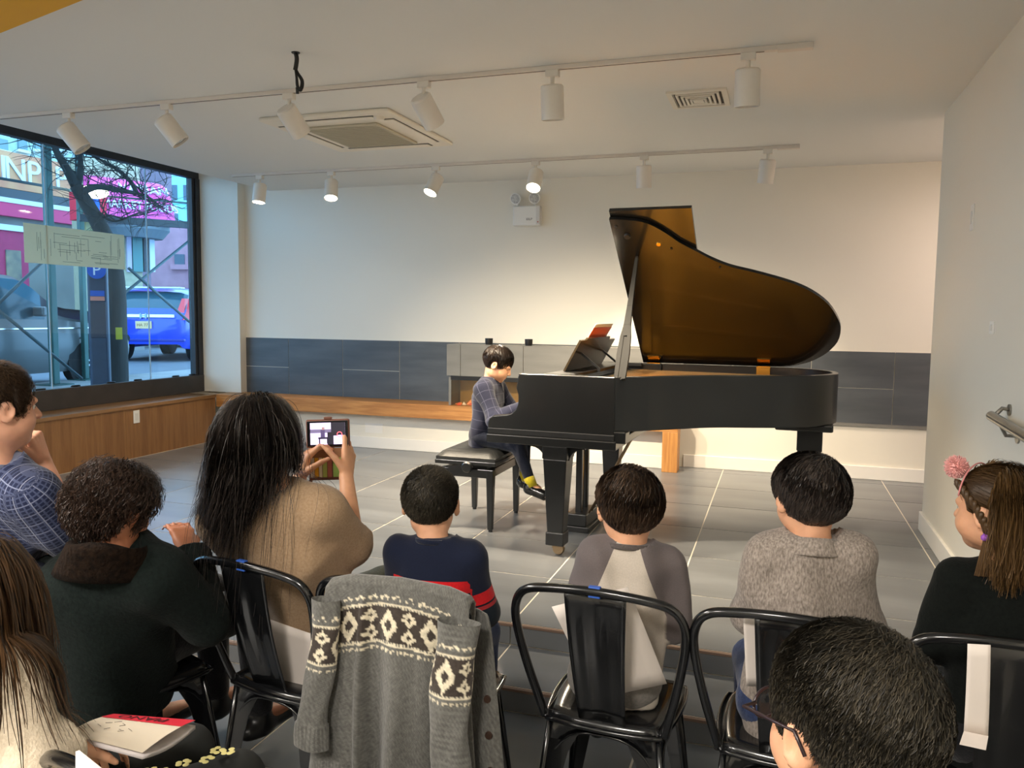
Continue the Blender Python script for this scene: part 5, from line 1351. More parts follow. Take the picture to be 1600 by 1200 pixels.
def figure(label, J, H, skin, top=None, bottom=None, shoes=None, h=0.011, group=None, hands=None, b=1.0, headh=0.0055, hfine=0.0045, legs=True):
    """one continuous body skin; clothing meshes become its children"""
    base = J['seat'].copy()
    ops = torso_ops(J, -0.018, b)
    ops.append(cone(J['N']-J['up']*0.03, H.p(0, -0.026, -0.05), (0.050*J['s']+0.012)*b, (0.044*J['s']+0.012)*b, 0.03))
    ops += H.ops()
    fine = [H.fine(headh)]
    for k in 'LR':
        ops += arm_ops(J, k, -0.007, b)
        hd = (hands or {}).get(k)
        if hd is None:
            d = nrm(J['W'+k]-J['E'+k]); pn = nrm(-UP+J['r']*(1 if k == 'L' else -1)*0.5)
            ops += hand_ops(J['W'+k], d, pn, 1 if k == 'L' else -1, J['s']*1.02, (0.5, 0.5, 0.5, 0.5))
        else:
            ops += hd['ops']
            if hd.get('fine', True): c = hd['c']; m = 0.105; fine.append((c-m, c+m, hfine))
    if legs: ops += leg_ops(J, -0.008, b)
    v, f = sdf_verts(ops, h, fine)
    bo = mesh_obj('person', np_mesh('person', v, f, skin, True, None, base), None, tuple(base))
    tag(bo, label, 'person', group)
    def child(name, ops_, m, hh, fine=(), attr=None):
        return sdf_obj(name, ops_, m, bo, hh, fine, attr, base)
    if top:
        e = top.get('e', 0.010); up_ = top.get('upto', {'L': 0.97, 'R': 0.97}); hang = top.get('hang', 0.006)
        tops = torso_ops(J, e, b, top.get('hem', 0.02)); arms = {k: arm_ops(J, k, e, b, up_[k], hang) for k in 'LR'}
        at = pc_attr(J, torso_ops(J, e, b, top.get('hem', 0.02)), {k: arm_ops(J, k, e, b, up_[k], hang) for k in 'LR'})
        al = tops+arms['L']+arms['R']+top.get('extra', [])
        if top.get('wob'): a_, f_, s_ = top['wob']; apply_wob(al, wob(a_*1.7, f_*1.25, s_, 0.55))
        al.append(cone(J['N']+J['up']*(top.get('neck', 0.016)+0.05*J['s']+0.022), J['N']+J['up']*0.34, 0.050*J['s']*b+0.016, 0.09, 0.006, mode='sub'))
        al.append(fnop(lambda P: np.where(np.linalg.norm((P-J['N'])-((P-J['N']) @ J['up'])[..., None]*J['up'], axis=-1) < 0.056*J['s']*b+0.026, (P-J['N']) @ J['up']-top.get('neck', 0.016)-0.012, -1.0), None, 'cut'))
        al.append(plane(J['pel']-UP*(top.get('hem', 0.02)+0.075*J['s']), -UP))
        for k in 'LR':
            if up_[k] > 0: 
                E, Wr = J['E'+k], J['W'+k]; c = E+(Wr-E)*up_[k]; n_ = nrm(Wr-E)
                al.append(fnop(lambda P, c=c, n_=n_: np.where(np.linalg.norm(P-c, axis=-1) < 0.13, (P-c) @ n_, -1.0), None, 'cut'))
        for x in top.get('cuts', []): al.append(x)
        child(top.get('name', 'shirt'), al, top['m'], top.get('h', 0.009), (), at)
    if bottom:
        e = bottom.get('e', 0.010); s = J['s']*b
        al = leg_ops(J, e, b, False, bottom.get('upto', 0.95))+[cone(J['HL'], J['HR'], 0.10*s+e, None, 0.04*s), cone(J['pel'], J['pel']+UP*0.05, 0.14*s+e, None, 0.04*s, (J['f'], 0.75))]
        if bottom.get('wob'): apply_wob(al, wob(*bottom['wob']))
        child(bottom.get('name', 'trousers'), al, bottom['m'], bottom.get('h', 0.014))
    if shoes:
        for k in 'LR':
            A = J['A'+k]; s = J['s']; td = J.get('toe', J['f'])
            T = A+td*0.16*s-UP*0.055*s; B = A-td*0.05*s-UP*0.055*s
            child('shoe', [cone(B, T, 0.042*s, 0.036*s, 0.02, (UP, 0.8)), cone(A, A-UP*0.05*s, 0.044*s, 0.046*s, 0.03), plane(A-UP*0.085*s, -UP)], shoes, 0.008)
    bo['_base'] = [float(x) for x in base]
    return bo
def eyes(H, bo, closed=False, brow=(28, 22, 18)):
    base = np.array(bo['_base'])
    me = mat('eye_white', (226, 220, 212), 0.2); mi = mat('eye_iris', (30, 20, 14), 0.15); mb = mat('brow_%d' % brow[0], brow, 0.8)
    for sx in (-1, 1):
        c = H.p(sx*0.031, 0.0745, 0.002)-base; r = 0.0122*H.s
        eo = MB().ball(tuple(c), r).build('eye', me if not closed else bo.data.materials[0], bo, smooth=True)
        if not closed:
            c2 = H.p(sx*0.031, 0.0820, 0.001)-base; MB().ball(tuple(c2), 0.0062*H.s).build('iris', mi, eo, smooth=True)
        else:
            pts = [H.p(sx*(0.031+0.013*math.cos(a)), 0.0860-0.006*abs(math.cos(a)), -0.002-0.003*math.sin(a))-base for a in np.linspace(0, PI, 7)]
            MB().tube(pts, 0.0011, 5).build('lashes', mi, eo)
        pts = [H.p(sx*(0.013+0.008*i), 0.0915-0.0032*i*(0.5+0.28*i), 0.0225+0.004*math.sin(i*0.8))-base for i in range(5)]
        MB().tube(pts, [0.0016, 0.0026, 0.0028, 0.0022, 0.001], 6).build('eyebrow', mb, bo, smooth=True)
def fixparent(o, bo):
    "object built in world space becomes a child of a person"
    b = bo['_base']; o.parent = bo; o.location = (o.location[0]-b[0], o.location[1]-b[1], o.location[2]-b[2]); return o
def pattern_mat(name, kind, **k):
    if name in MATS: return MATS[name]
    m = bpy.data.materials.new(name); m.use_nodes = True; nt = m.node_tree; b = nt.nodes['Principled BSDF']
    N_ = nt.nodes.new; Lk = nt.links.new
    a = N_('ShaderNodeAttribute'); a.attribute_name = 'pc'; sp = N_('ShaderNodeSeparateXYZ'); Lk(a.outputs['Vector'], sp.inputs[0])
    def math_(op, x, y=None, z=None):
        n = N_('ShaderNodeMath'); n.operation = op
        for i, q in enumerate((x, y, z)):
            if q is None: continue
            if isinstance(q, (int, float)): n.inputs[i].default_value = q
            else: Lk(q, n.inputs[i])
        return n.outputs[0]
    def mix(f, A, B):
        n = N_('ShaderNodeMix'); n.data_type = 'RGBA'; Lk(f, n.inputs['Factor'])
        for nm, q in (('A', A), ('B', B)):
            if isinstance(q, tuple): n.inputs[nm].default_value = (*lin(q), 1)
            else: Lk(q, n.inputs[nm])
        return n.outputs['Result']
    X, Y, Z = sp.outputs
    if kind == 'plaid':
        def line(c, p, w): return math_('LESS_THAN', math_('MODULO', math_('ADD', c, 10*p), p), w)
        tc = N_('ShaderNodeTexCoord'); nz = N_('ShaderNodeTexNoise'); nz.inputs['Scale'].default_value = 260; Lk(tc.outputs['Object'], nz.inputs['Vector'])
        col = mix(nz.outputs['Fac'], k['base'], k['base2'])
        lu, lv = line(X, k['p'], k['w']), line(Y, k.get('pv', k['p']), k['w'])
        ln = math_('MAXIMUM', lu, lv)
        col = mix(math_('MULTIPLY', ln, k.get('op', 0.7)), col, k['line'])
        if 'p2' in k: col = mix(math_('MULTIPLY', math_('MAXIMUM', line(X, k['p2'], k['w2']), line(Y, k['p2'], k['w2'])), 0.35), col, k['line2'])
    elif kind == 'bands':
        r = N_('ShaderNodeValToRGB'); r.color_ramp.interpolation = 'CONSTANT'
        Lk(math_('MULTIPLY', Y, 1/k['span']), r.inputs[0])
        els = r.color_ramp.elements; st = k['stops']
        els[0].position = 0; els[0].color = (*lin(st[0][1]), 1); els[1].position = st[1][0]/k['span']; els[1].color = (*lin(st[1][1]), 1)
        for v_, c_ in st[2:]:
            e_ = els.new(min(1, v_/k['span'])); e_.color = (*lin(c_), 1)
        tc = N_('ShaderNodeTexCoord'); nz = N_('ShaderNodeTexNoise'); nz.inputs['Scale'].default_value = 240; Lk(tc.outputs['Object'], nz.inputs['Vector'])
        h = N_('ShaderNodeHueSaturation'); Lk(r.outputs[0], h.inputs['Color']); Lk(math_('MULTIPLY_ADD', nz.outputs['Fac'], 0.5, 0.75), h.inputs['Value'])
        col = h.outputs[0]
    elif kind == 'raglan':
        au = math_('ABSOLUTE', X); edge = math_('MULTIPLY_ADD', Y, k['slope'], k['off'])
        sl = math_('MAXIMUM', Z, math_('MULTIPLY', math_('GREATER_THAN', au, edge), math_('LESS_THAN', Y, k['arm'])))
        tc = N_('ShaderNodeTexCoord'); nz = N_('ShaderNodeTexNoise'); nz.inputs['Scale'].default_value = 300; Lk(tc.outputs['Object'], nz.inputs['Vector'])
        h = N_('ShaderNodeHueSaturation'); Lk(mix(sl, k['body'], k['sleeve']), h.inputs['Color']); Lk(math_('MULTIPLY_ADD', nz.outputs['Fac'], 0.35, 0.82), h.inputs['Value'])
        col = h.outputs[0]
    Lk(col, b.inputs['Base Color']); b.inputs['Roughness'].default_value = 0.9; b.inputs['Specular IOR Level'].default_value = 0.15
    b.inputs['Sheen Weight'].default_value = 0.15
    MATS[name] = m; return m
def cloth(name, c, c2=None, scale=160, rough=0.95, bump=0.25, nst=(1, 1, 1), sheen=0.2, det=3):
    return mat(name, c, rough, spec=0.12, col2=c2, noise=0.15, nscale=scale, nstretch=nst, bump=bump, bscale=scale*1.3, sheen=sheen, ndetail=det)
# ------------------------------------------------------------------ black metal cafe chairs
M_CH = mat('gloss_black_steel', (16, 17, 19), 0.22, metal=0.2, spec=0.6, noise=0.2, nscale=12, coat=0.4)
SEATZ = 0.455
def make_chair(label, group, loc, rz):
    c = tag(empty('metal_chair', loc, rz), label, 'chair', group)
    # seat: dished rounded square
    n = 15; P = []
    for i in range(n):
        row = []
        for j in range(n):
            u, v = -1+2*i/(n-1), -1+2*j/(n-1)
            a = u*math.sqrt(1-0.18*v*v); b = v*math.sqrt(1-0.18*u*u)
            e = max(abs(u), abs(v))
            z = SEATZ-0.012*(1-e**3)-0.028*max(0, (e-0.86)/0.14)**2
            row.append((a*(0.188-0.010*(-v)), b*0.185+0.01, z))
        P.append(row)
    s = MB().grid(P); so = s.build('seat', M_CH, c, smooth=True); m = so.modifiers.new('t', 'SOLIDIFY'); m.thickness = 0.003
    edge = [(-0.176, -0.16), (0.176, -0.16), (0.190, 0.18), (-0.190, 0.18)]
    MB().tube([P[i][0] for i in range(n)]+[P[n-1][j] for j in range(1, n)]+[P[i][n-1] for i in range(n-2, -1, -1)]+[P[0][j] for j in range(n-2, -1, -1)], 0.007, 8).build('seat_rim', M_CH, so, smooth=True)
    # legs: folded sheet, wide at the top with arched skirts between them
    top = 0.425
    for sx in (-1, 1):
        for sy in (-1, 1):
            T = Vector((sx*0.155, 0.01+sy*0.150, top)); B = Vector((sx*0.200, 0.01+sy*0.205, 0.0))
            l = MB()
            for ax in (0, 1):      # two leaves of the angle section
                d = Vector((-sx, 0, 0)) if ax == 0 else Vector((0, -sy, 0))
                tk = Vector((0, -sy*0.003, 0)) if ax == 0 else Vector((-sx*0.003, 0, 0))
                prof = [(0.0, 0.105), (0.10, 0.086), (0.22, 0.066), (0.5, 0.052), (1.0, 0.030)]
                for (t0, w0), (t1, w1) in zip(prof[:-1], prof[1:]):
                    a = T.lerp(B, t0); b = T.lerp(B, t1)
                    l.hexa([a, a+d*w0, a+d*w0+tk, a+tk], [b, b+d*w1, b+d*w1+tk, b+tk])
            lg = l.build('leg', M_CH, c)
            MB().tube([T, B], [0.010, 0.007], 8).build('leg_fold', M_CH, lg, smooth=True)
            MB().box(B.x-0.016*(sx > 0), B.x+0.016*(sx < 0), B.y-0.016*(sy > 0), B.y+0.016*(sy < 0), -0.0, 0.012).build('foot', M_BLACK, lg)
    for nm, fn in (('skirt', lambda a, z: (a, -0.148, z)), ('skirt', lambda a, z: (a, 0.172, z)), ('skirt', lambda a, z: (-0.163, a+0.01, z)), ('skirt', lambda a, z: (0.163, a+0.01, z))):
        row0 = []; row1 = []
        for t in np.linspace(-1, 1, 15):
            a = t*0.158; zb = 0.40-0.115*abs(t)**3.2
            row0.append(fn(a, 0.446)); row1.append(fn(a*1.04, zb))
        k = MB().grid([row0, row1]).build(nm, M_CH, c, smooth=True); md = k.modifiers.new('t', 'SOLIDIFY'); md.thickness = 0.003
        MB().tube(row1, 0.0045, 6).build('skirt_bead', M_CH, k, smooth=True)
    # back hoop and splat
    hp = [(-0.172, -0.140, 0.425), (-0.184, -0.158, 0.48), (-0.212, -0.192, 0.60), (-0.232, -0.222, 0.72), (-0.229, -0.234, 0.782), (-0.202, -0.244, 0.822), (-0.14, -0.253, 0.840), (0, -0.262, 0.850)]
    hp = hp+[(-x, y, z) for x, y, z in hp[-2::-1]]
    H_ = catmull(hp, 5)
    MB().tube(H_, 0.0125, 10).build('back_hoop', M_CH, c, smooth=True)
    P = []
    for k in range(11):
        t = k/10; z = 0.445+t*0.400; y = -0.150-0.105*t-0.012*math.sin(t*PI); w = 0.066+0.018*t+0.030*max(0, t-0.93)/0.07*0
        row = []
        for j in range(13):
            u = -1+2*j/12; rdg = 0.004*max(0, 1-((abs(u)-0.42)/0.16)**2)*(1 if 0.06 < t < 0.9 else 0)
            row.append((u*w, y+0.010*u*u*-1-rdg, z))
        P.append(row)
    sp = MB().grid(P).build('back_splat', M_CH, c, smooth=True); md = sp.modifiers.new('t', 'SOLIDIFY'); md.thickness = 0.004
    MB().box(-0.016, 0.016, -0.268, -0.252, 0.834, 0.864).build('blue_tape', mat('blue_tape', (46, 90, 180), 0.5), c, bev=0.002) if rz > -9 and 'tape' in label else None
    return c
CF = FZ1
chairs = {}
CG = 'black metal chairs in the front row'
for key, x, y, rz, lab in (
    ('woman', -1.385, 2.13, -0.17, 'black metal chair under the long-haired woman, turned to the piano, blue tape on its back'),
    ('cardigan', -0.965, 2.14, -0.02, 'black metal chair hidden under the grey patterned cardigan'),
    ('raglan', -0.420, 2.265, -0.05, 'black metal chair under the boy in the two-tone grey top, blue tape on its back'),
    ('blazer', 0.065, 2.25, -0.05, 'black metal chair under the boy in the grey blazer'),
    ('girl', 0.555, 2.26, -0.05, 'black metal chair under the girl in black at the right edge'),
    ('curly', -1.91, 1.93, -0.30, 'black metal chair under the curly-haired woman'),
    ('man', -2.33, 1.80, -0.30, 'black metal chair under the man in the plaid shirt')):
    chairs[key] = make_chair(lab, CG, (x, y, CF), rz)
chairs['empty'] = make_chair('empty black metal chair whose rounded back rail shows at the bottom left corner', 'black metal chairs in the second row', (-0.885, 1.17, CF), -0.20)
chairs['ll'] = make_chair('black metal chair under the girl in the cream sweater at the left edge', 'black metal chairs in the second row', (-1.36, 1.13, CF), -0.25)
chairs['glasses'] = make_chair('black metal chair under the boy with glasses at the bottom right', 'black metal chairs in the second row', (0.115, 0.93, CF), 0.25)
CS = CF+SEATZ-0.008    # sitting height
# ------------------------------------------------------------------ people
SK_K = skin_mat('child_skin', (214, 160, 126)); SK_W = skin_mat('woman_skin', (212, 158, 122)); SK_M = skin_mat('man_skin', (222, 166, 138)); SK_C = skin_mat('older_skin', (186, 122, 90)); SK_P = skin_mat('pianist_skin', (212, 158, 122))
HM_BK = hair_mat('black_hair', (16, 14, 14), (70, 60, 54), 0.36, 0.5); HM_DB = hair_mat('dark_brown_hair', (24, 18, 15), (88, 68, 52), 0.40, 0.5); HM_BR = hair_mat('brown_hair', (58, 40, 24), (108, 80, 48), 0.45)
HM_WN = hair_mat('long_black_hair', (15, 13, 13), (56, 48, 44), 0.46, 0.35); HM_CU = hair_mat('curly_hair', (26, 18, 15), (70, 52, 42), 0.5); HM_MN = hair_mat('man_hair', (44, 32, 24), (104, 82, 60), 0.5); HM_CR = hair_mat('cropped_hair', (34, 31, 26), (88, 80, 66), 0.6)
M_JEAN = cloth('navy_denim', (40, 52, 84), (54, 68, 104), 120); M_DARK = cloth('dark_cloth', (22, 22, 24), (30, 30, 33), 120); M_SHOE = mat('black_shoe', (18, 18, 19), 0.35)
def seat_of(key, fwd=0.0):
    c = chairs[key]; rz = c.rotation_euler.z
    return V3(c.location.x-math.sin(rz)*fwd, c.location.y+math.cos(rz)*fwd, CS)
def toloc(bo, *objs):
    b = bo['_base']
    for o in objs: o.location = (-b[0], -b[1], -b[2])
def collar_ring(J, bo, m, r, h, tilt=0.35, rad=0.010, name='collar', gap=0.0, rise=0.0):
    b = np.array(bo['_base']); c = J['N']+J['up']*(h+rise)-b; pts = []
    f, rr_ = J['f'], J['r2']
    for a in np.linspace(gap, 2*PI-gap, 29):
        pts.append(c+f*math.cos(a)*r*0.95+rr_*math.sin(a)*r-J['up']*(0.5+0.5*math.cos(a))*tilt*r)
    return MB().tube(pts, rad, 8, flat=0.45, up=tuple(J['up'])).build(name, m, bo, smooth=True)
def blazer_collar(J, bo, m, r, z0, z1, flare, name='collar', gap=0.9, th=0.004):
    b = np.array(bo['_base']); P = []
    for k in range(6):
        t = k/5; row = []
        for a in np.linspace(gap, 2*PI-gap, 25):
            rad = r*(1+flare*(1-abs(1-2*t))*0+flare*(1-t))
            c = J['N']+J['up']*(z0+(z1-z0)*t)-b-J['up']*(0.5+0.5*math.cos(a))*0.5*r
            row.append(tuple(c+J['f']*math.cos(a)*rad*0.95+J['r2']*math.sin(a)*rad))
        P.append(row)
    o = MB().grid(P).build(name, m, bo, smooth=True); s = o.modifiers.new('t', 'SOLIDIFY'); s.thickness = th; return o

# 1 boy in the two-tone grey raglan top
hd = Head(D(982, 795, 2.30), 0.42, 0.08, 0.0, 0.212)
J = skeleton(seat_of('raglan', -0.02), 0.08, hd.c, 0.2, 0.68, 0.104, neck=D(984, 856, 2.28))
m_ = pattern_mat('raglan_cotton', 'raglan', body=(186, 176, 164), sleeve=(100, 92, 92), slope=0.38, off=0.042, arm=0.17)
bo = figure('boy in a grey raglan top with darker sleeves, seen from behind', J, hd, SK_K, top=dict(m=m_, e=0.013, wob=(0.010, 38, 3), neck=0.012, hem=0.03), bottom=dict(m=cloth('grey_track', (120, 116, 112), (140, 134, 128), 120)), shoes=M_SHOE)
toloc(bo, *short_hair(hd, bo, HM_DB, 10000, 0.070, 0.018, 0.00125, 1, (0.0, -0.045, 0.105), 0.006, 0.28, side=-0.012, back=-0.088))
collar_ring(J, bo, cloth('rib_dark', (78, 72, 70), (92, 84, 82), 200), 0.062, 0.018, 0.3, 0.008); eyes(hd, bo)

# 2 boy in the grey tweed blazer
hd = Head(D(1263, 780, 2.14), 0.48, 0.10, 0.0, 0.208)
J = skeleton(seat_of('blazer', -0.01), 0.10, hd.c, 0.205, 0.70, 0.108, neck=D(1268, 848, 2.12))
m_ = cloth('grey_tweed', (112, 103, 96), (166, 155, 146), 210, 0.95, 0.3, (1, 1, 0.4))
bo = figure('boy in a grey tweed blazer, seen from behind', J, hd, SK_K, top=dict(m=m_, e=0.020, hang=0.012, wob=(0.009, 30, 5), neck=0.010, hem=0.05, name='blazer'), bottom=dict(m=M_JEAN), shoes=M_SHOE)
toloc(bo, *short_hair(hd, bo, HM_BK, 10000, 0.075, 0.022, 0.00125, 2, (0.015, -0.05, 0.105), 0.005, 0.25, side=-0.012, back=-0.098))
blazer_collar(J, bo, m_, 0.062, -0.012, 0.030, 0.42); eyes(hd, bo)

# 3 boy in the navy striped sweater
NV, RD, BL, DK = (22, 28, 48), (196, 26, 32), (92, 108, 168), (16, 18, 30)
st = [(0, NV), (0.092, RD), (0.130, DK), (0.136, (150, 40, 44)), (0.147, (18, 26, 34)), (0.180, RD), (0.191, DK)]
v_ = 0.197
while v_ < 0.46 and len(st) < 31: st += [(v_, BL), (v_+0.013, DK)]; v_ += 0.024
hd = Head(D(673, 787, 2.46), 0.30, 0.05, 0.0, 0.212)
J = skeleton(seat_of('cardigan', 0.02), 0.05, hd.c, 0.195, 0.66, 0.112, neck=D(680, 849, 2.43))
J['al0'] = 0.0
bo = figure('boy in a navy sweater with red and blue stripes, seen from behind', J, hd, SK_K, top=dict(m=pattern_mat('striped_knit', 'bands', span=0.5, stops=st), e=0.012, wob=(0.006, 34, 8), neck=0.012, hem=0.03, name='sweater'), bottom=dict(m=M_JEAN), shoes=M_SHOE)
toloc(bo, *short_hair(hd, bo, HM_CR, 11000, 0.026, 0.009, 0.0008, 3, (0.0, -0.085, 0.085), 0.004, 0.35, side=-0.008, back=-0.062))
collar_ring(J, bo, cloth('rib_navy', (20, 26, 44), (28, 34, 54), 200), 0.060, 0.018, 0.3, 0.008); eyes(hd, bo)

# 4 girl in black at the right edge
hd = Head(D(1556, 798, 1.96), 0.90, 0.06, 0.0, 0.205)
J = skeleton(seat_of('girl', -0.02), 0.05, hd.c, 0.205, 0.70, 0.118, neck=D(1582, 888, 1.94))
m_ = cloth('black_knit', (10, 13, 12), (17, 21, 19), 130, 0.95, 0.2, sheen=0.05)
bo = figure('girl in black with braided brown hair and a pink pompom', J, hd, SK_K, top=dict(m=m_, e=0.014, hang=0.008, wob=(0.006, 30, 4), neck=0.012, hem=0.05, name='sweater'), bottom=dict(m=M_DARK), shoes=M_SHOE)
HMG = hair_mat('girl_brown_hair', (72, 52, 30), (112, 84, 50), 0.45)
cap = hair_cap(hd, 'hair', HMG, bo, 0.010, side=-0.004, back=-0.085, front=0.058)
body = torso_ops(J, 0.016)
P_ = sim_hair(hd, body, 4800, 16, 0.0104, 21, (0.0, 0.03, 0.12), 0.010, 0.006, 0.70, 0.05, lens=(0.75, 1.0), wave=0.008, keep=lambda q: (q[:, 1] < -0.030) | ((q[:, 0] > 0.0) & (q[:, 1] < 0.05)), side=0.008, back=-0.085, front=0.060)
so = strand_obj('hair_strands', P_, 0.0012*np.linspace(1, 0.45, 16), HMG, bo, 2)
_, fs_ = short_hair(hd, bo, HMG, 2600, 0.075, 0.010, 0.0013, 77, (0.0, 0.125, 0.085), 0.003, 0.12, cap=False, keep=lambda q: q[:, 1] > -0.05, side=-0.004, back=-0.085, front=0.058)
# braid from the temple to behind the ear
bp = [hd.p(-0.058, 0.072, 0.078), hd.p(-0.078, 0.040, 0.052), hd.p(-0.086, 0.010, 0.022), hd.p(-0.089, -0.012, -0.012), hd.p(-0.088, -0.026, -0.045)]
C = catmull(bp, 7); bm_ = MB()
for i in range(3):
    pts = []
    for k, c in enumerate(C):
        a = k*0.75+i*2*PI/3; pts.append(np.array(c)+hd.R @ V3(-0.35*0.007*math.cos(a)-0.002, 0.006*math.sin(a), 0.006*math.cos(a)))
    bm_.tube(pts, 0.0068, 7)
brd = bm_.build('braid', HMG, bo, smooth=True)
tie = MB().tube([hd.p(-0.094, -0.026, -0.050), hd.p(-0.090, -0.024, -0.058)], [0.011, 0.011], 12).ball(tuple(hd.p(-0.098, -0.018, -0.058)), 0.008).ball(tuple(hd.p(-0.096, -0.034, -0.056)), 0.008).build('purple_hair_tie', mat('purple_elastic', (150, 84, 190), 0.7), bo, smooth=True)
tl = np.array([[hd.p(-0.089+0.002*j, -0.026+0.003*i, -0.058)+UP*(-0.012*k)+V3(-0.004*k*0.5, 0, 0)*(1-0.5*j) for k in range(9)] for i in range(5) for j in range(4)])
tls = strand_obj('braid_end', tl, 0.002*np.linspace(1, 0.5, 9), HMG, bo)
pom = []; rp = np.random.RandomState(4); c0 = hd.p(-0.048, 0.082, 0.118)
dirs = rp.normal(size=(900, 3)); dirs /= np.linalg.norm(dirs, axis=1)[:, None]
pm = np.stack([c0+dirs*t*0.028*rp.uniform(0.85, 1.1, (900, 1)) for t in (0.5, 0.8, 1.0)], 1)
po = strand_obj('pink_pompom', pm, 0.0016*np.array([1, 1, 0.6]), mat('pink_fluff', (246, 184, 180), 0.9, noise=0.15, nscale=60), bo)
del po['kind']
pc_ = MB().ball(tuple(c0), 0.022).build('pompom_core', mat('pink_fluff', (246, 184, 180), 0.9), bo, smooth=True)
hb = [hd.p(0.094*math.cos(a), 0.055-0.01*math.sin(a), 0.030+0.098*math.sin(a)) for a in np.linspace(0.15, PI-0.15, 21)]
hbo = MB().tube(hb, 0.002, 6).build('headband', mat('rose_band', (206, 130, 130), 0.6), bo, smooth=True)
toloc(bo, cap, so, fs_, brd, tie, tls, po, pc_, hbo); eyes(hd, bo, brow=(60, 44, 30))

# 5 boy with glasses, nearest the camera
hd = Head(D(1325, 1132, 0.95), 0.72, 0.12, 0.0, 0.218)
J = skeleton(seat_of('glasses', -0.02), 0.15, hd.c, 0.205, 0.74, 0.14, neck=D(1345, 1265, 0.98))
bo = figure('boy with cropped dark hair and glasses, closest to the camera', J, hd, SK_K, top=dict(m=cloth('dark_green_jersey', (26, 34, 30), (36, 46, 42), 120), e=0.012, hem=0.03), bottom=dict(m=M_DARK), shoes=M_SHOE, headh=0.005)
toloc(bo, *short_hair(hd, bo, hair_mat('dark_cropped_hair', (20, 18, 14), (66, 59, 46), 0.6), 26000, 0.028, 0.010, 0.0007, 5, (0.02, -0.06, 0.10), 0.0045, 0.28, side=-0.012, back=-0.062, M=4))
g = MB(); b_ = np.array(bo['_base'])
M_GLS = mat('dark_spectacle_frame', (44, 30, 32), 0.3)
for sx in (-1, 1):
    g.tube([hd.p(sx*(0.036+0.028*math.cos(a)), 0.108-0.010*abs(0.3+math.cos(a))*0.5, 0.0+0.020*math.sin(a))-b_ for a in np.linspace(0, 2*PI, 22)], 0.0021, 6)
    g.tube([hd.p(sx*0.062, 0.100, 0.006)-b_, hd.p(sx*0.088, 0.092, 0.008)-b_, hd.p(sx*0.094, 0.03, 0.012)-b_, hd.p(sx*0.096, -0.012, 0.014)-b_, hd.p(sx*0.096, -0.028, -0.010)-b_], 0.0024, 6)
g.tube([hd.p(-0.009, 0.105, 0.004)-b_, hd.p(0.009, 0.105, 0.004)-b_], 0.002, 6)
gf = g.build('glasses_frame', M_GLS, bo, smooth=True)
for sx in (-1, 1): MB().tube([hd.p(sx*0.034, 0.0985, 0.0)-b_, hd.p(sx*0.034, 0.0995, 0.0)-b_], 0.024*0.93, 18).build('lens', glass_mat('spectacle_lens', (0.96, 0.96, 0.97)), gf)
eyes(hd, bo)

DW = lambda x, y, t: D(x, y, t+0.10)
# 6 long-haired woman filming with a phone
hd = Head(DW(408, 690, 2.30), -0.02, 0.05, 0.10, 0.235, False)
J = skeleton(seat_of('woman', 0.06), -0.30, hd.c, 0.225, 1.0, 0.165, neck=DW(428, 775, 2.30), twist=-0.12)
J['SR'] = DW(506, 798, 2.28); J['ER'] = DW(551, 850, 2.42); J['WR'] = DW(541, 744, 2.585)
J['SL'] = DW(345, 815, 2.38); J['EL'] = DW(395, 890, 2.58); J['WL'] = DW(468, 748, 2.60)
dR = nrm(DW(549, 672, 2.66)-J['WR']); dL = nrm(_up*1.0+_rt*0.30+_fw*0.1)
hands = dict(R=dict(ops=hand_ops(J['WR'], dR, -_rt*1.0+_fw*0.35, 1, 0.97, (0.10, 0.16, 0.25, 0.4), 0.02, (0.75, 0.9), (0.25, 0.3, 0.35, 0.4)), c=DW(540, 692, 2.62)),
             L=dict(ops=hand_ops(J['WL'], dL, _rt*1.0+_fw*0.5, -1, 0.97, (0.55, 0.6, 0.65, 0.7), 0.04, (0.55, 0.9), (0.7, 0.7, 0.7, 0.7)), c=DW(482, 705, 2.63)))
m_ = cloth('beige_knit', (152, 126, 98), (168, 142, 114), 150, 0.95, 0.3)
bo = figure('woman with long black hair in a beige sweater filming with her phone', J, hd, SK_W, top=dict(m=m_, e=0.010, upto={'L': 0.2, 'R': 0.12}, hang=0.014, wob=(0.010, 24, 6), hem=0.06, neck=0.02, name='sweater'), bottom=dict(m=cloth('olive_trousers', (52, 54, 40), (64, 66, 50), 120)), shoes=M_SHOE, hands=hands)
body = torso_ops(J, 0.022)+arm_ops(J, 'R', 0.02, 1, 0.2)+arm_ops(J, 'L', 0.02, 1, 0.2)
cap = hair_cap(hd, 'hair', HM_WN, bo, 0.016, side=-0.02, back=-0.09, front=0.06)
# solid core of the hanging hair
co = [hd.e((0, -0.045, -0.02), (0.088, 0.070, 0.11), 0.03)]
for dx, L_ in ((-0.07, 0.26), (-0.035, 0.28), (0.0, 0.22), (0.04, 0.13)):
    a = hd.p(dx, -0.07, 0.0); b2 = a-UP*L_*0.86-J['f']*0.055+J['r']*(dx*0.35-0.05*(L_ > 0.3)); co.append(cone(a, b2, 0.040, 0.012, 0.05, flat=(J['f'], 0.6)))
core = sdf_obj('hair_mass', co, HM_WN, bo, 0.009)
P_ = sim_hair(hd, body, 5000, 26, 0.0158, 31, (-0.01, 0.03, 0.125), 0.016, 0.008, 0.74, 0.035, lens=(0.52, 0.86), wave=0.014, pull=-_rt*0.16, lenx=((-0.02, 0.03, 0.08), (1.0, 0.72, 0.56)), side=0.0, back=-0.09, front=0.060)
so = strand_obj('hair_strands', P_, 0.0012*np.concatenate([np.full(14, 1.0), np.linspace(1, 0.3, 12)]), HM_WN, bo, 2)
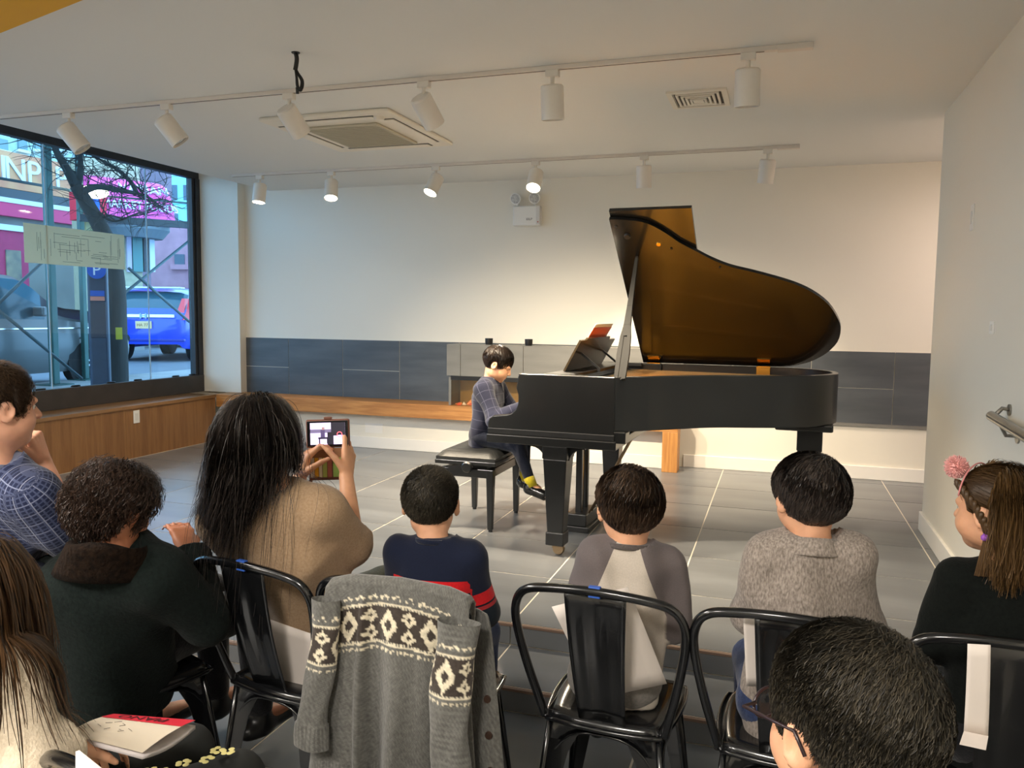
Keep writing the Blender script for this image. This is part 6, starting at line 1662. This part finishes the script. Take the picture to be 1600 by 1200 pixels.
P_ = sim_hair(hd, body, 120, 36, 0.0180, 57, (-0.01, 0.03, 0.125), 0.020, 0.012, 0.70, 0.12, lens=(0.6, 0.9), pull=-_rt*0.1, side=0.0, back=-0.06, front=0.060)
s2 = strand_obj('loose_strands', P_, 0.0008*np.linspace(1, 0.4, 36), HM_BK, bo)
toloc(bo, cap, core, so, s2); core.location = tuple(-np.array(bo['_base'])); eyes(hd, bo)
woman = bo
# her phone in its open wallet case
pc0 = DW(512, 678, 2.62)
ph = tag(empty('phone', tuple(pc0)), 'phone in a brown wallet case held up, its screen showing the pianist', 'phone')
Mx = Matrix(((_rt[0], _fw[0], _up[0]), (_rt[1], _fw[1], _up[1]), (_rt[2], _fw[2], _up[2]))).to_4x4()
ph.scale = (1.035,)*3; ph.rotation_euler = (Mx @ Matrix.Rotation(-0.03, 4, 'Y')).to_euler()
M_CASE = mat('brown_leather_case', (110, 66, 48), 0.5, noise=0.15, nscale=40)
MB().box(-0.072, 0.072, 0.0, 0.011, -0.045, 0.048).build('case', M_CASE, ph, bev=0.006, seg=3)
MB().box(-0.067, 0.067, -0.004, 0.0, -0.041, 0.043).build('phone_body', mat('black_bezel', (22, 22, 24), 0.2), ph, bev=0.003)
scr = MB().box(-0.056, 0.058, -0.0046, -0.004, -0.034, 0.037).build('screen', mat('lit_screen', (190, 170, 214), 0.3, emit=(186, 168, 214), estr=0.75), ph)
def scr_rect(nm, x0, x1, z0, z1, c, e, y=-0.0049): MB().box(x0, x1, y, -0.0045, z0, z1).build(nm, mat('screen_'+nm, c, 0.4, emit=c, estr=e), scr)
scr_rect('dark_area', 0.012, 0.058, -0.004, 0.037, (28, 26, 36), 0.5); scr_rect('band_area', -0.056, 0.014, 0.004, 0.016, (92, 84, 110), 0.6)
scr_rect('bench_area', -0.03, 0.006, -0.016, -0.010, (30, 28, 40), 0.5, -0.0052); scr_rect('bench_leg_a', -0.028, -0.024, -0.032, -0.012, (30, 28, 40), 0.5, -0.0052); scr_rect('bench_leg_b', -0.002, 0.002, -0.032, -0.012, (30, 28, 40), 0.5, -0.0052)
scr_rect('player_area', -0.022, -0.008, -0.012, 0.014, (64, 54, 84), 0.6, -0.0052); scr_rect('player_head', -0.018, -0.009, 0.014, 0.023, (130, 100, 100), 0.6, -0.0052); scr_rect('piano_area', 0.0, 0.02, -0.034, 0.0, (30, 28, 40), 0.5, -0.0052); scr_rect('piano_side', 0.0, 0.034, -0.006, 0.006, (26, 24, 32), 0.5, -0.0053)
MB().tube([(0.040+0.008*math.cos(a), -0.0052, -0.002+0.008*math.sin(a)) for a in np.linspace(0, 2*PI, 17)], 0.0012, 5).build('record_ring', mat('screen_red', (240, 90, 100), 0.4, emit=(240, 90, 100), estr=0.8), scr)
MB().box(-0.012, 0.014, 0.0, 0.010, 0.048, 0.056).build('case_clasp', M_CASE, ph, bev=0.002)
fl_ = MB().box(-0.066, 0.066, 0.004, 0.009, -0.152, -0.047).build('case_flap', M_CASE, ph, bev=0.003)
for x0, x1, c in ((-0.060, -0.048, (214, 206, 190)), (-0.046, -0.034, (222, 170, 40)), (-0.032, -0.022, (230, 226, 200)), (-0.020, -0.006, (172, 186, 96)), (-0.004, 0.010, (168, 96, 80)), (0.014, 0.060, (150, 186, 90))):
    MB().box(x0, x1, 0.002, 0.0045, -0.142, -0.078).build('card', mat('card_%d_%d' % (c[0], c[2]), c, 0.5), fl_)
MB().box(-0.066, 0.066, 0.0015, 0.0045, -0.078, -0.047).build('flap_pocket', mat('tan_leather_case', (142, 98, 62), 0.5), fl_)
MB().tube([(-0.062, 0.006, -0.150), (-0.060, 0.008, -0.18), (-0.052, 0.01, -0.205)], [0.006, 0.006, 0.005], 8, flat=0.4).build('wrist_strap', M_CASE, ph, smooth=True)

# 7 man in the plaid shirt resting his chin on his hand
hd = Head(D(-4, 636, 2.28), -0.32, 0.06, 0.0, 0.232, False)
J = skeleton(seat_of('man', 0.0), -0.25, hd.c, 0.232, 1.02, 0.185, neck=D(-18, 728, 2.27))
J['SR'] = D(50, 775, 2.24); J['ER'] = D(128, 862, 2.42); J['WR'] = D(68, 722, 2.50)
J['alm'] = -0.06; dR = nrm(D(47, 664, 2.46)-J['WR'])
hands = dict(R=dict(ops=hand_ops(J['WR'], dR, -_rt*1.0-_fw*0.1, 1, 0.98, (0.75, 1.0, 1.1, 1.2), 0.02, (0.5, 0.25), (0.9, 1.1, 1.2, 1.2)), c=D(55, 690, 2.48)))
m_ = pattern_mat('navy_plaid', 'plaid', base=(24, 30, 56), base2=(42, 50, 82), line=(160, 166, 188), p=0.030, pv=0.034, w=0.0020, op=0.7, p2=0.0115, w2=0.0035, line2=(110, 120, 156))
bo = figure('man in a navy plaid shirt resting his chin on his hand at the left edge', J, hd, SK_M, top=dict(m=m_, e=0.018, upto={'L': 0.1, 'R': 0.0}, hang=0.016, wob=(0.009, 26, 7), hem=0.08, neck=0.02), bottom=dict(m=M_JEAN), shoes=M_SHOE, hands=hands)
toloc(bo, *short_hair(hd, bo, HM_MN, 7500, 0.032, 0.013, 0.0009, 7, (0.0, -0.05, 0.105), 0.008, 0.35, side=-0.040, back=-0.07, front=0.070))
blazer_collar(J, bo, m_, 0.066, -0.01, 0.030, 0.30, gap=0.5); eyes(hd, bo, brow=(60, 44, 34))
bd = hd  # stubble shade is part of the skin tone

# 8 curly-haired woman in the dark coat
hd = Head(D(182, 795, 2.22), -0.16, 0.16, 0.0, 0.215, False)
J = skeleton(seat_of('curly', 0.0), -0.22, hd.c, 0.215, 0.96, 0.185, neck=D(172, 868, 2.20))
J['ER'] = D(318, 968, 2.36); J['WR'] = D(292, 862, 2.50); J['SR'] = D(246, 908, 2.22); J['SL'] = D(102, 920, 2.24)
m_ = cloth('dark_green_coat', (13, 19, 18), (22, 30, 28), 90, 0.95, 0.3, sheen=0.03)
cp = chairs['curly']; rzc = cp.rotation_euler.z; fc = V3(-math.sin(rzc), math.cos(rzc), 0); rc = V3(math.cos(rzc), math.sin(rzc), 0); c0 = V3(cp.location.x, cp.location.y, CF)
ex_ = [cone(c0-fc*0.20+UP*0.72+rc*(sx*0.145-0.005), c0-fc*0.14+UP*0.28+rc*(sx*0.13-0.01), 0.10, 0.125, 0.08, (fc, 0.8)) for sx in (-1, 0, 1)]
bo = figure('woman with short dark curly hair in a black-green coat', J, hd, SK_C, top=dict(m=m_, e=0.026, hang=0.012, wob=(0.010, 18, 9), hem=0.14, neck=0.02, name='coat', extra=ex_), bottom=dict(m=M_DARK), shoes=M_SHOE)
cap = hair_cap(hd, 'hair', HM_CU, bo, 0.026, side=-0.045, back=-0.10, front=0.055, fat=(1.05, 1.05, 1.0))
rc_ = np.random.RandomState(8); q = scalp_roots(hd, 3800, 12, 0.022, (1.05, 1.05, 1.0), side=-0.03, back=-0.098, front=0.055)
C0 = V3(0, -0.014, 0.028); nn = nrm(q-C0) if False else (q-C0)/np.linalg.norm(q-C0, axis=1)[:, None]
dn = V3(0, -0.25, -1)-nn*((nn @ V3(0, -0.25, -1))[:, None]); dn /= np.maximum(np.linalg.norm(dn, axis=1)[:, None], 1e-6); sd_ = np.cross(nn, dn)
M_ = 12; L_ = rc_.uniform(0.035, 0.075, len(q)); ph_ = rc_.uniform(0, 6.28, len(q)); cr = rc_.uniform(0.004, 0.009, len(q)); fq = rc_.uniform(6, 11, len(q))
P_ = np.stack([q+nn*(0.004+0.010*math.sin(min(1, s_)*2.0)+cr*np.cos(ph_+fq*s_)*0.8)[:, None]+dn*(L_*s_)[:, None]+sd_*(cr*np.sin(ph_+fq*s_))[:, None] for s_ in np.linspace(0, 1, M_)], 1)
so = strand_obj('curls', hd.c+(P_*hd.s) @ hd.R.T, 0.0015*np.linspace(1, 0.5, M_), HM_CU, bo, 2)
toloc(bo, cap, so); blazer_collar(J, bo, cloth('brown_fur', (16, 10, 7), (34, 23, 15), 60, 1.0, 0.8, sheen=0.0), 0.100, -0.050, 0.085, 0.55, 'fur_collar', 0.3, 0.034); eyes(hd, bo)
wb_ = np.array(bo['_base'])
MB().tube([hd.p(0.062, 0.092, -0.004)-wb_, hd.p(0.080, 0.05, -0.002)-wb_, hd.p(0.086, -0.01, 0.0)-wb_], 0.0015, 6).tube([hd.p(0.034+0.026*math.cos(a), 0.105-0.008*abs(math.cos(a)), -0.004+0.018*math.sin(a))-wb_ for a in np.linspace(0, 2*PI, 18)], 0.0016, 6).build('glasses_frame', M_GLS, bo)

# 9 girl in the cream sweater at the bottom left
hd = Head(D(-62, 935, 1.44), 0.05, 0.10, 0.0, 0.205)
J = skeleton(seat_of('ll', -0.04), -0.30, hd.c, 0.21, 0.80, 0.120, neck=D(-66, 1035, 1.44))
J['SR'] = D(8, 1068, 1.40); J['ER'] = D(48, 1200, 1.38); J['WR'] = D(92, 1158, 1.46)
dR = nrm(D(150, 1168, 1.56)-J['WR'])
hands = dict(R=dict(ops=hand_ops(J['WR'], dR, -UP, -1, 0.86, (0.45, 0.5, 0.55, 0.6), 0.06, (0.6, 0.3)), c=D(122, 1162, 1.5)))
for k in 'LR': J['K'+k] = J['K'+k]+J['f']*0.06+J['r']*0.05; J['A'+k] = J['K'+k]-UP*0.37+J['f']*0.02
m_ = cloth('cream_knit', (206, 190, 166), (222, 208, 186), 130, 0.95, 0.3)
HML = hair_mat('long_brown_hair', (32, 22, 14), (92, 66, 42), 0.40)
bo = figure('girl with long brown hair in a cream sweater at the bottom left', J, hd, SK_K, top=dict(m=m_, e=0.018, hang=0.014, wob=(0.010, 22, 12), hem=0.04, neck=0.012, name='sweater', upto={'L': 0.97, 'R': 0.9}), bottom=dict(m=mat('floral_black_cloth', (18, 20, 19), 0.9, col2=(26, 28, 26), nscale=30), name='leggings'), shoes=M_SHOE, hands=hands)
body = torso_ops(J, 0.024)+arm_ops(J, 'R', 0.024)+arm_ops(J, 'L', 0.024)
cap = hair_cap(hd, 'hair', HML, bo, 0.014, side=-0.02, back=-0.09, front=0.06)
core = sdf_obj('hair_mass', [hd.e((0, -0.04, -0.02), (0.086, 0.072, 0.105), 0.03)]+[cone(hd.p(dx, -0.05, -0.02), hd.p(dx*1.1, -0.10, -0.02)-UP*0.17, 0.036, 0.014, 0.05) for dx in (-0.06, -0.02, 0.02, 0.06)], HML, bo, 0.009)
P_ = sim_hair(hd, body, 2600, 24, 0.0158, 41, (0.0, 0.03, 0.125), 0.014, 0.008, 0.74, 0.04, lens=(0.7, 1.05), wave=0.010, side=0.0, back=-0.09, front=0.060)
so = strand_obj('hair_strands', P_, 0.0015*np.concatenate([np.full(14, 1.0), np.linspace(1, 0.35, 10)]), HML, bo, 2)
toloc(bo, cap, so); core.location = tuple(-np.array(bo['_base'])); eyes(hd, bo)
girl_ll = J
fw_ = MB(); rf = random.Random(2); gb = np.array(bo['_base'])
for kk in range(9):
    t = rf.uniform(0.45, 0.95); c = J['HR']+(J['KR']-J['HR'])*t+UP*0.0835+J['r']*rf.uniform(-0.02, 0.02)-gb
    for p5 in range(5):
        a = p5*2*PI/5+rf.random(); fw_.ball((c[0]+0.010*math.cos(a), c[1]+0.010*math.sin(a), c[2]-0.001), 0.007, 0.007, 0.0015, 8, 4)
fw_.build('flower_print', mat('pale_print', (206, 196, 130), 0.8), bo)['kind'] = 'stuff'

# 10 the boy at the piano
hc = V3(-1.745, 4.955, 1.052)
hd = Head(hc, -PI/2+0.12, 0.48, 0.0, 0.215)
J = skeleton((-1.845, 4.955, 0.512), -PI/2+0.04, hc, 0.215, 0.72, 0.130, neck=(-1.800, 4.958, 0.932))
f_ = J['f']
J['ER'] = V3(-1.70, 4.76, 0.715); J['WR'] = V3(-1.535, 4.83, 0.790); J['EL'] = V3(-1.70, 5.16, 0.715); J['WL'] = V3(-1.535, 5.06, 0.790)
J['KR'] = V3(-1.575, 4.86, 0.535); J['KL'] = V3(-1.585, 5.02, 0.535)
J['AR'] = V3(-1.46, 4.80, 0.305); J['AL'] = V3(-1.565, 5.00, 0.300); J['toe'] = nrm(V3(1, -0.25, -0.25))
hands = {k: dict(ops=hand_ops(J['W'+k], V3(1, 0, 0.0), -UP, 1 if k == 'L' else -1, 0.72, (0.35, 0.4, 0.4, 0.45), 0.15, (0.6, 0.2), (0.6, 0.6, 0.6, 0.6)), c=J['W'+k]+V3(0.05, 0, 0), fine=True) for k in 'LR'}
m_ = pattern_mat('navy_windowpane', 'plaid', base=(27, 29, 44), base2=(42, 44, 62), line=(150, 150, 176), p=0.052, pv=0.060, w=0.0030, op=0.16)
bo = figure('small boy in a navy checked suit playing the piano', J, hd, SK_P, top=dict(m=m_, e=0.020, hang=0.006, wob=(0.009, 34, 2), hem=0.05, neck=0.010, name='jacket', h=0.006), bottom=dict(m=cloth('navy_suiting', (24, 28, 40), (34, 38, 52), 160), e=0.004, upto=0.90), hands=hands, hfine=0.006)
cap, sh_ = short_hair(hd, bo, hair_mat('pianist_hair', (26, 20, 17), (58, 44, 34), 0.35), 3600, 0.060, 0.016, 0.0012, 6, (0.0, -0.05, 0.105), 0.003, 0.15, side=-0.006, back=-0.060, front=0.048)
toloc(bo, cap, sh_); eyes(hd, bo, closed=True)
bb_ = np.array(bo['_base'])
blazer_collar(J, bo, cloth('shirt_white', (236, 232, 226), None, 160), 0.046, -0.004, 0.026, 0.15, 'shirt_collar', 0.3, 0.003)
blazer_collar(J, bo, m_, 0.054, -0.016, 0.018, 0.35, 'collar', 0.5)
M_SOCK = cloth('mustard_sock', (176, 160, 30), (196, 178, 44), 140); M_PSH = mat('patent_shoe', (16, 16, 17), 0.2, coat=0.5)
for k in 'LR':
    A = J['A'+k]-bb_; td = J['toe']; K_ = J['K'+k]-bb_; ax = nrm(A-K_)
    MB().tube([A-ax*0.045, A+ax*0.02], [0.036, 0.034], 14).build('sock', M_SOCK, bo, smooth=True)
    h_ = A+ax*0.015
    sdf_obj('shoe', [cone(h_-td*0.030-UP*0.020, h_+td*0.085-UP*0.020, 0.032, 0.028, 0.02), cone(h_-td*0.02, h_-td*0.02-UP*0.02, 0.032, 0.034, 0.02), cone(h_-td*0.045-UP*0.048, h_+td*0.09-UP*0.044, 0.012, 0.014, 0.01)], M_PSH, bo, 0.006)
# ------------------------------------------------------------------ cardigan hung over the chair, papers, booklet
def stitch_pattern(a, b, t0):
    """fair-isle band: a across, b down (metres), band starts t0 below the shoulder; returns rgb"""
    g = np.array(lin((98, 97, 93))); dk = np.array(lin((62, 55, 50))); cr = np.array(lin((206, 196, 172)))
    st = 0.0046; c = np.floor(a/st).astype(int); r = np.floor((b-t0)/st).astype(int)
    col = np.tile(g, a.shape+(1,)); n = (np.sin(a*900+np.sin(b*700))*np.sin(b*1100+a*300)*0.5+0.5)[..., None]
    col = col*(0.72+0.5*n)
    rs = np.random.RandomState(0); h = ((c*73856093) ^ (r*19349663)) % 97/97.0
    def put(m, v): col[m] = v
    put((r == 0) & (c % 4 != 0) & (h > 0.25), cr); put((r == 1) & (c % 4 == 2), cr); put((r == -1) & (c % 8 < 2), cr)
    put((r == 4) | ((r == 5) & (c % 2 == 0)), cr)
    fld = (r >= 6) & (r < 26); put(fld, dk)
    P = 26; dc = (c % P)-P//2; dr = r-16
    bd = np.abs(dc)/6.5+np.abs(dr)/9.5; put(fld & (bd < 1.0) & (bd > 0.42), cr)
    dc2 = ((c+P//2) % P)-P//2
    for rr_ in (11, 21):
        sd = np.abs(dc2)/3.6+np.abs(r-rr_)/5.0; put(fld & (sd < 1.0) & (sd > 0.38), cr)
    sl = (np.abs(np.abs(dc)-9+np.sign(dr)*0-np.abs(dr)*0.0-(dr % 5)*0.5) < 0.9) & (np.abs(dr) > 3); put(fld & sl & (np.abs(dr) < 8), cr)
    put((r == 27) | ((r == 26) & (c % 2 == 0)), cr); put((r == 30) & (c % 4 != 1) & (h > 0.2), cr); put((r == 31) & (c % 4 == 2), cr)
    return col
M_CARD = bpy.data.materials.new('fair_isle_wool'); M_CARD.use_nodes = True
_nt = M_CARD.node_tree; _b = _nt.nodes['Principled BSDF']; _a = _nt.nodes.new('ShaderNodeAttribute'); _a.attribute_name = 'pc'
_n = _nt.nodes.new('ShaderNodeTexNoise'); _n.inputs['Scale'].default_value = 90; _n.inputs['Detail'].default_value = 5
_tc = _nt.nodes.new('ShaderNodeTexCoord'); _nt.links.new(_tc.outputs['Object'], _n.inputs['Vector'])
_h = _nt.nodes.new('ShaderNodeHueSaturation'); _m = _nt.nodes.new('ShaderNodeMath'); _m.operation = 'MULTIPLY_ADD'; _m.inputs[1].default_value = 1.1; _m.inputs[2].default_value = 0.5
_nt.links.new(_n.outputs['Fac'], _m.inputs[0]); _nt.links.new(_m.outputs[0], _h.inputs['Value']); _nt.links.new(_a.outputs['Vector'], _h.inputs['Color']); _nt.links.new(_h.outputs[0], _b.inputs['Base Color'])
_bp = _nt.nodes.new('ShaderNodeBump'); _bp.inputs['Strength'].default_value = 0.6; _bp.inputs['Distance'].default_value = 0.004
_nt.links.new(_n.outputs['Fac'], _bp.inputs['Height']); _nt.links.new(_bp.outputs[0], _b.inputs['Normal'])
_b.inputs['Roughness'].default_value = 1.0; _b.inputs['Specular IOR Level'].default_value = 0.05; _b.inputs['Sheen Weight'].default_value = 0.3
def wool_grid(name, P, col, parent, th=0.006):
    ni, nj, _ = P.shape
    v = P.reshape(-1, 3); i, j = np.meshgrid(np.arange(ni-1), np.arange(nj-1), indexing='ij'); k = (i*nj+j).ravel()
    f = np.stack([k, k+1, k+nj+1, k+nj], -1)
    o = mesh_obj(name, np_mesh(name, v, f, M_CARD, True, {'pc': col.reshape(-1, 3)}), parent)
    if th: s = o.modifiers.new('t', 'SOLIDIFY'); s.thickness = th; s.offset = 0
    return o
cc = chairs['cardigan']
cd = tag(empty('cardigan', tuple(cc.location), cc.rotation_euler.z), 'grey wool cardigan with a cream diamond pattern hung over a chair back', 'cardigan')
def hoop_z(x): return np.interp(np.abs(x), [0, 0.145, 0.202, 0.228, 0.26], [0.850, 0.842, 0.826, 0.79, 0.67])
ni, nj = 190, 130
S = np.linspace(0, 0.70, ni)[:, None]; Uu = np.linspace(-1, 1, nj)[None, :]
s_ = S+0*Uu; u_ = Uu+0*S
x_ = 0.035+u_*(0.210+0.06*np.clip(s_-0.08, 0, 1))
zt = hoop_z(u_*0.212)+0.017
fr = s_ < 0.085
z_ = np.where(fr, zt-0.07+s_*0.82, zt-(s_-0.085)); 
ang = np.clip((s_-0.05)/0.06, 0, 1)*PI
z_ = np.where((s_ > 0.05) & (s_ < 0.11), zt-0.016+0.016*np.sin(ang), np.where(s_ <= 0.05, zt-0.066+s_, zt-0.016-(s_-0.11)))
y_ = np.where(s_ <= 0.05, -0.240, np.where(s_ < 0.11, -0.262+0.022*np.cos(ang), -0.284))
dn = np.clip((s_-0.11)/0.5, 0, 1)
fold = np.sin(u_*7.0+0.6)*0.020+np.sin(u_*13+1.9)*0.010+np.exp(-((u_+0.42)/0.05)**2)*0.03
y_ = y_-fold*dn**0.7*1.2-0.03*dn+0.030*dn*(u_**2)
x_ = x_+0.010*np.sin(dn*3+u_*5)*dn
band = s_-0.10-0.030*u_**2*1.3
col = stitch_pattern(x_*1.0+0.4, band, 0.035)
rib = (s_ > 0.60); col[rib] *= (0.8+0.35*(np.sin(x_[rib]*900) > 0))[:, None]
wool_grid('back_panel', np.stack([x_, y_, z_], -1), col, cd)
def sleeve(name, top, bot, w0, w1, flat, seed, t0, cuff):
    ni, nj = 110, 64; t = np.linspace(0, 1, ni)[:, None]; a = np.linspace(0, 2*PI, nj)[None, :]
    A, B = np.array(top), np.array(bot); L = np.linalg.norm(B-A)
    w = (w0+(w1-w0)*t)*(1+0*a); w = np.where(t > 1-cuff, w*1.10, w)
    c = A+(B-A)*t[..., None]
    bend = 0.012*np.sin(t*5+seed)
    x = c[..., 0]+w*np.cos(a)*(1+0.06*np.sin(t*14+a*2+seed))+bend; y = c[..., 1]+w*flat*np.sin(a)*(1+0.10*np.sin(t*11+a*3+seed)); z = c[..., 2]+0*a
    z = z+0.05*np.clip(0.12-t, 0, 1)*0
    col = stitch_pattern(a*w0*0.95+0.3+0*t, t*L+0*a, t0)
    rb = (t > 1-cuff)+0*a > 0; col[rb] *= (0.78+0.4*(np.sin((a+0*t)[rb]*40) > 0))[:, None]
    o = wool_grid(name, np.stack([x, y, z], -1), col, cd, 0.0); return o
sleeve('sleeve', (-0.165, -0.312, 0.802), (-0.178, -0.345, 0.400), 0.040, 0.046, 0.55, 0.4, 0.045, 0.16)
sleeve('sleeve', (0.222, -0.318, 0.798), (0.240, -0.375, 0.360), 0.056, 0.052, 0.50, 2.0, 0.055, 0.14)
for sx, x0, x1 in ((-1, -0.250, -0.18), (1, 0.24, 0.345)):
    ni, nj = 90, 26; t = np.linspace(0, 1, ni)[:, None]; u = np.linspace(0, 1, nj)[None, :]
    xx = (x0+(x1-x0)*u)*(0.80+0.22*t**0.6); zz_ = 0.80-0.62*t+0*u-0.03*np.abs(xx-sx*0.19)*2
    yy = -0.245-0.035*t+0.02*np.sin(u*4+t*3)-0.02*u*(1 if sx < 0 else -1)
    cl = stitch_pattern(xx+0.7, t*0.62+0*u, 0.9)
    fp_ = wool_grid('front_panel', np.stack([xx, yy, zz_], -1), cl, cd)
    if sx > 0:
        for k in range(4):
            i_ = int((0.35+0.15*k)*(ni-1)); j_ = int(0.72*(nj-1))
            MB().lathe([(0, -0.006), (0.009, -0.006), (0.0105, -0.003), (0.0105, 0), (0, 0)], 14, (float(xx[i_, j_]), float(yy[i_, j_])-0.003, float(zz_[i_, j_])), 1).build('button', mat('brown_button', (58, 42, 34), 0.35), fp_, smooth=40)
def sheet(name, label, cat, corners, grp=None, m=None, th=0.0012, bend=0.0, nn_=8):
    Q = [np.array(c, float) for c in corners]; base = sum(Q)/4
    o = tag(empty(name, tuple(base)), label, cat, grp); Q = [q-base for q in Q]
    n_ = nrm(np.cross(Q[1]-Q[0], Q[3]-Q[0])); P = []
    for i in range(nn_):
        t = i/(nn_-1); P.append([tuple((Q[0]*(1-t)+Q[3]*t)*(1-u)+(Q[1]*(1-t)+Q[2]*t)*u+n_*bend*math.sin(t*PI)) for u in np.linspace(0, 1, 6)])
    p = MB().grid(P).build('page', m or M_PAPER, o, smooth=True); s = p.modifiers.new('t', 'SOLIDIFY'); s.thickness = th
    return o
M_PAPER = mat('white_paper', (226, 216, 208), 0.75)
PG = 'paper sheets on the chair backs'
sheet('paper_sheet', 'white paper sheet tucked behind the chair of the woman with the phone', 'paper', [D(405, 962, 2.44), D(492, 992, 2.37), D(484, 1106, 2.42), D(402, 1084, 2.50)], PG, bend=0.008)
sheet('paper_sheet', 'tilted white paper sheet between the raglan boy and his chair back', 'paper', [D(862, 948, 2.155), D(981, 917, 2.125), D(1042, 1068, 2.19), D(930, 1092, 2.245)], PG, bend=0.006)
sheet('paper_sheet', 'narrow white paper strip standing behind the chair of the blazer boy', 'paper', [D(1161, 962, 2.01), D(1184, 962, 2.00), D(1190, 1072, 2.06), D(1166, 1072, 2.07)], PG)
ps = sheet('paper_sheet', 'white paper strip hanging on the chair back of the girl in black', 'paper', [D(1512, 1006, 1.80), D(1548, 1008, 1.785), D(1544, 1150, 1.83), D(1506, 1142, 1.84)], PG, bend=-0.004)
b4 = np.array(ps.location); Q = [D(1506, 1142, 1.84)-b4, D(1544, 1150, 1.83)-b4, D(1540, 1172, 1.79)-b4, D(1499, 1163, 1.80)-b4]
MB().hexa([tuple(q) for q in Q], [tuple(q-_fw*0.001) for q in Q]).build('folded_end', M_PAPER, ps)
# programme booklet on the girl's lap
bq = [D(178, 1119, 1.66), D(305, 1129, 1.64), D(222, 1180, 1.46), D(103, 1150, 1.50)]
bk_ = sheet('programme_booklet', 'open programme booklet with a red header on the lap of the girl in cream', 'booklet', [bq[0]-UP*0.008, bq[1]-UP*0.014, bq[2]-UP*0.008, bq[3]-UP*0.006], None, mat('page_edge', (200, 192, 190), 0.7), 0.008, 0.010)
bb = np.array(bk_.location)
cov = [q-bb for q in bq]; n_ = nrm(np.cross(cov[1]-cov[0], cov[3]-cov[0])); n_ = n_ if n_[2] > 0 else -n_
def cv(u, t, h=0.004): 
    p = (cov[0]*(1-t)+cov[3]*t)*(1-u)+(cov[1]*(1-t)+cov[2]*t)*u; return tuple(p+n_*(h+0.006*math.sin(t*PI)))
MB().grid([[cv(u, t) for u in np.linspace(0, 1, 8)] for t in np.linspace(0, 1, 10)]).build('cover', mat('programme_cover', (226, 212, 190), 0.6), bk_, smooth=True)
MB().grid([[cv(u, t, 0.0048) for u in np.linspace(0.0, 1, 8)] for t in np.linspace(0.0, 0.30, 6)]).build('red_header', mat('red_print', (214, 36, 56), 0.6), bk_, smooth=True)
o_, xa, ya = np.array(cv(0.45, 0.16, 0.0060)), np.array(cv(0.9, 0.16, 0.0060)), np.array(cv(0.45, 0.0, 0.0060))
ex_ = nrm(xa-o_); ez_ = n_; ey_ = nrm(np.cross(ez_, ex_))
tt = text_obj('title_print', 'PIANO', 0.035, mat('dark_print', (60, 20, 26), 0.6), bk_, (0, 0, 0), (0, 0, 0), extr=0.0002)
tt.matrix_local = Matrix(((-ex_[0], -ey_[0], ez_[0], o_[0]), (-ex_[1], -ey_[1], ez_[1], o_[1]), (-ex_[2], -ey_[2], ez_[2], o_[2]), (0, 0, 0, 1)))
lb = MB(); rr = random.Random(9)
for k in range(9):
    u, t = rr.uniform(0.15, 0.7), rr.uniform(0.45, 0.8)
    lb.tube([cv(u, t, 0.0062), cv(u+rr.uniform(0.03, 0.08), t-rr.uniform(-0.06, 0.08), 0.0062)], 0.0006, 4)
lb.build('drawn_marks', mat('pencil', (120, 110, 100), 0.7), bk_)['kind'] = 'stuff'
sheet('paper_slip', 'cream paper slip on the empty chair at the bottom left', 'paper', [D(118, 1174, 1.12), D(124, 1172, 1.12), D(178, 1215, 1.08), D(118, 1215, 1.08)], None)
